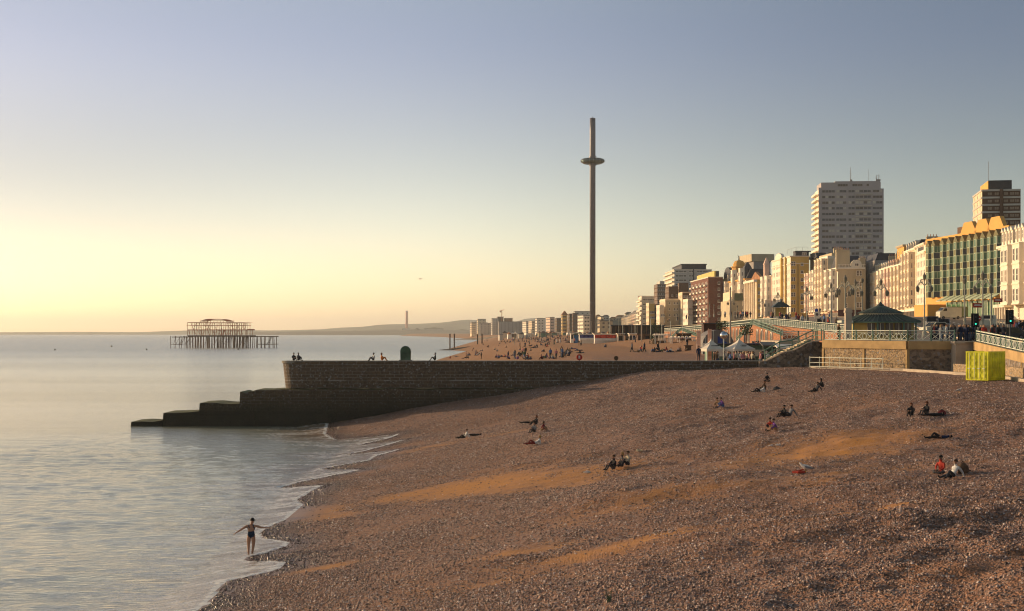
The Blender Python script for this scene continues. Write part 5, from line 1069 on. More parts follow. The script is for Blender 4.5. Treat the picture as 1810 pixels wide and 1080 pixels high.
# ------------------------------------------------------------------ promenade walls near the beach
M_ochre = mat('ochre stone band', (0.46, 0.30, 0.13), var=.2, scale=.6, bump=.4); M_conc = mat('pale concrete', (0.44, 0.36, 0.27), var=.15, scale=.7, bump=.3)
M_flit = stone_wall_mat('lit flint panel', (0.42, 0.29, 0.16), (0, 0, 0), algae=False, brick=(.3, .15), mortar=(.4, .3, .2), grain=.9, vs=8)  # brighter copy of the flint wall for sunlit runs: light put into colour
def wallrun(name, label, pts, band=True, zb=5.5, top=None, mface=None, off=0.0):
    o = empty(name, (pts[0][0], pts[0][1], 0), label, 'wall'); ox, oy = pts[0]
    for (x0, y0), (x1, y1) in zip(pts[:-1], pts[1:]):
        d = Vector((x1-x0, y1-y0)); n = Vector((d.y, -d.x)).normalized()
        if n.dot(Vector((x0, y0))) > 0: n = -n                                # outwards, towards the beach
        z0, z1 = (U(y0), U(y1)) if top is None else (top, top); s = MB(); p = n*.12
        s.face([(x0-ox+p.x, y0-oy+p.y, zb), (x1-ox+p.x, y1-oy+p.y, zb), (x1-ox+p.x, y1-oy+p.y, z1-.8), (x0-ox+p.x, y0-oy+p.y, z0-.8)]); s.build('flint_panel', mface or M_flit, o)
        s = MB(); q = n*.3; b4 = [(x0, y0), (x1, y1), (x1+q.x, y1+q.y), (x0+q.x, y0+q.y)]; v4 = [(a-ox, c-oy) for a, c in b4]; lo = [(z0-.8), (z1-.8), (z1-.8), (z0-.8)]; hi = [z0+.06, z1+.06, z1+.06, z0+.06]
        P8 = [(v4[i][0], v4[i][1], lo[i]) for i in range(4)]+[(v4[i][0], v4[i][1], hi[i]) for i in range(4)]
        for f4 in ((0, 1, 2, 3), (4, 5, 6, 7), (0, 1, 5, 4), (1, 2, 6, 5), (2, 3, 7, 6), (3, 0, 4, 7)): s.face([P8[i] for i in f4])
        s.build('stone_band', M_ochre, o)
        L_ = d.length
        if L_ > 4:
            s = MB(); k = 2 if L_ > 8 else 1
            for i in range(k+1):
                c = Vector((x0, y0))+d*(i/k)-Vector((ox, oy)); u_ = d.normalized()*.14; e = n*.2
                s.prism([(c.x-u_.x, c.y-u_.y), (c.x+u_.x, c.y+u_.y), (c.x+u_.x+e.x, c.y+u_.y+e.y), (c.x-u_.x+e.x, c.y-u_.y+e.y)], zb, min(z0, z1)-.803)
            s.build('quoin', M_ochre, o)
    return o
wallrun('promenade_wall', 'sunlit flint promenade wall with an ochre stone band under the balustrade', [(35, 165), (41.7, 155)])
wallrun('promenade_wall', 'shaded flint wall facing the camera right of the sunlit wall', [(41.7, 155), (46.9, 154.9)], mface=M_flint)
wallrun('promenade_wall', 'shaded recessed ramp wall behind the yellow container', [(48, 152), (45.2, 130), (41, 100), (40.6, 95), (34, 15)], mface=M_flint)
s = MB(); s.box((-.9, -.5, -3.5), (.9, 2.5, .1)); s.box((-1.05, -.65, .1), (1.05, 2.6, .35)); setp(s.build('stone_pier', M_conc, loc=(47.1, 153.6, 9.75)), 'broad grey stone pier at the head of the ramp', 'pier pillar')
s = MB(); kp = [(34, 165.7), (41.3, 153.8), (43.6, 131), (40.5, 110), (38, 96), (32, 15)]
for (x0, y0), (x1, y1) in zip(kp[:-1], kp[1:]):
    d = Vector((x1-x0, y1-y0)).normalized(); n = Vector((d.y, -d.x))*.5
    if n.x > 0: n = -n
    P8 = [(x0, y0, 6.2), (x1, y1, 6.2), (x1+n.x, y1+n.y, 6.2), (x0+n.x, y0+n.y, 6.2), (x0, y0, 7.25), (x1, y1, 7.25), (x1+n.x, y1+n.y, 7.25), (x0+n.x, y0+n.y, 7.25)]
    for f4 in ((4, 5, 6, 7), (0, 1, 5, 4), (1, 2, 6, 5), (2, 3, 7, 6), (3, 0, 4, 7)): s.face([P8[i] for i in f4])
setp(s.build('concrete_kerb', M_conc), 'long pale concrete kerb along the foot of the promenade wall', 'kerb')
s = MB(); lw = [(42.6, 142), (44.0, 131), (41, 110), (39.4, 98)]
for (x0, y0), (x1, y1) in zip(lw[:-1], lw[1:]): s.face([(x0, y0, 6.5), (x1, y1, 6.5), (x1, y1, 8.0), (x0, y0, 8.0)]); s.face([(x0, y0, 8.0), (x1, y1, 8.0), (x1+.4, y1, 8.0), (x0+.4, y0, 8.0)])
setp(s.build('low_flint_wall', M_flit), 'low sunlit flint wall running behind the yellow container', 'wall')
# ------------------------------------------------------------------ balustrades
M_wr = mat('white green railing', (0.66, 0.68, 0.56), var=.12); M_gr2 = mat('railing green', (0.13, 0.22, 0.16), var=.15)
def rail(name, label, pts, h=1.12, ornate=True, step=2.4, zf=None, m1=None, m2=None, group='promenade railings', parts=True, rr=.05):
    o = empty(name, pts[0] if len(pts[0]) == 3 else (*pts[0], UE(pts[0][1])), label, 'railing', group); org = o.location.copy(); m1 = m1 or M_wr; m2 = m2 or M_gr2
    P3 = [Vector(p) if len(p) == 3 else Vector((p[0], p[1], UE(p[1])+.06)) for p in pts]; posts = 0
    for a, c in zip(P3[:-1], P3[1:]):
        a = a-org; c = c-org; L_ = (c-a).length; n = max(1, round(L_/step)); up = Vector((0, 0, 1)); s = MB(); u = (c-a)/n
        s.tube(a+up*h, c+up*h, rr*1.3, k=4); s.tube(a+up*.14, c+up*.14, rr, k=4)
        if ornate: s.tube(a+up*h*.78, c+up*h*.78, rr*.7, k=4)
        else: s.tube(a+up*h*.5, c+up*h*.5, rr, k=4)
        s.build('rails', m1, o)
        for i in range(n+1):
            if i == n and c is not (P3[-1]-org) and (c-(P3[-1]-org)).length > .01: continue
            p = a+u*i; q = MB(); q.tube(p, p+up*(h+.12), rr*1.7 if ornate else rr*1.1, k=5)
            if posts < 95: q.build('post', m2, o); posts += 1
        if ornate:
            for i in range(n):
                p = a+u*i; q = MB(); lo, hi = up*.18, up*h*.76
                q.tube(p+lo, p+u*.36+hi, rr*.6, k=4); q.tube(p+hi, p+u*.36+lo, rr*.6, k=4); q.tube(p+u*.64+lo, p+u+hi, rr*.6, k=4); q.tube(p+u*.64+hi, p+u+lo, rr*.6, k=4); q.tube(p+u*.36+lo, p+u*.36+hi, rr*.5, k=4); q.tube(p+u*.64+lo, p+u*.64+hi, rr*.5, k=4)
                mid = p+u*.5+(lo+hi)*.5
                for kk in range(8):
                    t0, t1 = kk*math.pi/4, (kk+1)*math.pi/4; r_ = h*.27; ud = u.normalized(); q.tube(mid+ud*r_*math.cos(t0)*.9+up*r_*math.sin(t0), mid+ud*r_*math.cos(t1)*.9+up*r_*math.sin(t1), rr*.6, k=4)
                if i < 40: q.build('scroll_panel', m1, o)
    return o
rail('balustrade', 'ornate white and green balustrade on top of the sunlit promenade wall', [(35, 165), (41.7, 155)])
rail('balustrade', 'ornate balustrade above the shaded wall right of the corner', [(41.7, 155), (46.6, 154.9)])
rail('balustrade', 'ornate white balustrade sloping down the ramp behind the yellow container', [(48, 152), (45.2, 130), (41, 100)])
rail('steel_railing', 'thin pale steel railing standing on the kerb below the sunlit wall', [(33.4, 165.0, 7.1), (39.2, 155.6, 7.1)], h=1.15, ornate=False, step=1.6, rr=.035, m2=M_wr)
rail('stair_railing', 'green stepped railing following the stone stairs up from the groyne', [(PX(1352, 174), 174, 7.7), (PX(1378, 174), 174, 8.7), (PX(1400, 174), 174, 8.9), (PX(1437, 174), 174, 10.1), (PX(1452, 172), 172, 10.1)], h=1.2, ornate=False, step=1.1, rr=.06, m1=M_gr2)
rail('stair_railing', 'second green stair railing on the inland side of the stone stairs', [(PX(1352, 177.8), 177.8, 7.7), (PX(1378, 177.8), 177.8, 8.7), (PX(1400, 177.8), 177.8, 8.9), (PX(1437, 177.8), 177.8, 10.1)], h=1.2, ornate=False, step=1.1, rr=.06, m1=M_gr2)
rail('balustrade', 'ornate balustrade on the terrace left of the head of the stairs', [(PX(1380, 186), 186, 10.0), (PX(1442, 186), 186, 10.0)])
s = MB(); s.box((PX(1376, 187), 186.2, 9.2), (PX(1446, 187), 200, 9.98)); setp(s.build('stair_terrace', M_conc), kind='structure')
def topr(y0, y1, st, lab):
    ys = list(np.arange(y0, y1+.1, st)); rail('balustrade', lab, [(E(y)-.0, y) for y in ys], h=1.25, ornate=False, step=2.6 if y1 < 400 else 5, rr=.07, m1=M_wr, m2=M_gr2)
rail('balustrade', 'far promenade balustrade above the arches, nearest stretch beside the pagoda shelter', [(E(y), y) for y in np.arange(190, 261, 14)], h=1.25, ornate=True, step=2.4, rr=.045)
rail('balustrade', 'promenade balustrade along the top of the arches behind the white tents', [(E(y), y) for y in np.arange(260, 341, 16)], h=1.3, ornate=True, step=2.6, rr=.05)
rail('balustrade', 'distant promenade balustrade left of the triangular ramp wall', [(E(y), y) for y in np.arange(340, 521, 30)], h=1.35, ornate=False, step=2.6, rr=.08)
rail('balustrade', 'farthest promenade balustrade towards the grey marquee side', [(E(y), y) for y in np.arange(520, 801, 40)], h=1.4, ornate=False, step=5, rr=.09)
# ------------------------------------------------------------------ pagoda shelter
M_rf = mat('green metal roof', (0.045, 0.06, 0.05), var=.25, rough=.45); M_seam = mat('roof seam', (.14, .17, .14)); M_kio = mat('kiosk ochre', (0.50, 0.36, 0.12), var=.1)
D = 171.0; cx = PX(1568, D); zg = U(D)
sh_ = empty('pagoda_shelter', (cx, D+3, zg), 'octagonal ochre promenade shelter under a dark green two-tier pagoda roof', 'shelter', rz=R(6))
def octp(rx, ry, k=8, ph=math.pi/8): return [(rx*math.cos(ph+2*math.pi*i/k), ry*math.sin(ph+2*math.pi*i/k)) for i in range(k)]
b_ = MB(); b_.prism(octp(3.95, 3.0), 0, 2.3); b_.build('walls', M_kio, sh_)
def tier(r0, z0, r1, z1, nm, par):
    a, c = octp(*r0), octp(*r1); s = MB()
    for i in range(8):
        j = (i+1) % 8; s.face([(*a[i], z0), (*a[j], z0), (*c[j], z1), (*c[i], z1)])
    s.face([(*p, z0) for p in a]); s.face([(*p, z1) for p in c]); o = s.build(nm, M_rf, par); t = MB()
    for i in range(8):
        j = (i+1) % 8
        for k in range(6):
            f_ = k/6; p = (a[i][0]+(a[j][0]-a[i][0])*f_, a[i][1]+(a[j][1]-a[i][1])*f_, z0+.05); q = (c[i][0]+(c[j][0]-c[i][0])*f_, c[i][1]+(c[j][1]-c[i][1])*f_, z1+.05); t.tube(p, q, .05, k=4)
    t.build('roof_seams', M_seam, o)
    return o
tier((4.75, 4.2), 2.12, (2.45, 2.15), 2.95, 'lower_roof', sh_); tier((2.8, 2.45), 3.10, (.4, .35), 3.95, 'upper_roof', sh_); q_ = MB(); q_.prism(octp(2.5, 2.2), 2.96, 3.09); q_.build('roof_clerestory', M_cream, sh_)
s = MB(); s.lathe([(.38, 3.95), (.45, 4.1), (.2, 4.25), (.06, 4.5)], k=8); s.build('finial', M_rf, sh_)
s = MB(); s.prism(octp(4.7, 4.15), 2.0, 2.117); s.build('fascia', M_gr2, sh_)
for i, (x, y) in enumerate(octp(4.1, 3.6)): s = MB(); s.tube((x, y, 0), (x, y, 2.1), .1, k=6); s.build('post', M_gr2, sh_)
for x in (-2.2, -1.1, 0, 1.1, 2.2):
    ang = math.atan2(x, 6)*.0; w = MB(); w.box((x-.42, -2.98, .5), (x+.42, -2.79, 1.95)); w.build('window', M_glass, sh_); w = MB(); w.box((x-.03, -3.02, .5), (x+.03, -2.985, 1.95)); w.build('glazing_bar', M_cream, sh_)
s = MB(); s.box((-5.6, -2.5, 2.0), (-4.2, -1.0, 2.25)); s.build('side_canopy', M_wr, sh_)
# small far shelter
D = 330.0; s0 = empty('small_shelter', (PX(1380, D), D, UE(D)+2), 'small distant promenade shelter with a dark hipped roof', 'shelter'); s = MB()
for x in (-2.6, 2.6):
    for y in (-2, 2): s.box((x-.12, y-.12, 0), (x+.12, y+.12, 2.6))
s.build('posts', M_cream, s0); s = MB(); a, c = [(-3.6, -3), (3.6, -3), (3.6, 3), (-3.6, 3)], [(-1, -.6), (1, -.6), (1, .6), (-1, .6)]
for i in range(4): j = (i+1) % 4; s.face([(*a[i], 2.6), (*a[j], 2.6), (*c[j], 4.0), (*c[i], 4.0)])
s.face([(*p, 2.6) for p in a]); s.face([(*p, 4.0) for p in c]); s.lathe([(.5, 0), (.15, .7)], c=(0, 0, 4), k=6); s.build('roof', M_rf, s0); s = MB(); s.box((-2.4, 1.8, 0), (2.4, 2, 2.5)); s.build('back_screen', M_kio, s0); s0.scale = (.58, .58, .8)
# ------------------------------------------------------------------ yellow container
M_con = mat('lime yellow container paint', (0.68, 0.66, 0.02), var=.22, rough=.5, scale=1.5)
co = empty('shipping_container', (39.5, 122, 7.02), 'lime yellow shipping container standing on the shingle by the ramp', 'container'); Lc, Wc, Hc = 2.65, 2.1, 2.42; A = R(41)
co.rotation_euler = (0, 0, A)
s = MB(); s.box((.06, .08, .1), (Lc-.06, Wc-.06, Hc-.06))
for i in range(9):
    x = .18+i*.27; s.prism([(x, .08), (x+.05, .02), (x+.15, .02), (x+.2, .08)][::-1], .16, Hc-.12)
s.build('corrugated_walls', M_con, co); s = MB()
for x in (0, Lc-.12):
    for y in (0, Wc-.12): s.box((x, y, 0), (x+.12, y+.12, Hc))
for z in (0, Hc-.12): s.box((.12, 0, z), (Lc-.12, .1, z+.12)); s.box((.12, Wc-.1, z), (Lc-.12, Wc, z+.12)); s.box((0, .12, z), (.1, Wc-.12, z+.12))
s.build('corner_frame', M_con, co)
for k in (0, 1):
    d_ = MB(); y0 = .13+k*(Wc-.26)/2; y1 = y0+(Wc-.26)/2-.02; d_.box((.02, y0, .14), (.058, y1, Hc-.14))
    for z in (.25, .75, 1.25, 1.75): d_.box((-.015, y0+.08, z), (.018, y1-.08, z+.32))
    dd = d_.build('door', M_con, co)
    for yy in (y0+.22, y1-.22): t = MB(); t.tube((-.05, yy, .1), (-.05, yy, Hc-.1), .022, k=5); t.box((-.07, yy-.05, .95), (-.02, yy+.16, 1.02)); t.build('lock_bar', M_wr, dd)
# ------------------------------------------------------------------ lamp posts
M_lp = mat('lamp post paint', (0.40, 0.38, 0.30), var=.1); M_lan = mat('lantern glass', (.20, .17, .12), rough=.3)
def lamp(x, yt, D, lab, ornate=True, sc_=1.0, zb_=None, arms=4):
    zb_ = U(D) if zb_ is None else zb_; h = PZ(yt, D)-zb_
    o = empty('street_lamp', (PX(x, D), D, zb_), lab, 'street lamp', 'promenade lamp posts', rz=R(25)); s = MB()
    s.lathe([(.26, 0), (.26, .5), (.17, .8), (.10, 1.4), (.08, h*.6), (.06, h-.4)], k=8); s.lathe([(.17, 2.2), (.17, 2.45)], k=8); s.build('pole', M_lp, o)
    if ornate:
        s = MB(); za = h-1.5
        for i in range(arms):
            a = 2*math.pi*i/arms; pr = None
            for j in range(6):
                t = j/5; rr_ = .12+1.05*t; z = za+.45*math.sin(t*math.pi)-.15*t; p = (rr_*math.cos(a), rr_*math.sin(a), z)
                if pr: s.tube(pr, p, .05, k=4)
                pr = p
            for j in range(6):
                t0, t1 = j*math.pi/3, (j+1)*math.pi/3; s.tube(((.45+.22*math.cos(t0))*math.cos(a), (.45+.22*math.cos(t0))*math.sin(a), za+.55+.22*math.sin(t0)), ((.45+.22*math.cos(t1))*math.cos(a), (.45+.22*math.cos(t1))*math.sin(a), za+.55+.22*math.sin(t1)), .035, k=4)
        s.build('scroll_bracket', M_lp, o)
        for i in range(arms):
            a = 2*math.pi*i/arms; l = MB(); l.lathe([(.06, -.7), (.13, -.6), (.19, -.15), (.08, .0), (.03, .12)], c=(1.17*math.cos(a), 1.17*math.sin(a), za-.15), k=8); l.build('lantern', M_lan, o)
        l = MB(); l.lathe([(.08, 0), (.16, .15), (.22, .6), (.09, .8), (.03, 1.0)], c=(0, 0, h-.9), k=8); l.build('lantern', M_lan, o)
    else:
        l = MB(); l.lathe([(.08, -.15), (.22, 0), (.26, .35), (.08, .5)], c=(0, 0, h-.5), k=8); l.build('lantern', M_lan, o)
    return o
for a in [(1737, 480, 160, 'ornate multi-lantern lamp post, largest and nearest, before the ochre hotel'), (1634, 483, 185, 'ornate lamp post rising right behind the pagoda shelter roof'), (1494, 487, 176, 'ornate lamp post rising before the blank cream end wall'), (1512, 494, 205, 'ornate lamp post just right of the one before the blank end wall'),
          (1557, 493, 200, 'ornate lamp post rising above the pagoda shelter roof'), (1469, 500, 232, 'ornate lamp post left of the blank cream end wall'), (1426, 507, 262, 'ornate lamp post in front of the ochre side wall'), (1375, 516, 350, 'ornate lamp post in front of the tall white hotel'), (1292, 524, 400, 'ornate lamp post in front of the low pavilion'), (1347, 528, 430, 'distant ornate lamp post before the columned hotel')]: lamp(*a)
for a in [(1705, 492, 175, 'plain lamp post between the ornate ones before the ochre hotel'), (1752, 492, 172, 'plain lamp post just right of the largest ornate lamp'), (1524, 492, 210, 'plain slim lamp post at the side street mouth'), (1254, 534, 440, 'distant plain lamp post before the red brick flats'), (1262, 538, 480, 'distant plain lamp post right beside another by the red flats'),
          (1303, 540, 420, 'plain lamp post before the domed hotel'), (1449, 545, 300, 'plain lamp post above the balustrade left of the shelter'), (1240, 545, 560, 'far plain lamp post above the orange ramp wall'), (1196, 553, 640, 'far plain lamp post by the buff end wall'), (1175, 556, 700, 'farthest plain lamp post before the brown blocks')]: lamp(a[0], a[1], a[2], a[3], False)
# wooden posts / masts on the lower promenade
for i, (x, yt, yb_, D, w, m, lab, cat, nm) in enumerate([(1499, 545, 604, 166, .34, M_conc, 'thick square stone post between lamp posts at the head of the stairs', 'post', 'stone_post'), (1291, 512, 606, 215, .13, M_conc, 'tall plain timber mast behind the white tents', 'mast', 'mast'),
      (1134, 556, 603, 470, .22, M_conc, 'tall pale mast beside the cream kiosks', 'mast', 'mast'), (1185, 570, 604, 430, .12, M_wr, 'slim pale mast above the white pergola', 'mast', 'mast'), (1170, 576, 604, 440, .12, M_wr, 'shorter slim pale mast left of the white pergola', 'mast', 'mast'), (1101, 570, 600, 560, .12, M_wr, 'thin mast left of the cream kiosks', 'mast', 'mast'), (1206, 562, 604, 420, .1, M_wr, 'thin mast right of the white pergola', 'mast', 'mast'), (1077, 566, 600, 620, .14, M_wr, 'thin mast near the foot of the observation tower', 'mast', 'mast'), (1150, 565, 603, 470, .1, M_wr, 'thin dark mast right of the cream kiosks', 'mast', 'mast')]):
    z0 = PZ(yb_, D)-1.5; s = MB(); h = PZ(yt, D)-z0
    if nm == 'stone_post': s.box((-w, -w, 0), (w, w, h)); s.box((-w*1.2, -w*1.2, h-.5), (w*1.2, w*1.2, h-.25))
    else: s.tube((0, 0, 0), (0, 0, h), w, w*.7, k=6); s.lathe([(w*1.3, h), (w*.4, h+.4)], k=6)
    setp(s.build(nm, m, loc=(PX(x, D), D, z0)), lab, cat)
# ------------------------------------------------------------------ tents, marquee, banners, globe
M_tent = mat('white tent canvas', (0.75, 0.66, 0.54), var=.08, rough=.8); M_ban = mat('peach banner pole', (0.85, 0.45, 0.30), var=.25, scale=.8, stretch=(.1, .1, 2)); M_mar = mat('grey marquee skin', (.17, .145, .125), var=.15, scale=.4, rough=.6)
def tent(x0, x1, xm, yt, ye, yb_, D, lab, mark):
    X0, X1 = PX(x0, D), PX(x1, D); w = (X1-X0)/2; o = empty('gazebo_tent', ((X0+X1)/2, D+w, PZ(yb_, D)), lab, 'tent', 'white gazebo tents', rz=R(20)); w *= .86; ze, zt_ = PZ(ye, D)-PZ(yb_, D), PZ(yt, D)-PZ(yb_, D); s = MB(); n = 5
    ring = []
    for j in range(n+1):
        t = j/n; r_ = w*((1-t)**1.55)+.03; z = ze+(zt_-ze)*t; ring.append([(-r_, -r_, z), (r_, -r_, z), (r_, r_, z), (-r_, r_, z)])
    for j in range(n):
        for i in range(4): s.face([ring[j][i], ring[j][(i+1) % 4], ring[j+1][(i+1) % 4], ring[j+1][i]])
    for i in range(4): p, q = ring[0][i], ring[0][(i+1) % 4]; s.face([(p[0], p[1], p[2]-.3), (q[0], q[1], q[2]-.3), q, p])
    s.build('canopy', M_tent, o)
    for sx_ in (-1, 1):
        for sy in (-1, 1): l = MB(); l.box((sx_*w*.95-.05, sy*w*.95-.05, -1.5), (sx_*w*.95+.05, sy*w*.95+.05, ze)); l.build('leg', M_wr, o)
    l = MB()
    if mark == 'oval':
        for i in range(12):
            t0, t1 = i*math.pi/6, (i+1)*math.pi/6; f_ = lambda t: (.45*math.cos(t), -w*.80-.06+.33*0, ze+.42+.13*math.sin(t)); l.tube(f_(t0), f_(t1), .02, k=4)
        l.box((-.3, -w*.84-.06, ze+.38), (.3, -w*.80-.05, ze+.46))
    else:
        for i in range(7): l.box((-.55+i*.16, -w*.82-.06, ze+.38), (-.45+i*.16, -w*.78-.05, ze+.5))
    l.build('logo', CL['charcoal'], o)
tent(1239, 1281, 1262, 599, 617, 633, 188, 'white pyramid gazebo tent, left one, with small dark lettering', 'txt'); tent(1286, 1334, 1305, 598, 616.5, 633, 187, 'white pyramid gazebo tent, right one, with an oval mark', 'oval')
for x, yt, lab in [(1235, 585, 'peach banner pole standing left of the tents, nearer one'), (1254.5, 582, 'peach banner pole between the tents and marquee, second from left')]:
    D = 190; s = MB(); s.box((-.24, -.04, 0), (.24, .04, PZ(yt, D)-7.2)); s.tube((-.16, 0, -.3), (-.16, 0, PZ(yt, D)-7.1), .03, k=5); setp(s.build('banner_pole', M_ban, loc=(PX(x, D), D, 7.2)), lab, 'banner', 'peach banner poles')
D = 182; gl = empty('globe_lamp', (PX(1279.5, D), D, 7.2), 'mirrored silver globe on a slim pole between the tents', 'sculpture'); s = MB(); s.tube((0, 0, 0), (0, 0, PZ(599, D)-7.2), .05, k=6); s.build('pole', M_wr, gl)
s = MB(); r_ = 6.6*D/FPX; s.lathe([(r_*math.sin(math.pi*i/12)+.001, -r_*math.cos(math.pi*i/12)) for i in range(13)], c=(0, 0, PZ(592.5, D)-7.2), k=20); s.build('globe', mat('mirror globe', (.7, .7, .7), rough=.04, metal=1, var=.01), gl, smooth=True)
D = 240; mq = empty('marquee', (PX(1242, D), D, 7.5), 'large grey domed marquee behind the white tents', 'marquee'); w = PX(1297, D)-PX(1242, D); s = MB(); pf = [(0, 0), (0, 1.6)]+[(w/2-w/2*math.cos(math.pi*i/10), 1.6+(PZ(583, D)-9.1)*math.sin(math.pi*i/10)) for i in range(1, 10)]+[(w, 1.6), (w, 0)]
s.prism(pf, 0, 8, axis='y'); s.build('skin', M_mar, mq); s = MB()
for i in range(1, 12, 2): s.tube((pf[i][0], -.04, pf[i][1]), (pf[i][0], -.04, 0), .05, k=4)
s.build('ribs', M_wr, mq); s = MB(); s.face([(w*.48, -.06, 3.0), (w*.8, -.06, 1.8), (w*.8, -.06, .2), (w*.48, -.06, .4)]); s.build('blue_panel', mat('blue tarpaulin', (.03, .06, .25)), mq)
D = 195; tb = empty('serving_hut', (PX(1258, D), D+4, 7.2), 'dark green serving hut with a pale counter under the tents', 'hut'); s = MB(); s.box((0, 0, 0), (PX(1375, D)-PX(1258, D), 3, 2.15)); s.build('walls', M_gr2, tb); s = MB(); s.box((-.3, -.8, 2.15), (PX(1375, D)-PX(1258, D)+.3, 3.2, 2.35)); s.build('roof', M_slate, tb); s = MB(); s.box((.8, -.12, .6), (4.2, -.004, 1.5)); s.box((5, -.12, .6), (8, -.004, 1.5)); s.build('counter_hatch', M_cream, tb)
# blue/white awnings right of the tents
for x0, x1, y, D, m, lab in [(1371, 1410, 611, 184, M_white, 'long white cylinder-like awning roll below the stair terrace'), (1345, 1372, 607, 186, M_mar, 'dark cafe awning between the tents and the stairs')]:
    o = empty('cafe_awning', (PX(x0, D), D, 7.3), lab, 'awning'); W_ = PX(x1, D)-PX(x0, D); s = MB(); z = PZ(y, D)-7.3; s.prism([(-1.2, z-.35), (1.2, z+.1), (1.2, z+.2), (-1.2, z-.2)], 0, W_, axis='x'); s.build('fabric', m, o); s = MB()
    for x in (.1, W_-.1): s.tube((x, -1, -1), (x, -1, z-.3), .04, k=4)
    s.build('posts', M_wr, o)
# ------------------------------------------------------------------ stalls, kiosks and pergola on the lower promenade
def kiosk(nm, lab, x0, x1, yt, yb_, D, m, roofm, cat='kiosk', extra=None, dpt=4):
    X0 = PX(x0, D); W_ = PX(x1, D)-X0; z0 = PZ(yb_, D); h = PZ(yt, D)-z0; o = empty(nm, (X0, D, z0), lab, cat, 'beachfront stalls'); s = MB(); s.box((0, 0, -1.5), (W_, dpt, h*.88)); s.build('walls', m, o)
    s = MB(); s.box((-.3, -.8, h*.88+.003), (W_+.3, dpt+.2, h)); s.build('roof', roofm, o)
    if extra: extra(o, W_, h)
    return o
M_blue = mat('blue paint', (.04, .15, .32)); M_redb = mat('red hoarding', (.55, .07, .04), var=.5, scale=1.2); M_cb = mat('dark blue hoarding', (.06, .07, .2), var=.5, scale=.8)
def hoard(m):
    def f_(o, W_, h): s = MB(); s.box((.2, -.1, h*.35), (W_-.2, -.004, h*.85)); s.build('banner', m, o); s = MB(); s.box((0, -.9, 0), (W_, -.2, h*.25)); s.build('counter', M_white, o)
    return f_
def openings(n):
    def f_(o, W_, h):
        for i in range(n): s = MB(); s.box((W_*(i+.2)/n, -.06, 0), (W_*(i+.75)/n, -.004, h*.7)); s.build('doorway', M_dark, o)
    return f_
for a in [('white_kiosk', 'small white kiosk, leftmost stall by the observation tower foot', 1009, 1014, 588, 599, 560, M_white, M_white, openings(1)), ('blue_kiosk', 'small bright blue stall next to the leftmost white kiosk', 1014.5, 1023, 591, 600, 560, M_blue, M_slate, None), ('blue_hoarding_stall', 'low white stall with a dark blue panel', 1024, 1050, 590, 601, 550, M_white, M_white, hoard(M_cb)),
          ('red_hoarding_stall', 'long low stall with a bright red hoarding and white counter', 1051, 1090, 590, 602, 540, M_white, M_cream, hoard(M_redb)), ('cream_kiosk', 'square cream kiosk with three small square marks, right of the red hoarding', 1091.5, 1103.5, 589, 602, 535, M_cream, M_cream, openings(1)), ('dark_kiosk', 'dark brown stall right of the square cream kiosk', 1105, 1112, 592, 602, 530, M_brn, M_slate, openings(1)),
          ('cream_kiosk', 'cream kiosk with a dark stepped opening', 1112.5, 1124, 589, 602, 525, M_cream, M_white, openings(2)), ('brown_shed', 'dark red brown shed left of the white pergola', 1127, 1150, 590, 603, 500, M_brn, M_brn, openings(2))]:
    kiosk(a[0], a[1], *a[2:9], extra=a[9])
s = MB()
kk = [o for o in COL.objects if o.get('label') == 'square cream kiosk with three small square marks, right of the red hoarding'][0]
for i in range(3): s.box((.35+i*.7, -.9, 2.15), (.8+i*.7, -.81, 2.5))
s.build('marks', M_slate, kk)
D = 560; dk = empty('dark_arcade', (PX(1084, D), D+10, 9), 'long dark low building with columns behind the cream kiosks', 'building'); W_ = PX(1178, D)-PX(1084, D); h = PZ(576, D)-9; s = MB(); s.box((0, 0, 0), (W_, 6, h)); s.build('walls', mat('near black cladding', (.03, .027, .025)), dk); s = MB(); s.box((-.4, -1.2, h+.003), (W_+.4, 6.4, h+.4)); s.build('roof', M_slate, dk)
for i in range(13): s = MB(); s.box((W_*i/12-.12, -.9, 0), (W_*i/12+.12, -.6, h)); s.build('column', M_brn, dk)
D = 545; kb = kiosk('tarpaulin_hut', 'wide dark tarpaulin covered hut under the orange ramp', 1244, 1277, 571, 585, 330, mat('dark red brown cladding', (.05, .02, .015)), M_slate, cat='hut')
def pergola(x0, x1, yt, yb_, D, lab):
    X0 = PX(x0, D); W_ = PX(x1, D)-X0; z0 = PZ(yb_, D); h = PZ(yt, D)-z0; o = empty('pergola', (X0, D, z0), lab, 'pergola'); n = max(3, int(W_/1.6))
    for i in range(n+1):
        for y in (0, 4): s = MB(); s.box((W_*i/n-.09, y-.09, -1.5), (W_*i/n+.09, y+.09, h)); s.build('post', M_white, o)
    s = MB(); s.box((-.3, -.2, h), (W_+.3, .2, h+.3)); s.box((-.3, 3.8, h), (W_+.3, 4.2, h+.3)); s.build('beams', M_white, o); s = MB()
    for i in range(n*2): s.box((W_*i/n/2, -.4, h+.303), (W_*i/n/2+.12, 4.4, h+.45))
    s.build('rafters', M_white, o); s = MB(); s.box((0, 1.5, 0), (W_*.8, 3, h*.5)); s.build('bar_counter', M_brn, o)
pergola(1158, 1184, 593, 611, 400, 'white timber pergola at the left end of the terrace bar'); pergola(1188, 1228, 598, 612, 380, 'dark low covered terrace with white posts right of the pergola')
kiosk('dark_canopy_bar', 'low bar with a black canopy roof behind the white posts', 1196, 1222, 589, 597, 420, M_brn, M_slate, cat='bar', extra=openings(3))
kiosk('crate_stack', 'small square slatted crate standing on the sand left of the tents', 1211, 1222, 610, 619, 300, M_brn, M_brn, cat='crate', dpt=1.2)
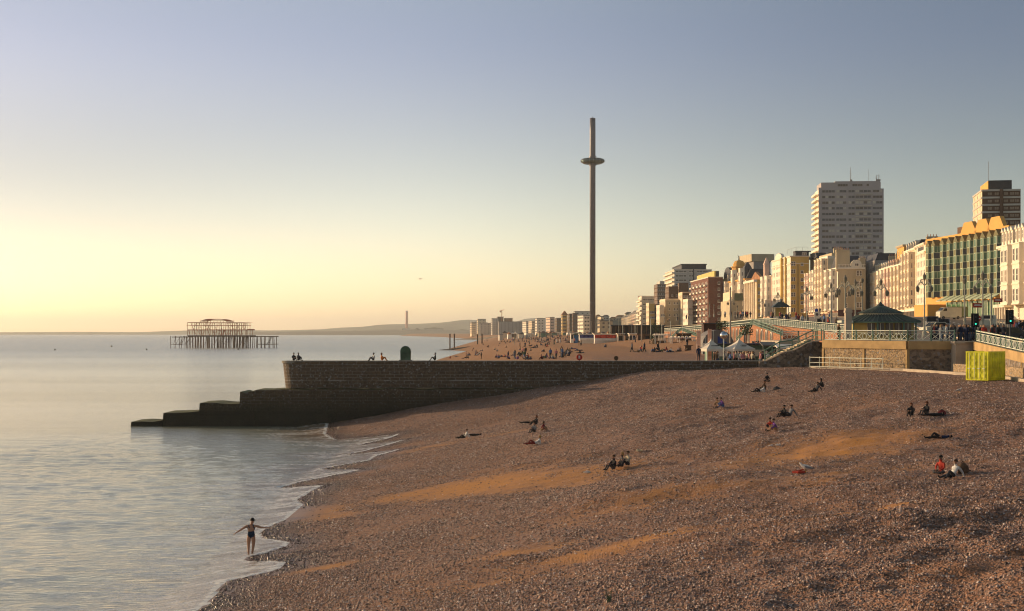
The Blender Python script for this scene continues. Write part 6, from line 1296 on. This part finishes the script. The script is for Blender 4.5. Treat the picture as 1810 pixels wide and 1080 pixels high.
# greenery tubs
M_leaf = mat('leaves', (.05, .075, .025), var=.4, scale=3)
def shrub(x, y, D, w, h, lab):
    r = random.Random(int(x)); o = empty('shrub', (PX(x, D), D, PZ(y, D)), lab, 'shrub'); s = MB(); 
    for i in range(260):
        t, p_, q = r.uniform(0, 6.283), r.uniform(0, 1)**.5, r.random(); c = Vector((w/2*p_*math.cos(t), w/2*p_*math.sin(t), h*q)); a = Vector((r.gauss(0, 1), r.gauss(0, 1), r.gauss(0, 1))).normalized()*.16; b_ = a.orthogonal().normalized()*.11; s.face([c-a, c-b_, c+a, c+b_])
    s.build('foliage', M_leaf, o); s = MB(); s.tube((0, 0, -1), (0, 0, h*.6), .07, k=5); s.build('stem', M_brn, o)
shrub(1319, 592, 250, 2.2, 1.7, 'dark bushy shrub beside the triangular ramp wall'); shrub(1155, 611, 402, 2.4, 3.0, 'shrub at the left end of the white pergola'); shrub(1276, 583, 300, 2.5, 1.8, 'small dark shrub above the grey marquee'); shrub(1160, 587, 430, 3.0, 2.5, 'dark shrub behind the white pergola')
# ------------------------------------------------------------------ signs, traffic lights, vehicles
M_sg = mat('traffic signal green', (0, .4, .25), emit=((.05, .9, .6), 1.3))
def tlight(x, y, D, lab):
    zb_ = U(D); o = empty('traffic_light', (PX(x, D), D, zb_), lab, 'traffic light', 'traffic lights'); h = PZ(y, D)-zb_; s = MB(); s.tube((0, 0, 0), (0, 0, h), .06, k=6); s.build('pole', M_slate, o); s = MB(); s.box((-.22, -.12, h-1.1), (.22, .12, h+.12)); s.box((-.42, .121, h-1.25), (.42, .14, h+.25)); hd = s.build('signal_head', CL['black'], o)
    for i in range(3): s = MB(); s.tube((0, -.2, h-.9+i*.38), (0, -.122, h-.9+i*.38), .085, k=10); s.build('signal_lamp', M_sg if i == 0 else CL['charcoal'], hd)
tlight(1724, 558, 160, 'traffic light with a faint green lamp left of the tallest lamp post'); tlight(1785.5, 552, 152, 'traffic light with a bright green lamp at the right edge')
def sign(x, y, D, kind, lab):
    zb_ = U(D); o = empty('road_sign', (PX(x, D), D, zb_), lab, 'road sign'); h = PZ(y, D)-zb_; s = MB(); s.tube((0, 0, 0), (0, 0, h), .045, k=5); s.build('pole', M_lp, o)
    if kind == 'noentry': s = MB(); s.tube((0, -.1, h), (0, -.06, h), .32, k=20); f_ = s.build('face', CL['red'], o); s = MB(); s.box((-.22, -.115, h-.05), (.22, -.101, h+.05)); s.build('bar', M_white, f_)
    elif kind == 'red': s = MB(); s.box((-.75, -.1, h-.3), (.75, -.05, h+.35)); f_ = s.build('face', CL['red'], o); s = MB(); s.box((-.55, -.115, h-.02), (.5, -.101, h+.08)); s.box((-.5, -.115, h+.14), (.3, -.101, h+.2)); s.build('lettering', M_white, f_)
    elif kind == 'bus': s = MB(); s.box((-.4, -.08, h-.5), (.4, -.04, h+.5)); f_ = s.build('face', M_cream, o); s = MB(); s.tube((0, -.1, h+.1), (0, -.081, h+.1), .2, k=12); s.build('emblem', M_lead, f_)
    elif kind == 'blue': s = MB(); s.tube((0, -.1, h), (0, -.06, h), .3, k=16); s.build('face', mat('sign blue', (.05, .1, .4)), o)
sign(1729, 563, 163, 'noentry', 'round red no entry sign under the red name board'); sign(1728.5, 540, 210, 'red', 'rectangular red board on a pole before the ochre hotel'); sign(1764, 531, 250, 'red', 'red and white hanging hotel board by the corner hotel'); sign(1444, 557, 215, 'bus', 'grey flag sign on a post above the balustrade, left of the stone post'); sign(1443, 548.5, 240, 'blue', 'small round blue sign above the grey flag sign'); sign(1767, 605, 150, 'bus', 'white notice board behind the ramp railing')
M_tyre = CL['black']; M_chr = mat('tail glass', (.02, .02, .02), rough=.1); M_hl = mat('headlight', (.6, .6, .55), rough=.2)
def vehicle(x, D, L_, W_, H_, m, lab, cat, rz, van=False, nm='parked_car', grp=None):
    X = PX(x, D); o = empty(nm, (X, D, U(D)+.02), lab, cat, grp, rz=R(rz)); s = MB(); hb = H_*.55
    if van: pr = [(-L_/2, .35), (-L_/2, H_*.62), (-L_/2+.5, H_*.72), (-L_/2+1.1, H_), (L_/2, H_), (L_/2, .35)]
    else: pr = [(-L_/2, .3), (-L_/2, hb*.85), (-L_/2+.9, hb), (-L_/2+1.5, H_), (L_/2-1.2, H_), (L_/2-.25, hb*1.02), (L_/2, hb*.9), (L_/2, .3)]
    s.prism(pr, -W_/2, W_/2, axis='y'); bd = s.build('body', m, o)
    w = MB()
    if van: w.prism([(-L_/2+.47, H_*.725), (-L_/2+1.02, H_*.97), (-L_/2+1.0, H_*.98), (-L_/2+.44, H_*.735)], -W_/2+.1, W_/2-.1, axis='y')
    else:
        w.face([(-L_/2+.93, -W_/2+.12, hb+.03), (-L_/2+.93, W_/2-.12, hb+.03), (-L_/2+1.44, W_/2-.16, H_-.05), (-L_/2+1.44, -W_/2+.16, H_-.05)])
        for v_ in range(4): pass
        w.v = [(a-.03, b, c+.01) for a, b, c in w.v]
    w.build('windscreen', M_chr, o); w = MB()
    for sg in (-1, 1):
        y = sg*(W_/2+.01)
        if not van: w.prism([(-L_/2+1.15, hb+.05), (L_/2-.7, hb+.05), (L_/2-1.25, H_-.08), (-L_/2+1.55, H_-.08)], y-.006, y+.006, axis='y')
        else: w.prism([(-L_/2+.75, H_*.7), (-L_/2+1.7, H_*.7), (-L_/2+1.7, H_*.92), (-L_/2+1.15, H_*.92)], y-.006, y+.006, axis='y')
    w.build('side_windows', M_chr, o)
    for a in (-L_/2+.85, L_/2-.85):
        for sg in (-1, 1): t = MB(); t.tube((a, sg*(W_/2-.2), .33), (a, sg*(W_/2+.03), .33), .33, k=14); wh = t.build('wheel', M_tyre, o); t = MB(); t.tube((a, sg*(W_/2+.031), .33), (a, sg*(W_/2+.05), .33), .19, k=10); t.build('rim', M_lead, wh)
    for sg in (-1, 1): t = MB(); t.box((-L_/2-.03, sg*W_/2*.72-.18, hb*.62), (-L_/2+.01, sg*W_/2*.72+.18, hb*.8)); t.build('headlight', M_hl, bd)
M_cs = mat('silver car paint', (.25, .25, .26), rough=.3, metal=.5); M_cd = mat('dark car paint', (.03, .03, .035), rough=.25); M_cw = mat('cream van paint', (.6, .55, .42), rough=.4); M_co = mat('olive truck paint', (.2, .21, .08), rough=.5)
vehicle(1647, 236, 4.6, 1.9, 1.8, M_cs, 'grey four wheel drive facing the camera behind the crowd', 'car', 80, grp='cars on the seafront road'); vehicle(1667, 230, 4.2, 1.8, 1.5, M_cs, 'low silver car facing the camera right of the four wheel drive', 'car', 80, grp='cars on the seafront road')
vehicle(1677, 330, 5.2, 2.0, 2.6, M_cw, 'cream van parked before the ochre hotel', 'van', 10, True, 'parked_van'); vehicle(1688, 345, 5.5, 2.1, 2.7, M_co, 'olive truck parked right of the cream van', 'truck', 5, True, 'parked_truck'); vehicle(1747, 235, 4.6, 1.9, 2.0, M_cw, 'white van driving before the corner hotel', 'van', 65, True, 'white_van')
vehicle(1654, 205, 4.2, 1.8, 1.4, M_cw, 'white car low behind the balustrade by the shelter', 'car', 20, grp='cars on the seafront road'); vehicle(1778, 165, 4.4, 1.8, 1.45, M_cd, 'black car behind the ramp railing at the right', 'car', 10, grp='cars on the seafront road')
# bollards / barrier by hotel forecourt
for i in range(9):
    D = 262-i*6; X = PX(1762+i*5, D); s = MB(); s.lathe([(.09, 0), (.09, .8), (.13, .85), (.1, 1.0)], k=6); setp(s.build('bollard', M_lp, loc=(X, D, U(D))), 'small pale bollard before the corner hotel', 'bollard', 'bollards before the corner hotel')
# ------------------------------------------------------------------ promenade crowd
pr_ = random.Random(23)
def pp(n, x0, x1, D0, D1, zone, grp, zf=None, tops_=None, py=None, seated=False):
    for i in range(n):
        x = pr_.uniform(x0, x1); D = pr_.uniform(D0, D1); X = PX(x, D)
        if zf is None and X < E(D)+.8: X = E(D)+.8+pr_.random()*2
        z = U(D) if zf is None else zf(X, D); ps = pr_.choice(['stand', 'walk', 'stand']) if not seated else pr_.choice(['cross', 'knees', 'hunch']); tp = pr_.choice(tops_ or ['black', 'charcoal', 'navy', 'black', 'grey', 'white', 'red', 'brown', 'tan', 'blue', 'darkred', 'cream'])
        bt = pr_.choice(['black', 'charcoal', 'denim', 'navy'])
        person(ps, X, D, z, pr_.uniform(-180, 180), tp, bt, 'person in a %s top %s %s' % ({'darkred': 'dark red', 'charcoal': 'dark grey'}.get(tp, tp), {'stand': 'standing', 'walk': 'walking'}.get(ps, 'sitting'), zone), pr_.choice(['black', 'brown', 'blonde', 'auburn', 'grey']), pr_.random() < .5, dt=0, group=grp)
pp(26, 1655, 1728, 158, 168, 'in the dense group behind the ramp railing', 'crowd on the near promenade', tops_=['black', 'black', 'charcoal', 'navy', 'grey', 'black', 'brown', 'white'])
pp(9, 1732, 1775, 156, 164, 'under the tallest lamp post', 'crowd on the near promenade', tops_=['black', 'red', 'darkred', 'charcoal', 'black'])
pp(8, 1635, 1665, 165, 180, 'right of the pagoda shelter', 'crowd on the near promenade'); pp(7, 1788, 1810, 190, 205, 'at the far right kerb', 'crowd on the near promenade'); pp(8, 1460, 1520, 172, 185, 'by the stone post left of the shelter', 'crowd on the near promenade')
pp(26, 1290, 1475, 230, 330, 'behind the balustrade above the arches', 'people along the far balustrade'); pp(14, 1240, 1330, 360, 480, 'on the far promenade before the flats', 'people along the far balustrade'); pp(8, 1100, 1230, 500, 700, 'far along the promenade', 'people along the far balustrade')
pp(26, 1262, 1372, 178, 186, 'under and beside the white tents', 'people by the tents', zf=lambda X, D: max(gh(X, D), 7.0)-.1, tops_=['white', 'black', 'cream', 'charcoal', 'pink', 'blue', 'grey', 'brown']); pp(14, 1330, 1372, 200, 225, 'before the triangular ramp wall', 'people by the tents', zf=lambda X, D: 8.0)
pp(4, 1160, 1235, 330, 380, 'on the sand before the white pergola', 'people by the tents', zf=lambda X, D: gh(X, D)); pp(8, 1095, 1160, 500, 525, 'before the cream kiosks', 'people by the tents', zf=lambda X, D: gh(X, D))

# ------------------------------------------------------------------ distant clutter along the beach front
cl_ = random.Random(31); cm = [M_white, M_cream, M_W3, M_brn, M_lead, M_buff, M_gr2, M_W2]; LB = []
for i in range(46):
    x = 885+i*4.7+cl_.uniform(-2, 2); D = cl_.uniform(1000, 1500) if x < 1040 else cl_.uniform(700, 1050); w = cl_.uniform(3.5, 9)*D/FPX; zg = gh(PX(x, D), D); h = max(2.6, PZ(cl_.uniform(582, 588), D)-zg-1.0)
    if PX(x, D) < wline(D)+25 or x > 1100: continue
    m = cl_.choice(cm); o = empty('low_pavilion', (PX(x, D), D, zg), 'small low beachfront building in the distant clutter along the promenade', 'building', 'distant low beachfront buildings', rz=R(cl_.uniform(-12, 12)))
    s = MB(); s.box((0, 0, -.5), (w, 5, h*.72)); s.build('walls', m, o); s = MB(); s.prism([(-.3, h*.72), (w+.3, h*.72), (w*cl_.uniform(.3, .7), h)] if cl_.random() < .5 else [(-.3, h*.72), (w+.3, h*.72), (w+.3, h*.8), (-.3, h*.8)], -.3, 5.3, axis='y'); s.build('roof', cl_.choice([M_slate, M_lead, M_white, M_tile]), o)
for i in range(26):
    x = 900+cl_.random()*330; D = cl_.uniform(600, 1300); X = PX(x, D)
    if X > E(D): D = 560; X = PX(x, D)
    zg = gh(X, D); s = MB(); h = cl_.uniform(6, 10); s.tube((0, 0, 0), (0, 0, h), .12*D/700, .07*D/700, k=5); s.box((-.5, -.1, h-.2), (.5, .1, h)); setp(s.build('lamp_mast', M_lp, loc=(X, D, zg)), 'slim distant lamp mast among the beachfront clutter', 'lamp post', 'distant lamp masts')

# farthest, densest part of the beach crowd: beyond the 300 individuals
s = MB(); r = random.Random(77); n = 0
while n < 170:
    x = r.gauss(960, 60); y = r.uniform(592.5, 606); D = 300.0
    while D < 2300 and PZ(y, D) > gh(PX(x, D), D): D += 8
    X = PX(x, D)
    if D >= 2290 or X < wline(D)+3 or X > E(D)-12: n += 1; continue
    z = gh(X, D); up = r.random() < .3; h = 1.7 if up else .95; mi = r.choice((0, 0, 0, 1, 2, 3, 0)); w = r.uniform(.2, .3)
    s.tube((X, D, z), (X+r.uniform(-.1, .1), D, z+h-.3), w, w*.8, k=5, mi=mi); s.lathe([(.05, -.14), (.13, 0), (.05, .14)], c=(X, D, z+h-.14), k=5, mi=0)
    if not up: s.tube((X, D, z+.15), (X-.8, D, z+.12), .14, .1, k=4, mi=0)
    n += 1
setp(s.build('distant_crowd', [CL['charcoal'], CL['white'], CL['navy'], CL['darkred']]), kind='stuff')
# ------------------------------------------------------------------ people on the near beach (facing the sea: local -Y turned towards -X)
NEARP = [
 ('lean', 822, 776, -75, 'white', 'black', 'person in a pale top and black trousers sitting near the water with bent knees', 'brown', 0, None),
 ('flat', 836, 771, -100, 'black', 'black', 'person in black lying propped behind the pale-topped sitter near the water', 'black', 0, None),
 ('knees', 949, 752, -70, 'black', 'black', 'person in dark clothes sitting at the back of the group of four', 'auburn', 1, None),
 ('flat', 934, 749, -80, 'tan', 'black', 'person lying stretched out on the left side of the group of four', 'brown', 0, None),
 ('knees', 945, 766, -40, 'grey', 'charcoal', 'person in a grey top sitting at the front of the group of four', 'brown', 0, None),
 ('hunch', 957, 763, 60, 'darkred', 'tan', 'person in a dark red top sitting bent over in the group of four', 'brown', 1, None),
 ('elbows', 945, 787, -75, 'white', 'darkred', 'person in a pale top reclining, one knee up, below the group of four', 'blonde', 1, None),
 ('knees', 1086, 832, -60, 'black', 'charcoal', 'person in black sitting with knees up, left of the trio', 'brown', 0, None),
 ('cross', 1101, 828, -80, 'charcoal', 'black', 'blonde person in dark clothes sitting in the middle of the trio', 'blonde', 1, None),
 ('knees', 1111, 827, -60, 'cream', 'charcoal', 'person in a pale jacket sitting on the right of the trio', 'brown', 0, None),
 ('cross', 1356, 676, -10, 'black', 'black', 'lone person in black sitting cross-legged high up the beach near the groyne shadow', 'black', 0, None),
 ('elbows', 1343, 694, -80, 'white', 'black', 'person in a white top reclining with legs stretched towards the sea', 'brown', 0, None),
 ('knees', 1352, 691, -60, 'brown', 'black', 'person in dark clothes sitting right behind the reclining white top', 'auburn', 1, None),
 ('lean', 1443, 694, -60, 'charcoal', 'black', 'person in dark grey sitting back, left of the hooded one', 'brown', 0, None),
 ('hunch', 1455, 687, -70, 'black', 'black', 'person in a black hooded coat sitting hunched on the upper beach', 'black', 1, None),
 ('hunch', 1271, 722, -50, 'tan', 'tan', 'person in tan clothes crouched beside the blue and purple sitter', 'brown', 0, None),
 ('hunch', 1279, 722, -70, 'purple', 'blue', 'person in blue and purple sitting bent over, alone with the tan-clothed one', 'brown', 0, None),
 ('knees', 1387, 739, -60, 'black', 'black', 'person in black sitting on the middle beach beside the grey-topped one', 'black', 0, None),
 ('lean', 1396, 739, -60, 'grey', 'charcoal', 'person in grey leaning back to the right of the black-clad sitter', 'brown', 0, None),
 ('hunch', 1364, 763, -40, 'red', 'charcoal', 'person in a red top crouched beside the purple-clad one', 'brown', 0, None),
 ('hunch', 1373, 764, -80, 'purple', 'tan', 'person in a purple top bent forward beside the red-topped one', 'brown', 0, None),
 ('knees', 1611, 738, -30, 'black', 'black', 'auburn-haired person in black sitting alone left of the lying pair', 'auburn', 1, None),
 ('knees', 1639, 736, -60, 'black', 'charcoal', 'person in black sitting upright beside the lying figure', 'auburn', 1, None),
 ('flat', 1650, 737, -75, 'black', 'black', 'person in black lying flat with legs stretched out beside the upright sitter', 'brown', 0, None),
 ('lie', 1660, 777, -80, 'navy', 'black', 'person in dark clothes lying alone on their back with one knee raised', 'black', 0, None),
 ('cross', 1664, 840, -50, 'red', 'charcoal', 'person in a red top sitting upright on the lower right of the beach', 'black', 0, 1),
 ('lean', 1685, 848, -60, 'white', 'charcoal', 'person in a black and white jacket leaning back beside the red-topped sitter', 'brown', 0, None),
]
for ps, x, y, rz, tp, bt, lab, hr, lg, dk in NEARP:
    X, D, z = on_beach(x, y); person(ps, X, D, z, rz, tp, bt, lab, hr, bool(lg), M_skin2 if dk else None, group=None, sc=.84 if x > 1600 else .9, sink=-.03)
# bather at the water's edge
X, D = PX(444, 72.2), 72.2
M_suit = mat('dark blue patterned swimsuit', (.02, .035, .06), var=.7, scale=25)
CL['suit'] = M_suit
sw = person('swim', X, D, max(0, gh(X, D))-.05, 0, 'skin', 'skin', 'bather in a dark swimsuit standing at the water edge with both arms held out', 'black', shoe='skin', sc=.96)
sw.scale = (1.14, 1.14, 1.02); body = sw.data.copy(); body.materials.append(M_suit); sw.data = body
for i, m in enumerate((M_skin, M_skin, M_skin, M_skin, M_suit)): sw.material_slots[i].link = 'OBJECT'; sw.material_slots[i].material = m
for p in body.polygons:
    c = p.center
    if .80+abs(c.x)*.9 < c.z < 1.16 and abs(c.x) < .24: p.material_index = 4
    elif 1.10 <= c.z < 1.33 and abs(c.x) < .24 and (c.y > .0 or abs(c.x) > .125): p.material_index = 4
    elif 1.33 <= c.z < 1.47 and .07 < abs(c.x-.01) < .125: p.material_index = 4
# things lying by the people
M_bag = CL['brown']
def lump(name, x, y, w, h, m, lab, cat, seed=0):
    X, D, z = on_beach(x, y); s = MB(); r = random.Random(seed); prof_ = [(.5*w*.9, 0), (.5*w, h*.3), (.5*w*.85, h*.7), (.5*w*.4, h*.97), (.05, h)]
    s.lathe(prof_, k=9); s.v = [(a*(1+r.uniform(-.12, .12)), b_*.7*(1+r.uniform(-.12, .12)), c) for a, b_, c in s.v]
    o = s.build(name, m, loc=(X, D, z-.03), smooth=True); s2 = MB(); s2.tube((-w*.2, 0, h*.9), (0, 0, h*1.15), .02, k=4); s2.tube((0, 0, h*1.15), (w*.2, 0, h*.9), .02, k=4); s2.build('handle', CL['black'], o)
    return setp(o, lab, cat)
lump('backpack', 1702, 836, .5, .45, M_bag, 'dark backpack on the shingle behind the two sitters at lower right', 'bag', 1)
lump('bag', 1373, 689, .7, .28, CL['charcoal'], 'dark bag lying to the right of the reclining pair on the upper beach', 'bag', 2)
lump('bag', 1665, 733, .5, .3, CL['darkred'], 'reddish brown bag behind the head of the lying figure', 'bag', 3)
def litter(x, y, w, m, lab, seed):
    X, D, z = on_beach(x, y); r = random.Random(seed); s = MB()
    for i in range(5):
        a = [(r.uniform(-w, w)/2, r.uniform(-w, w)/2, r.uniform(.0, w*.35)) for _ in range(4)]; s.face(a)
    pts_ = [(w*.5*math.cos(i*1.05)*(1+r.uniform(-.3, .3)), w*.35*math.sin(i*1.05)*(1+r.uniform(-.3, .3))) for i in range(6)]; s.prism(pts_, 0.01, w*.18)
    return setp(s.build('litter', m, loc=(X, D, z+.02)), lab, 'litter')
litter(1131, 799, .5, CL['cream'], 'crumpled pale litter on the shingle above the trio', 1); litter(1038, 837, .35, CL['white'], 'small white litter on the sand left of the trio', 2)
litter(1413, 838, .55, CL['red'], 'torn orange-red wrapper in front of the standing gull', 3); litter(1362, 789, .3, CL['white'], 'small white scrap, left of a pair on the middle shingle', 4); litter(1375, 788.5, .28, CL['white'], 'small white scrap, right of a pair on the middle shingle', 5); litter(1643, 692, .3, CL['white'], 'tiny white scrap high on the right of the beach', 6)
# gulls
M_gw = mat('gull white', (.7, .66, .6), rough=.7); M_gg = mat('gull grey wing', (.22, .21, .21), rough=.7); M_gy = mat('gull beak', (.5, .3, .05))
def gull(x, y, rz, lab, sc_=1.0):
    X, D, z = on_beach(x, y); s = MB()
    ax = [(-.26, .17, .02), (-.16, .20, .055), (-.04, .22, .085), (.08, .24, .08), (.13, .28, .05), (.17, .33, .042), (.20, .36, .045), (.235, .36, .02)]
    for (a, za, ra), (b_, zb_, rb) in zip(ax[:-1], ax[1:]): s.tube((a, 0, za), (b_, 0, zb_), ra, rb, k=8, cap=True)
    o = s.build('gull', M_gw, loc=(X, D, z), smooth=True, rz=R(rz)); o.scale = (sc_,)*3
    for sg in (-1, 1):
        w = MB(); w.face([(.06, sg*.085, .28), (.0, sg*.10, .20), (-.2, sg*.05, .16), (-.36, sg*.02, .16), (-.2, sg*.05, .22)]); w.build('wing', M_gg, o)
        l = MB(); l.tube((.0, sg*.035, .16), (.01, sg*.035, 0), .008, k=4); l.tube((.01, sg*.035, .005), (.06, sg*.035, .005), .012, k=4); l.build('leg', M_gy, o)
    bk = MB(); bk.tube((.23, 0, .36), (.29, 0, .345), .013, .003, k=4); bk.build('beak', M_gy, o)
    return setp(o, lab, 'gull')
gull(1424, 836, 170, 'grey and white gull standing by the orange-red wrapper', 1.25); gull(1695, 695, 20, 'small gull standing high on the right of the beach'); 
fb = MB(); fb.tube((-.22, 0, 0), (.22, 0, 0), .05, .03, k=6); D = 160.0
o = fb.build('flying_gull', M_gg, loc=(PX(743, D), D, PZ(493, D))); 
for sg in (-1, 1): w = MB(); w.face([(.08, 0, 0), (-.08, 0, 0), (-.06, sg*.3, .1), (.06, sg*.3, .1)]); w.face([(.06, sg*.3, .1), (-.06, sg*.3, .1), (-.10, sg*.6, .02)]); ww = w.build('wing', M_gg, o)
o.rotation_euler = (0, 0, R(70)); setp(o, 'gull flying in the sky left of the tall tower', 'gull')
# seaweed tuft
X, D, z = on_beach(1076, 1066); s = MB(); r = random.Random(5)
for i in range(14): s.tube((r.uniform(-.06, .06), r.uniform(-.06, .06), -.02), (r.uniform(-.12, .12), r.uniform(-.1, .1), r.uniform(.12, .4)), .018, .006, k=4)
setp(s.build('seaweed', CL['green'], loc=(X, D, z)), 'dark tuft of dried seaweed sticking up at the bottom of the beach', 'seaweed')
# people on the groyne
GR = [('knees', 519, 30, 'black', 'black', 'person in black sitting on the seaward end of the groyne, left one'), ('knees', 527, 150, 'charcoal', 'black', 'person in dark grey sitting low on the groyne end, right one'),
      ('knees', 661, -60, 'white', 'charcoal', 'person in a white top sitting on the groyne left of the sculpture'), ('knees', 674, 110, 'orange', 'orange', 'long-haired person in orange sitting on the groyne left of the sculpture'), ('knees', 770, -90, 'black', 'black', 'person in black sitting alone on the groyne right of the sculpture'),
      ('stand', 1235, 0, 'navy', 'charcoal', 'person in navy standing by the pale banner pole at the groyne end')]
for i, (ps, x, rz, tp, bt, lab) in enumerate(GR): person(ps, PX(x, YG+1.2), YG+1.2, zt+.06, rz, tp, bt, lab, ['black', 'brown', 'black', 'auburn', 'black', 'brown'][i], i == 3, sc=1.0)
# lifebuoy stand and a round board on the groyne
def disc(name, x, y, r_, m, lab, cat):
    o = empty(name, (PX(x, YG+1.5), YG+1.5, zt), lab, cat); s = MB(); s.tube((0, 0, 0), (0, 0, .3), .05); s.build('post', M_slate, o)
    s = MB(); n = 20
    z0 = PZ(y, YG+1.5)-zt
    if name == 'lifebuoy_board':
        s.tube((0, -.06, z0), (0, .0, z0), r_, k=24)
    else: s.tube((0, -.06, z0), (0, 0, z0), r_, k=24)
    s.build('board', m, o); s = MB()
    for i in range(n):
        a, b_ = 2*math.pi*i/n, 2*math.pi*(i+1)/n; s.tube((r_*.8*math.cos(a), -.1, z0+r_*.8*math.sin(a)), (r_*.8*math.cos(b_), -.1, z0+r_*.8*math.sin(b_)), r_*.09, k=5)
    s.build('rim', CL['red'] if name == 'lifebuoy_board' else m, o)
    if name == 'lifebuoy_board': s = MB(); s.box((-.1, -.09, z0-.15), (.1, -.062, z0+.2)); s.build('notice', CL['white'], o)
disc('lifebuoy_board', 1024, 631.5, .36, mat('lifebuoy red', (.6, .05, .03)), 'round red lifebuoy board standing on the groyne', 'lifebuoy'); disc('round_board', 1089, 633, .27, CL['brown'], 'round brown board at the groyne edge with a head above it', 'board')
# ------------------------------------------------------------------ crowd on the far beach
tops = ['black', 'charcoal', 'navy', 'grey', 'white', 'cream', 'red', 'brown', 'blue', 'pink', 'green', 'darkred', 'purple', 'tan', 'black', 'black', 'navy', 'white']
cr_ = random.Random(11)
CROWD = []
def clus(n, x, y, dx, dy, up=.12): CROWD.extend([(x+cr_.gauss(0, dx), y+cr_.gauss(0, dy), cr_.random() < up) for _ in range(n)])
for a in [(14, 895, 633, 12, 2.2), (9, 918, 627, 6, 1.5), (9, 930, 634, 8, 1.5), (12, 960, 607, 8, 3), (9, 942, 615, 8, 2.5), (5, 1002, 631, 5, 3), (12, 1008, 625, 9, 4), (9, 1000, 596, 14, 2), (8, 1015, 606, 8, 1.5), (5, 845, 627, 4, 1.5), (5, 855, 620, 14, 2), (6, 870, 615, 20, 3),
          (8, 822, 634, 16, 1.5), (8, 835, 629, 8, 1.5), (8, 982, 600, 9, 2), (8, 950, 600, 12, 2), (5, 900, 602, 14, 2), (4, 888, 606, 8, 1.5), (5, 975, 634, 8, 2), (7, 985, 594, 18, 1.2), (5, 1025, 602, 8, 2), (4, 1155, 635, 14, 1.5), (4, 1168, 622, 6, 3), (3, 1205, 633, 6, 2), (6, 920, 610, 25, 4)]: clus(*a)
CROWD += [(1117, 626, True), (1139, 626, True), (1134, 620, False), (1071, 614, False), (1023, 611, True), (1027, 611, True), (1130, 637, False), (1163, 628, True), (1186, 637, False), (1199, 637, False), (960, 622, False), (959, 636, False), (983, 637, True), (996, 637, False)]
k = 0
for (x, y, up) in CROWD:
    y = min(y, 636.5)
    if y < 593: y = 593+cr_.random()
    D = 300.0
    while D < 2400 and PZ(y, D) > gh(PX(x, D), D): D += 3
    if D >= 2300 or PX(x, D) > E(D)-10: continue
    X = PX(x, D)
    if X < wline(D)+1.5: continue
    z = gh(X, D); ps = cr_.choice(['stand', 'walk']) if up else cr_.choice(['knees', 'knees', 'lean', 'cross', 'hunch', 'elbows', 'lie']); tp = cr_.choice(tops)
    verb = {'stand': 'standing', 'walk': 'walking', 'knees': 'sitting with knees up', 'lean': 'leaning back', 'cross': 'sitting cross-legged', 'hunch': 'sitting hunched', 'elbows': 'propped on elbows', 'lie': 'lying down'}[ps]
    zone = 'by the spit with iron columns' if x < 870 else ('just beyond the groyne in the crowd' if y > 630 else ('in the scattered crowd at mid beach' if y > 608 else 'far off in the densest crowd')) if x < 1050 else 'on the open sand left of the tents'
    person(ps, X, D, z, cr_.uniform(-160, 20), tp, cr_.choice(['black', 'charcoal', 'navy', 'denim', 'tan']), 'distant person in %s %s %s' % ({'darkred': 'dark red', 'charcoal': 'dark grey'}.get(tp, tp), verb, zone), cr_.choice(['black', 'brown', 'blonde', 'brown']), cr_.random() < .4, dt=0, group='distant crowd on the far beach', sc=cr_.uniform(1.0, 1.15))
    k += 1
print('CROWD', k, 'WINDOWS', NW)
# ------------------------------------------------------------------ haze
hb = MB(); hb.box((-26000, -700, -16), (14000, 23000, 215))
hz = hb.build('haze', [])
hm = bpy.data.materials.new('air haze'); hm.use_nodes = True; hn = hm.node_tree; hn.nodes.clear()
ho = hn.nodes.new('ShaderNodeOutputMaterial'); pv = hn.nodes.new('ShaderNodeVolumePrincipled')
pv.inputs['Color'].default_value = (1.0, 1.0, 0.97, 1); pv.inputs['Density'].default_value = 0.00007; pv.inputs['Anisotropy'].default_value = 0.35
hn.links.new(pv.outputs[0], ho.inputs['Volume']); hz.data.materials.append(hm); setp(hz, kind='stuff')
